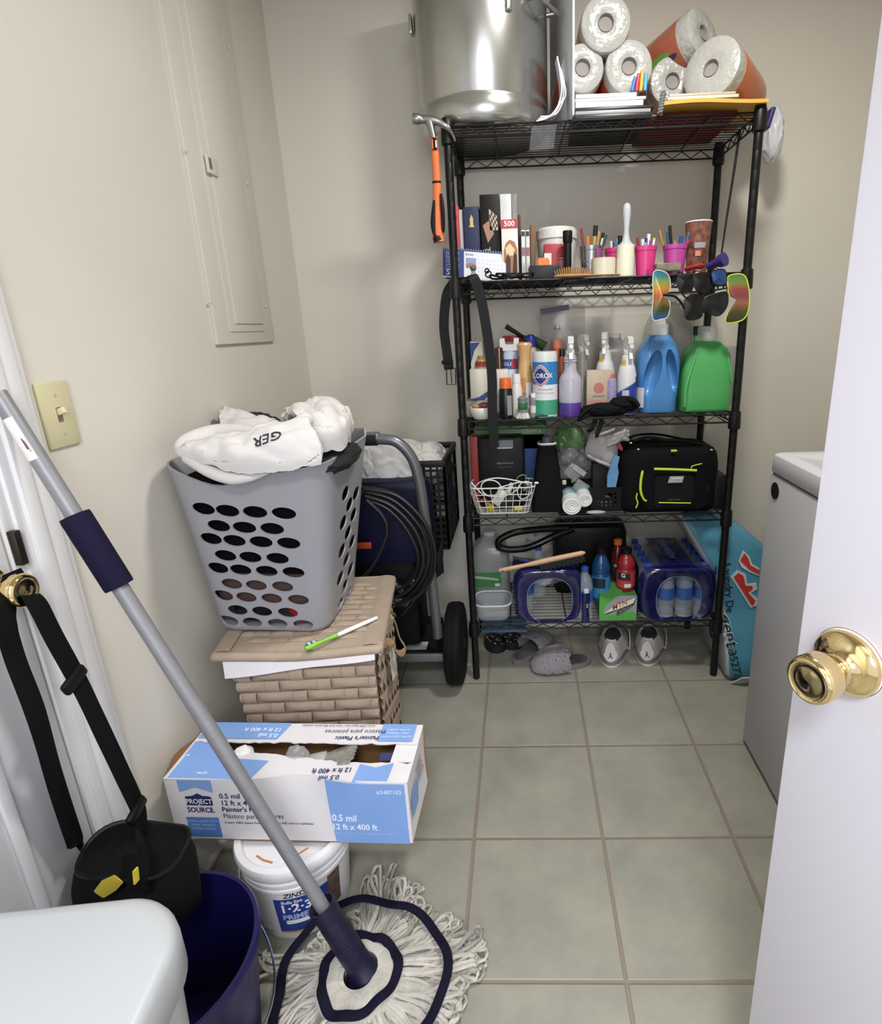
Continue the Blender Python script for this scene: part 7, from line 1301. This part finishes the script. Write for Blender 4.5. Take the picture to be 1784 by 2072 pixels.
# wooden bench brush resting on the torn pack
A, B = aty(1009, 1155, 1.845), aty(1184, 1118, 1.845); d = (B-A).normalized(); L = (B-A).length; dn_ = V((d.z, 0, -d.x)); br = MB()
for i in range(34):
    s = .47+.50*i/33; p = A+d*(L*s)
    for y_ in (-.010, 0, .010): br.cyl(p+dn_*.006+V((0, y_, 0)), p+dn_*(.028+.004*math.sin(i*1.9))+d*.001*math.sin(i*3)+V((0, y_*1.2, 0)), .0034, M('111112', .8), n=6)
WDN = M('c9a583', .5, var=.06, vs=30)
hb_ = MB().tube([A, A+d*.008, A+d*L*.15, A+d*L*.32, A+d*L*.46, A+d*L*.52, A+d*L*.8, A+d*(L-.012), B], [.006, .0105, .010, .009, .0125, .0135, .0125, .0115, .004], WDN, 14, flat=.75)
mk('bench_brush', 'wooden bench brush with black bristles lying on the torn water pack', 'brush', [('handle', hb_), ('bristles', br), ('hang_hole', MB().cyl(A+d*.014+V((0, -.011, 0)), A+d*.014+V((0, -.0085, 0)), .0028, M('3a2a20', .7), n=12))])
# water bottles
WBT = M('b9c6d3', .08, alpha=.30); WCP = M('2f4fae', .4); WLB = M('2f57a3', .35, alpha=.9)
def water_bottle(P, label, group, first=[None]):
    if first[0] is None:
        t_ = mk('water_bottle', label, 'water bottle', [('bottle', MB().lathe([(0, .004), (.024, 0), (.030, .004), (.0305, .03), (.0285, .04), (.0305, .05), (.0305, .125), (.0295, .135), (.022, .162), (.0125, .178), (.0115, .190)], WBT, P, 22)), ('cap', MB().lathe([(.0125, .186), (.0135, .188), (.0135, .200), (0, .201)], WCP, P, 18), 'blue cap'), ('label', MB().lathe([(.0309, .075), (.0309, .118)], WLB, P, 22) if 0 else MB().wrap(P, .0306, 0, 2*PI, .072, .118, WLB, 22), 'blue paper band')], group, P); first[0] = t_
        return t_
    r = first[0].copy(); C.objects.link(r); r.location = P; r['label'] = label
    if group: r['group'] = group
    for ch in list(first[0].children): c2 = ch.copy(); C.objects.link(c2); c2.parent = r
    return r
g = 'water bottles in the full blue pack'
xa, xb = base_at(1291, 1.85, z0).x, base_at(1440, 1.85, z0).x; FILM = M('0b0d46', .15, alpha=.93, coat=.5); FILMC = M('2a3566', .08, alpha=.22)
for j in range(5):
    for i in range(4): water_bottle(V((xa+.034+(xb-xa-.068)*i/3, 1.872+.062*j, z0+.001)), 'clear water bottle with blue cap and label inside the full blue pack', g)
def pack(name, label, x0_, x1_, y0_, y1_, h__, hole, cat='water pack', back=True, seed=0):
    t_ = thing(name, label, cat, ((x0_+x1_)/2, (y0_+y1_)/2, z0)); n_ = 46
    def wv_(p): q = noise.noise_vector(p*16+V((seed, 0, 0)))*.005; return p+q
    ring_ = lambda y_, k: [V(((x0_+x1_)/2+x*k, y_, z0+h__/2+.001+z_*k)) for x, z_ in rrect(x1_-x0_, h__, .035, 8)]
    mb_ = MB(); R = [ring_(y0_-.004, .93), ring_(y0_-.008, .985)]
    return t_
def film_front(t_, x0_, x1_, zlo, zhi, y_, hole, mt, seed):       # front sheet of shrink film with a torn oval opening
    cx__, cz__, rx, rz_ = hole; mb_ = MB(); n_ = 64; outer = []; 
    R = []
    for k in range(9):
        s_ = k/8; ring = []
        for j in range(n_):
            a__ = 2*PI*j/n_; ca, sa = math.cos(a__), math.sin(a__)
            w_, h__ = (x1_-x0_)/2, (zhi-zlo)/2; sup = (abs(ca)**5+abs(sa)**5)**(-1/5)
            po = V(((x0_+x1_)/2+w_*ca*sup, 0, (zlo+zhi)/2+h__*sa*sup)); supi = (abs(ca)**2.6+abs(sa)**2.6)**(-1/2.6); pi_ = V((cx__+rx*ca*supi, 0, cz__+rz_*sa*supi))
            p = pi_*(1-s_)+po*s_; bul = .010*math.sin(s_*PI*.8)+(.016*(1-s_) if 0 else 0)
            wob = .004*noise.noise(V((p.x*30+seed, p.z*30, 1)))
            ring.append(V((p.x, y_-bul+wob+.016*max(0, s_-.8)/.2, p.z)))
        R.append(ring)
    mb_.loft(R, mt, cap=False); o_ = mb_.build('front_film', t_, ang=70)
    rim = MB().tube([p+V((0, -.0005, 0)) for p in R[0]], .0012, M('8f9fd0', .15, alpha=.6), 6, closed=True).build('torn_edge', o_); return o_
def film_side(name, t_, fn, mt, nu=14, nv=14, seed=0): MB().grid(lambda u, v: fn(u, v)+noise.noise_vector(fn(u, v)*22+V((seed, 0, 0)))*.004, nu, nv, mt).build(name, t_, ang=70)
hh = zv(1365, 1160, 1.86)-z0+.004
t = thing('water_pack', 'full shrink wrapped pack of water bottles in blue film at the right', 'water pack', ((xa+xb)/2, 2.0, z0))
hc = aty(1372, 1212, 1.845); he = aty(1417, 1212, 1.845); hv = aty(1372, 1166, 1.845); hb2 = aty(1372, 1258, 1.845)
film_front(t, xa-.004, xb+.004, z0+.001, z0+.205, 1.842, (hc.x, (hv.z+hb2.z)/2, he.x-hc.x, (hv.z-hb2.z)/2), FILM, 3)
film_side('top_film', t, lambda u, v: V((xa+(xb-xa)*(.28+.44*u), 1.85+.27*v, z0+.206)), FILM, 10, 12, 2)
film_side('clear_film', t, lambda u, v: V((xa+(xb-xa)*(.0+.28*u), 1.85+.27*v, z0+.204-.012*(1-u))), FILMC, 8, 12, 5); film_side('clear_film', t, lambda u, v: V((xa+(xb-xa)*(.72+.28*u), 1.85+.27*v, z0+.204-.012*u)), FILMC, 8, 12, 7)
film_side('side_film', t, lambda u, v: V((xa-.003, 1.85+.27*v, z0+.002+.195*u)), FILM, 8, 12, 5); film_side('side_film', t, lambda u, v: V((xb+.003, 1.85+.27*v, z0+.002+.195*u)), FILM, 8, 12, 8)
MB().text('AQUAFINA', .036, M('6f84c9', .4), ((xa+xb)/2-.005, 1.99, z0+.2125), Y_, -X_, d=.001).build('lettering', t)
# torn, nearly empty pack at the left
xl, xr = base_at(1040, 1.85, z0).x, base_at(1170, 1.85, z0).x
t = thing('water_pack', 'torn and nearly empty blue water pack under the bench brush', 'water pack', ((xl+xr)/2, 1.95, z0))
hc = aty(1112, 1213, 1.845); he = aty(1158, 1213, 1.845); hv = aty(1112, 1170, 1.845); hb2 = aty(1112, 1258, 1.845)
film_front(t, xl, xr+.012, z0+.001, zv(1105, 1148, 1.845), 1.842, (hc.x, (hv.z+hb2.z)/2, he.x-hc.x, (hv.z-hb2.z)/2), FILM, 9)
zt_ = zv(1105, 1148, 1.845)
film_side('top_film', t, lambda u, v: V((xl+(xr-xl)*u, 1.85+.12*v, zt_-.004-.02*v*math.sin(u*3))), FILM, 10, 8, 2); film_side('side_film', t, lambda u, v: V((xl+.002, 1.85+.10*v, z0+(zt_-z0)*u)), FILM, 8, 8, 4)
film_side('clear_film', t, lambda u, v: V((xl+(xr-xl)*u, 1.97+.03*v, z0+.09+.07*v+.01*math.sin(u*9))), M('7d858c', .1, alpha=.35), 14, 6, 12)
g2 = 'loose water bottles by the torn pack'
water_bottle(base_at(1182, 1.862, z0+.001), 'water bottle standing at the right end of the torn pack', g2)
water_bottle(base_at(1064, 1.935, z0+.001), 'water bottle standing behind the left side of the torn pack', g2)
water_bottle(base_at(1090, 2.0, z0+.03), 'water bottle seen between bench brush and vacuum hose', g2)
MB().box(aty(1186, 1196, 1.828), (.016, .001, .018), M('c9d0dc', .5), rot=Matrix.Rotation(-.15, 3, 'Y')).build('barcode_label', t); MB().box(aty(1080, 1219, 1.95), (.016, .001, .010), M('9a9ea3', .5)).build('barcode_label', t)
film_side('side_film', t, lambda u, v: base_at(1178, 1.826, z0)+V((-.004+.030*u, .006*math.sin(u*PI)*-1, .002+.115*v)), FILM, 6, 8, 21)
MB().text('the', .012, M('c6cfe6', .5), aty(1188, 1226, 1.818), Z_*-1, X_, d=.001).build('lettering', t)
# soda case and sports drinks
cl, cr_ = base_at(1212, 1.835, z0).x, base_at(1287, 1.835, z0).x; w_ = cr_-cl; h_ = zv(1250, 1206, 1.835)-z0; Ps = V((cl, 1.836, z0))
t = thing('soda_case', 'green and grey soda carton standing between the two water packs', 'soda carton', (cl+w_/2, 1.95, z0)); GS = M('4fa544', .45); GK = M('93959a', .45)
MB().box((cl+w_/2, 1.836+.13, z0+h_/2), (w_, .26, h_), M('3f6a3c', .5), bev=.002).build('carton', t)
q = lambda l: [(w_*a_, h_*b_) for a_, b_ in l]
MB().patch(q([(0, 0), (1, 0), (1, 1), (0, 1)]), GK, Ps, X_, Z_).build('grey_print', t); MB().patch(q([(0, .02), (1, .02), (1, .28), (.86, .36), (.55, .30), (.30, .22), (.10, .30), (.16, .62), (.42, .92), (.36, .98), (0, .98)]), GS, Ps, X_, Z_, .0008).build('green_print', t)
MB().patch(q([(.06, .26), (.62, .74), (.99, .98), (.92, .62), (.52, .20), (.46, .22), (.50, .42), (.24, .28)]), M('1d3a24', .5), Ps, X_, Z_, .0011).build('dark_print', t)
MB().patch(q([(.09, .27), (.42, .62), (.97, .94), (.90, .70), (.50, .46), (.28, .36)]), M('d6d9c0', .5), Ps, X_, Z_, .0014).build('pale_print', t)
MB().text('MTN', .027, M('b0353a', .4), Ps+V((w_*.54, 0, h_*.63)), V((.90, 0, .44)), V((-.1, 0, .99)), bold=.012, d=.0020, shear=.1).build('lettering', t); MB().text('DEW', .026, M('c9d3c9', .4), Ps+V((w_*.64, 0, h_*.38)), V((.90, 0, .44)), V((-.1, 0, .99)), bold=.03, d=.0018, shear=.1).build('lettering', t); MB().text('DEW', .026, M('1d3a24', .4), Ps+V((w_*.64, 0, h_*.38)), V((.90, 0, .44)), V((-.1, 0, .99)), bold=.006, d=.0022, shear=.1).build('lettering', t)
MB().text('12', .020, M('dfe2e0', .4), Ps+V((w_*.27, 0, h_*.88)), -X_+Z_*.05, -Z_, d=-.0018).build('lettering', t)
MB().grid(lambda u, v: Ps+V((w_*(.02+.62*u), -.002-.006*math.sin(u*4)*(1-v)+.09*v, h_+.001+.016*v*u)), 8, 6, M('3f7a3c', .45), .001).build('torn_flap', t, label='torn green carton flap')
zc = z0+h_+.002
def sports(uL, uR, vT, y, liq, capm, lab, bandc, label, zb, txt=None):
    c_, r_ = cyl_at(uL, uR, vT+75, y); P = V((c_.x, y, zb)); h_ = zv((uL+uR)/2, vT, y)-zb; f_ = facing(P)
    parts = [('bottle', MB().lathe([(0, 0), (r_*.9, 0), (r_, .006), (r_, h_*.50), (r_*.93, h_*.52), (r_, h_*.56), (r_*.96, h_*.66), (r_*.62, h_*.80), (r_*.48, h_*.85), (r_*.46, h_*.90)], M(liq, .1, alpha=.92, coat=.5), P, 28)), ('cap', MB().lathe([(0, h_*.88), (r_*.60, h_*.88), (r_*.60, h_*.99), (r_*.5, h_), (0, h_)], capm, P, 22)), ('label', MB().wrap(P, r_, 0, 2*PI, h_*.09, h_*.48, M(lab, .4), 28), 'printed band'), ('label_print', MB().wrap(P, r_, f_-.9, f_+.5, h_*.28, h_*.46, M(bandc, .5), 10, d=.0014).wrap(P, r_, f_-.1, f_+.6, h_*.11, h_*.20, M('d0d6da', .5), 6, d=.0014))]
    if txt: parts.append(('lettering', ctext(MB(), txt, r_*.62, M('e6dcdc', .5), P, r_, f_-.25, h_*.40, bold=.02, d=.002)))
    mk('sports_drink', label, 'sports drink', parts)
sports(1196, 1234, 1105, 1.90, '123f6f', BLACK, '3078b0', '16202c', 'blue sports drink bottle left of the two red ones', z0+.055)
MB().box((base_at(1215, 1.90, z0).x-.004, 1.925, z0+.027), (.05, .07, .054), M('1f3f24', .6), bev=.004).build('green_carton', label='dark green carton under the blue sports drink bottle', cat='carton') if 0 else None
sports(1234, 1262, 1091, 1.975, '5a1a1c', M('c9662c', .4), '2a2224', '2a2224', 'red sports drink bottle with an orange cap at the back', zc, 'G')
sports(1246, 1284, 1108, 1.895, '8c2024', BLACK, 'b53a3c', '232024', 'red sports drink bottle standing on the soda carton', zc, 'G')
# ------------------------------------------------------------------ shoes on the floor
FUR = M('8f8a90', .95, bump=1.0, bs=420, var=.2, vs=220); FUR2 = M('6f6b6f', .95, bump=.6, bs=300)
def slipper(name, label, heel, toe, w_, hgt_, grp, upside=0):
    heel, toe = V(heel), V(toe); d = (toe-heel); L = d.length; d.normalize(); s_ = V((-d.y, d.x, 0))
    outl = []
    for i in range(44):
        a__ = 2*PI*i/44; x = math.cos(a__); yy = math.sin(a__); k = .82+.18*(x+.3)*(x > -.3)-.10*math.exp(-((x+.1)/.35)**2)
        outl.append(heel+d*(L*.5+L*.5*x)+s_*(w_*.5*yy*k*(abs(yy)**-.15 if abs(yy) > 1e-3 else 1)))
    sole = MB().loft([[p+Z_*.001 for p in outl], [p+Z_*.016 for p in outl], [(p-(heel+toe)/2)*.97+(heel+toe)/2+Z_*.020 for p in outl]], FUR2)
    up = MB(); ins = MB().loft([[(p-(heel+toe)/2)*.90+(heel+toe)/2+Z_*.0195 for p in outl], [(p-(heel+toe)/2)*.86+(heel+toe)/2+Z_*.022 for p in outl]], M('4d4a4d', .95))
    def f(u, v):
        x = -.12+1.10*u; a__ = PI*v; c_ = heel+d*(L*.5+L*.5*x); e = max(0, 1-max(0, (x-.05)/.95)**2.6)**.5
        n_ = 1+.09*noise.noise(V((u*23, v*26, 3)))
        return c_+s_*(math.cos(a__)*w_*.52*(.95+.05*e)*e**.8*n_)+Z_*(.012+(hgt_*(.55+.45*e)*e+.002)*math.sin(a__)**.75*n_)
    up.grid(f, 40, 30, FUR, .012)
    mk(name, label, 'slipper', [('sole', sole), ('insole', ins), ('furry_upper', up)], grp, heel)
g = 'grey fuzzy slippers under the lowest tier'
slipper('slipper', 'grey fuzzy slipper in front, toe pointing left', atz(1195, 1338, 0), atz(1078, 1356, 0), .105, .058, g)
slipper('slipper', 'grey fuzzy slipper behind the front one, beside the patterned black shoes', atz(1040, 1345, 0), atz(1108, 1297, 0), .10, .055, g)
SOLE = M('131314', .6)
def slide(label, u0, v0, u1, v1):
    heel, toe = atz(u0, v0, 0), atz(u1, v1, 0); d = toe-heel; L = d.length; d.normalize(); s_ = V((-d.y, d.x, 0)); out = [heel+d*(L*.5+L*.5*math.cos(q*PI/16))+s_*(.044*math.sin(q*PI/16)) for q in range(32)]
    pr_ = MB(); rn = random.Random(u0)
    for i in range(14):
        p = heel+d*L*rn.uniform(.15, .85)+s_*rn.uniform(-.028, .028)+Z_*.0302; a__ = rn.uniform(0, 3); e = V((math.cos(a__), math.sin(a__), 0)); pr_.tube([p-e*.006, p, p+V((-e.y, e.x, 0))*.005], .0012, M('b9b9b6', .6), 5)
    mk('flip_flop', label, 'shoe', [('sole', MB().loft([out, [p+Z_*.028 for p in out], [(p-(heel+toe)/2)*.95+(heel+toe)/2+Z_*.030 for p in out]], SOLE)), ('printed_pattern', pr_)], 'black patterned shoes')
slide('black shoe sole with white squiggles, nearer the left post', 1012, 1322, 992, 1293); slide('black shoe sole with white squiggles, nearer the fuzzy slippers', 1042, 1316, 1030, 1291)
def sneaker(label, u, v, u2, v2):
    heel, toe = atz(u, v, 0), atz(u2, v2, 0); d = (toe-heel); d.z = 0; d = d.normalized(); s_ = V((-d.y, d.x, 0)); L = .27; SW_ = M('cfcac8', .5, bump=.1, bs=200); SG = M('7d7a7a', .5)
    def ringo(x, w_, z): return [heel+d*(L*(.5+.5*xx)*x)+s_*(1.3*w_*yy)+Z_*z for xx, yy in [(math.cos(q*PI/18), math.sin(q*PI/18)*(1 if math.cos(q*PI/18) > -.2 else .9)) for q in range(36)]]
    sole = MB().loft([ringo(1, .046, .001), ringo(1.01, .049, .006), ringo(1.0, .047, .022), ringo(.99, .044, .027)], SG); wsole = MB().loft([ringo(1.005, .0485, .001), ringo(1.015, .0505, .005), ringo(1.01, .0495, .010)], M('d3cfcc', .5))
    def wl(x): return .043-.006*math.cos(x*6.28)
    up = MB(); rings = []
    for z, tx_, w_ in ((.024, 1.0, .044), (.04, .97, .043), (.055, .90, .040), (.07, .74, .036), (.085, .60, .033), (.097, .52, .031), (.105, .48, .029), (.100, .46, .024), (.07, .50, .022), (.04, .55, .02)):
        lean = .010*(z-.02)/.08
        rings.append([heel+d*(lean+L*(.5+.5*xx)*tx_)+s_*(1.3*w_*yy)+Z_*(z+.012*(xx < -.8)*(z > .09)) for xx, yy in [(math.cos(q*PI/18), math.sin(q*PI/18)*(1 if math.cos(q*PI/18) > -.2 else .85)) for q in range(36)]])
    up.loft(rings, SW_)
    back = heel+d*.002; pan = MB().prism([(.026*math.sin(q*PI/12)*(1-.25*(math.cos(q*PI/12) < 0)), .068-.042*math.cos(q*PI/12)) for q in range(24)], back+d*.004, -s_, Z_, -d*.006, M('dcd8d8', .5))
    lg_ = MB().prism([(-.009, .042), (-.004, .048), (-.002, .056), (-.003, .064), (.001, .067), (.003, .062), (.002, .056), (.008, .046), (.010, .040), (.004, .045), (.000, .050), (-.004, .043)], back-d*.0024, -s_, Z_, -d*.0006, M('4d4a4c', .6))
    la = MB().tube(spline([heel+d*.17+s_*-.045+Z_*.085, heel+d*.14+s_*-.06+Z_*.09, heel+d*.11+s_*-.066+Z_*.06, heel+d*.10+s_*-.064+Z_*.03, heel+d*.11+s_*-.058+Z_*.034], 6), .0022, M('bdb8b6', .7), 6)
    lb_ = MB()
    for i in range(5): lb_.tube([heel+d*(.15+.018*i)+s_*-.030+Z_*(.085-.009*i), heel+d*(.15+.018*i)+Z_*(.096-.010*i), heel+d*(.15+.018*i)+s_*.030+Z_*(.085-.009*i)], .0026, M('c9c5c3', .7), 6)
    mk('sneaker', label, 'sneaker', [('sole', sole), ('midsole', wsole), ('upper', up), ('heel_panel', pan, None, [('emblem', lg_, 'dark jumping figure emblem')]), ('loose_lace', la), ('laces', lb_), ('lining', MB().loft([[p*.0+p for p in rings[7]], rings[8]], M('3d3a3b', .8)))], 'pair of white and grey sneakers', heel)
sneaker('white and grey sneaker standing nearer the fuzzy slippers', 1234, 1352, 1246, 1282); sneaker('white and grey sneaker standing nearer the detergent sack', 1307, 1349, 1318, 1280)
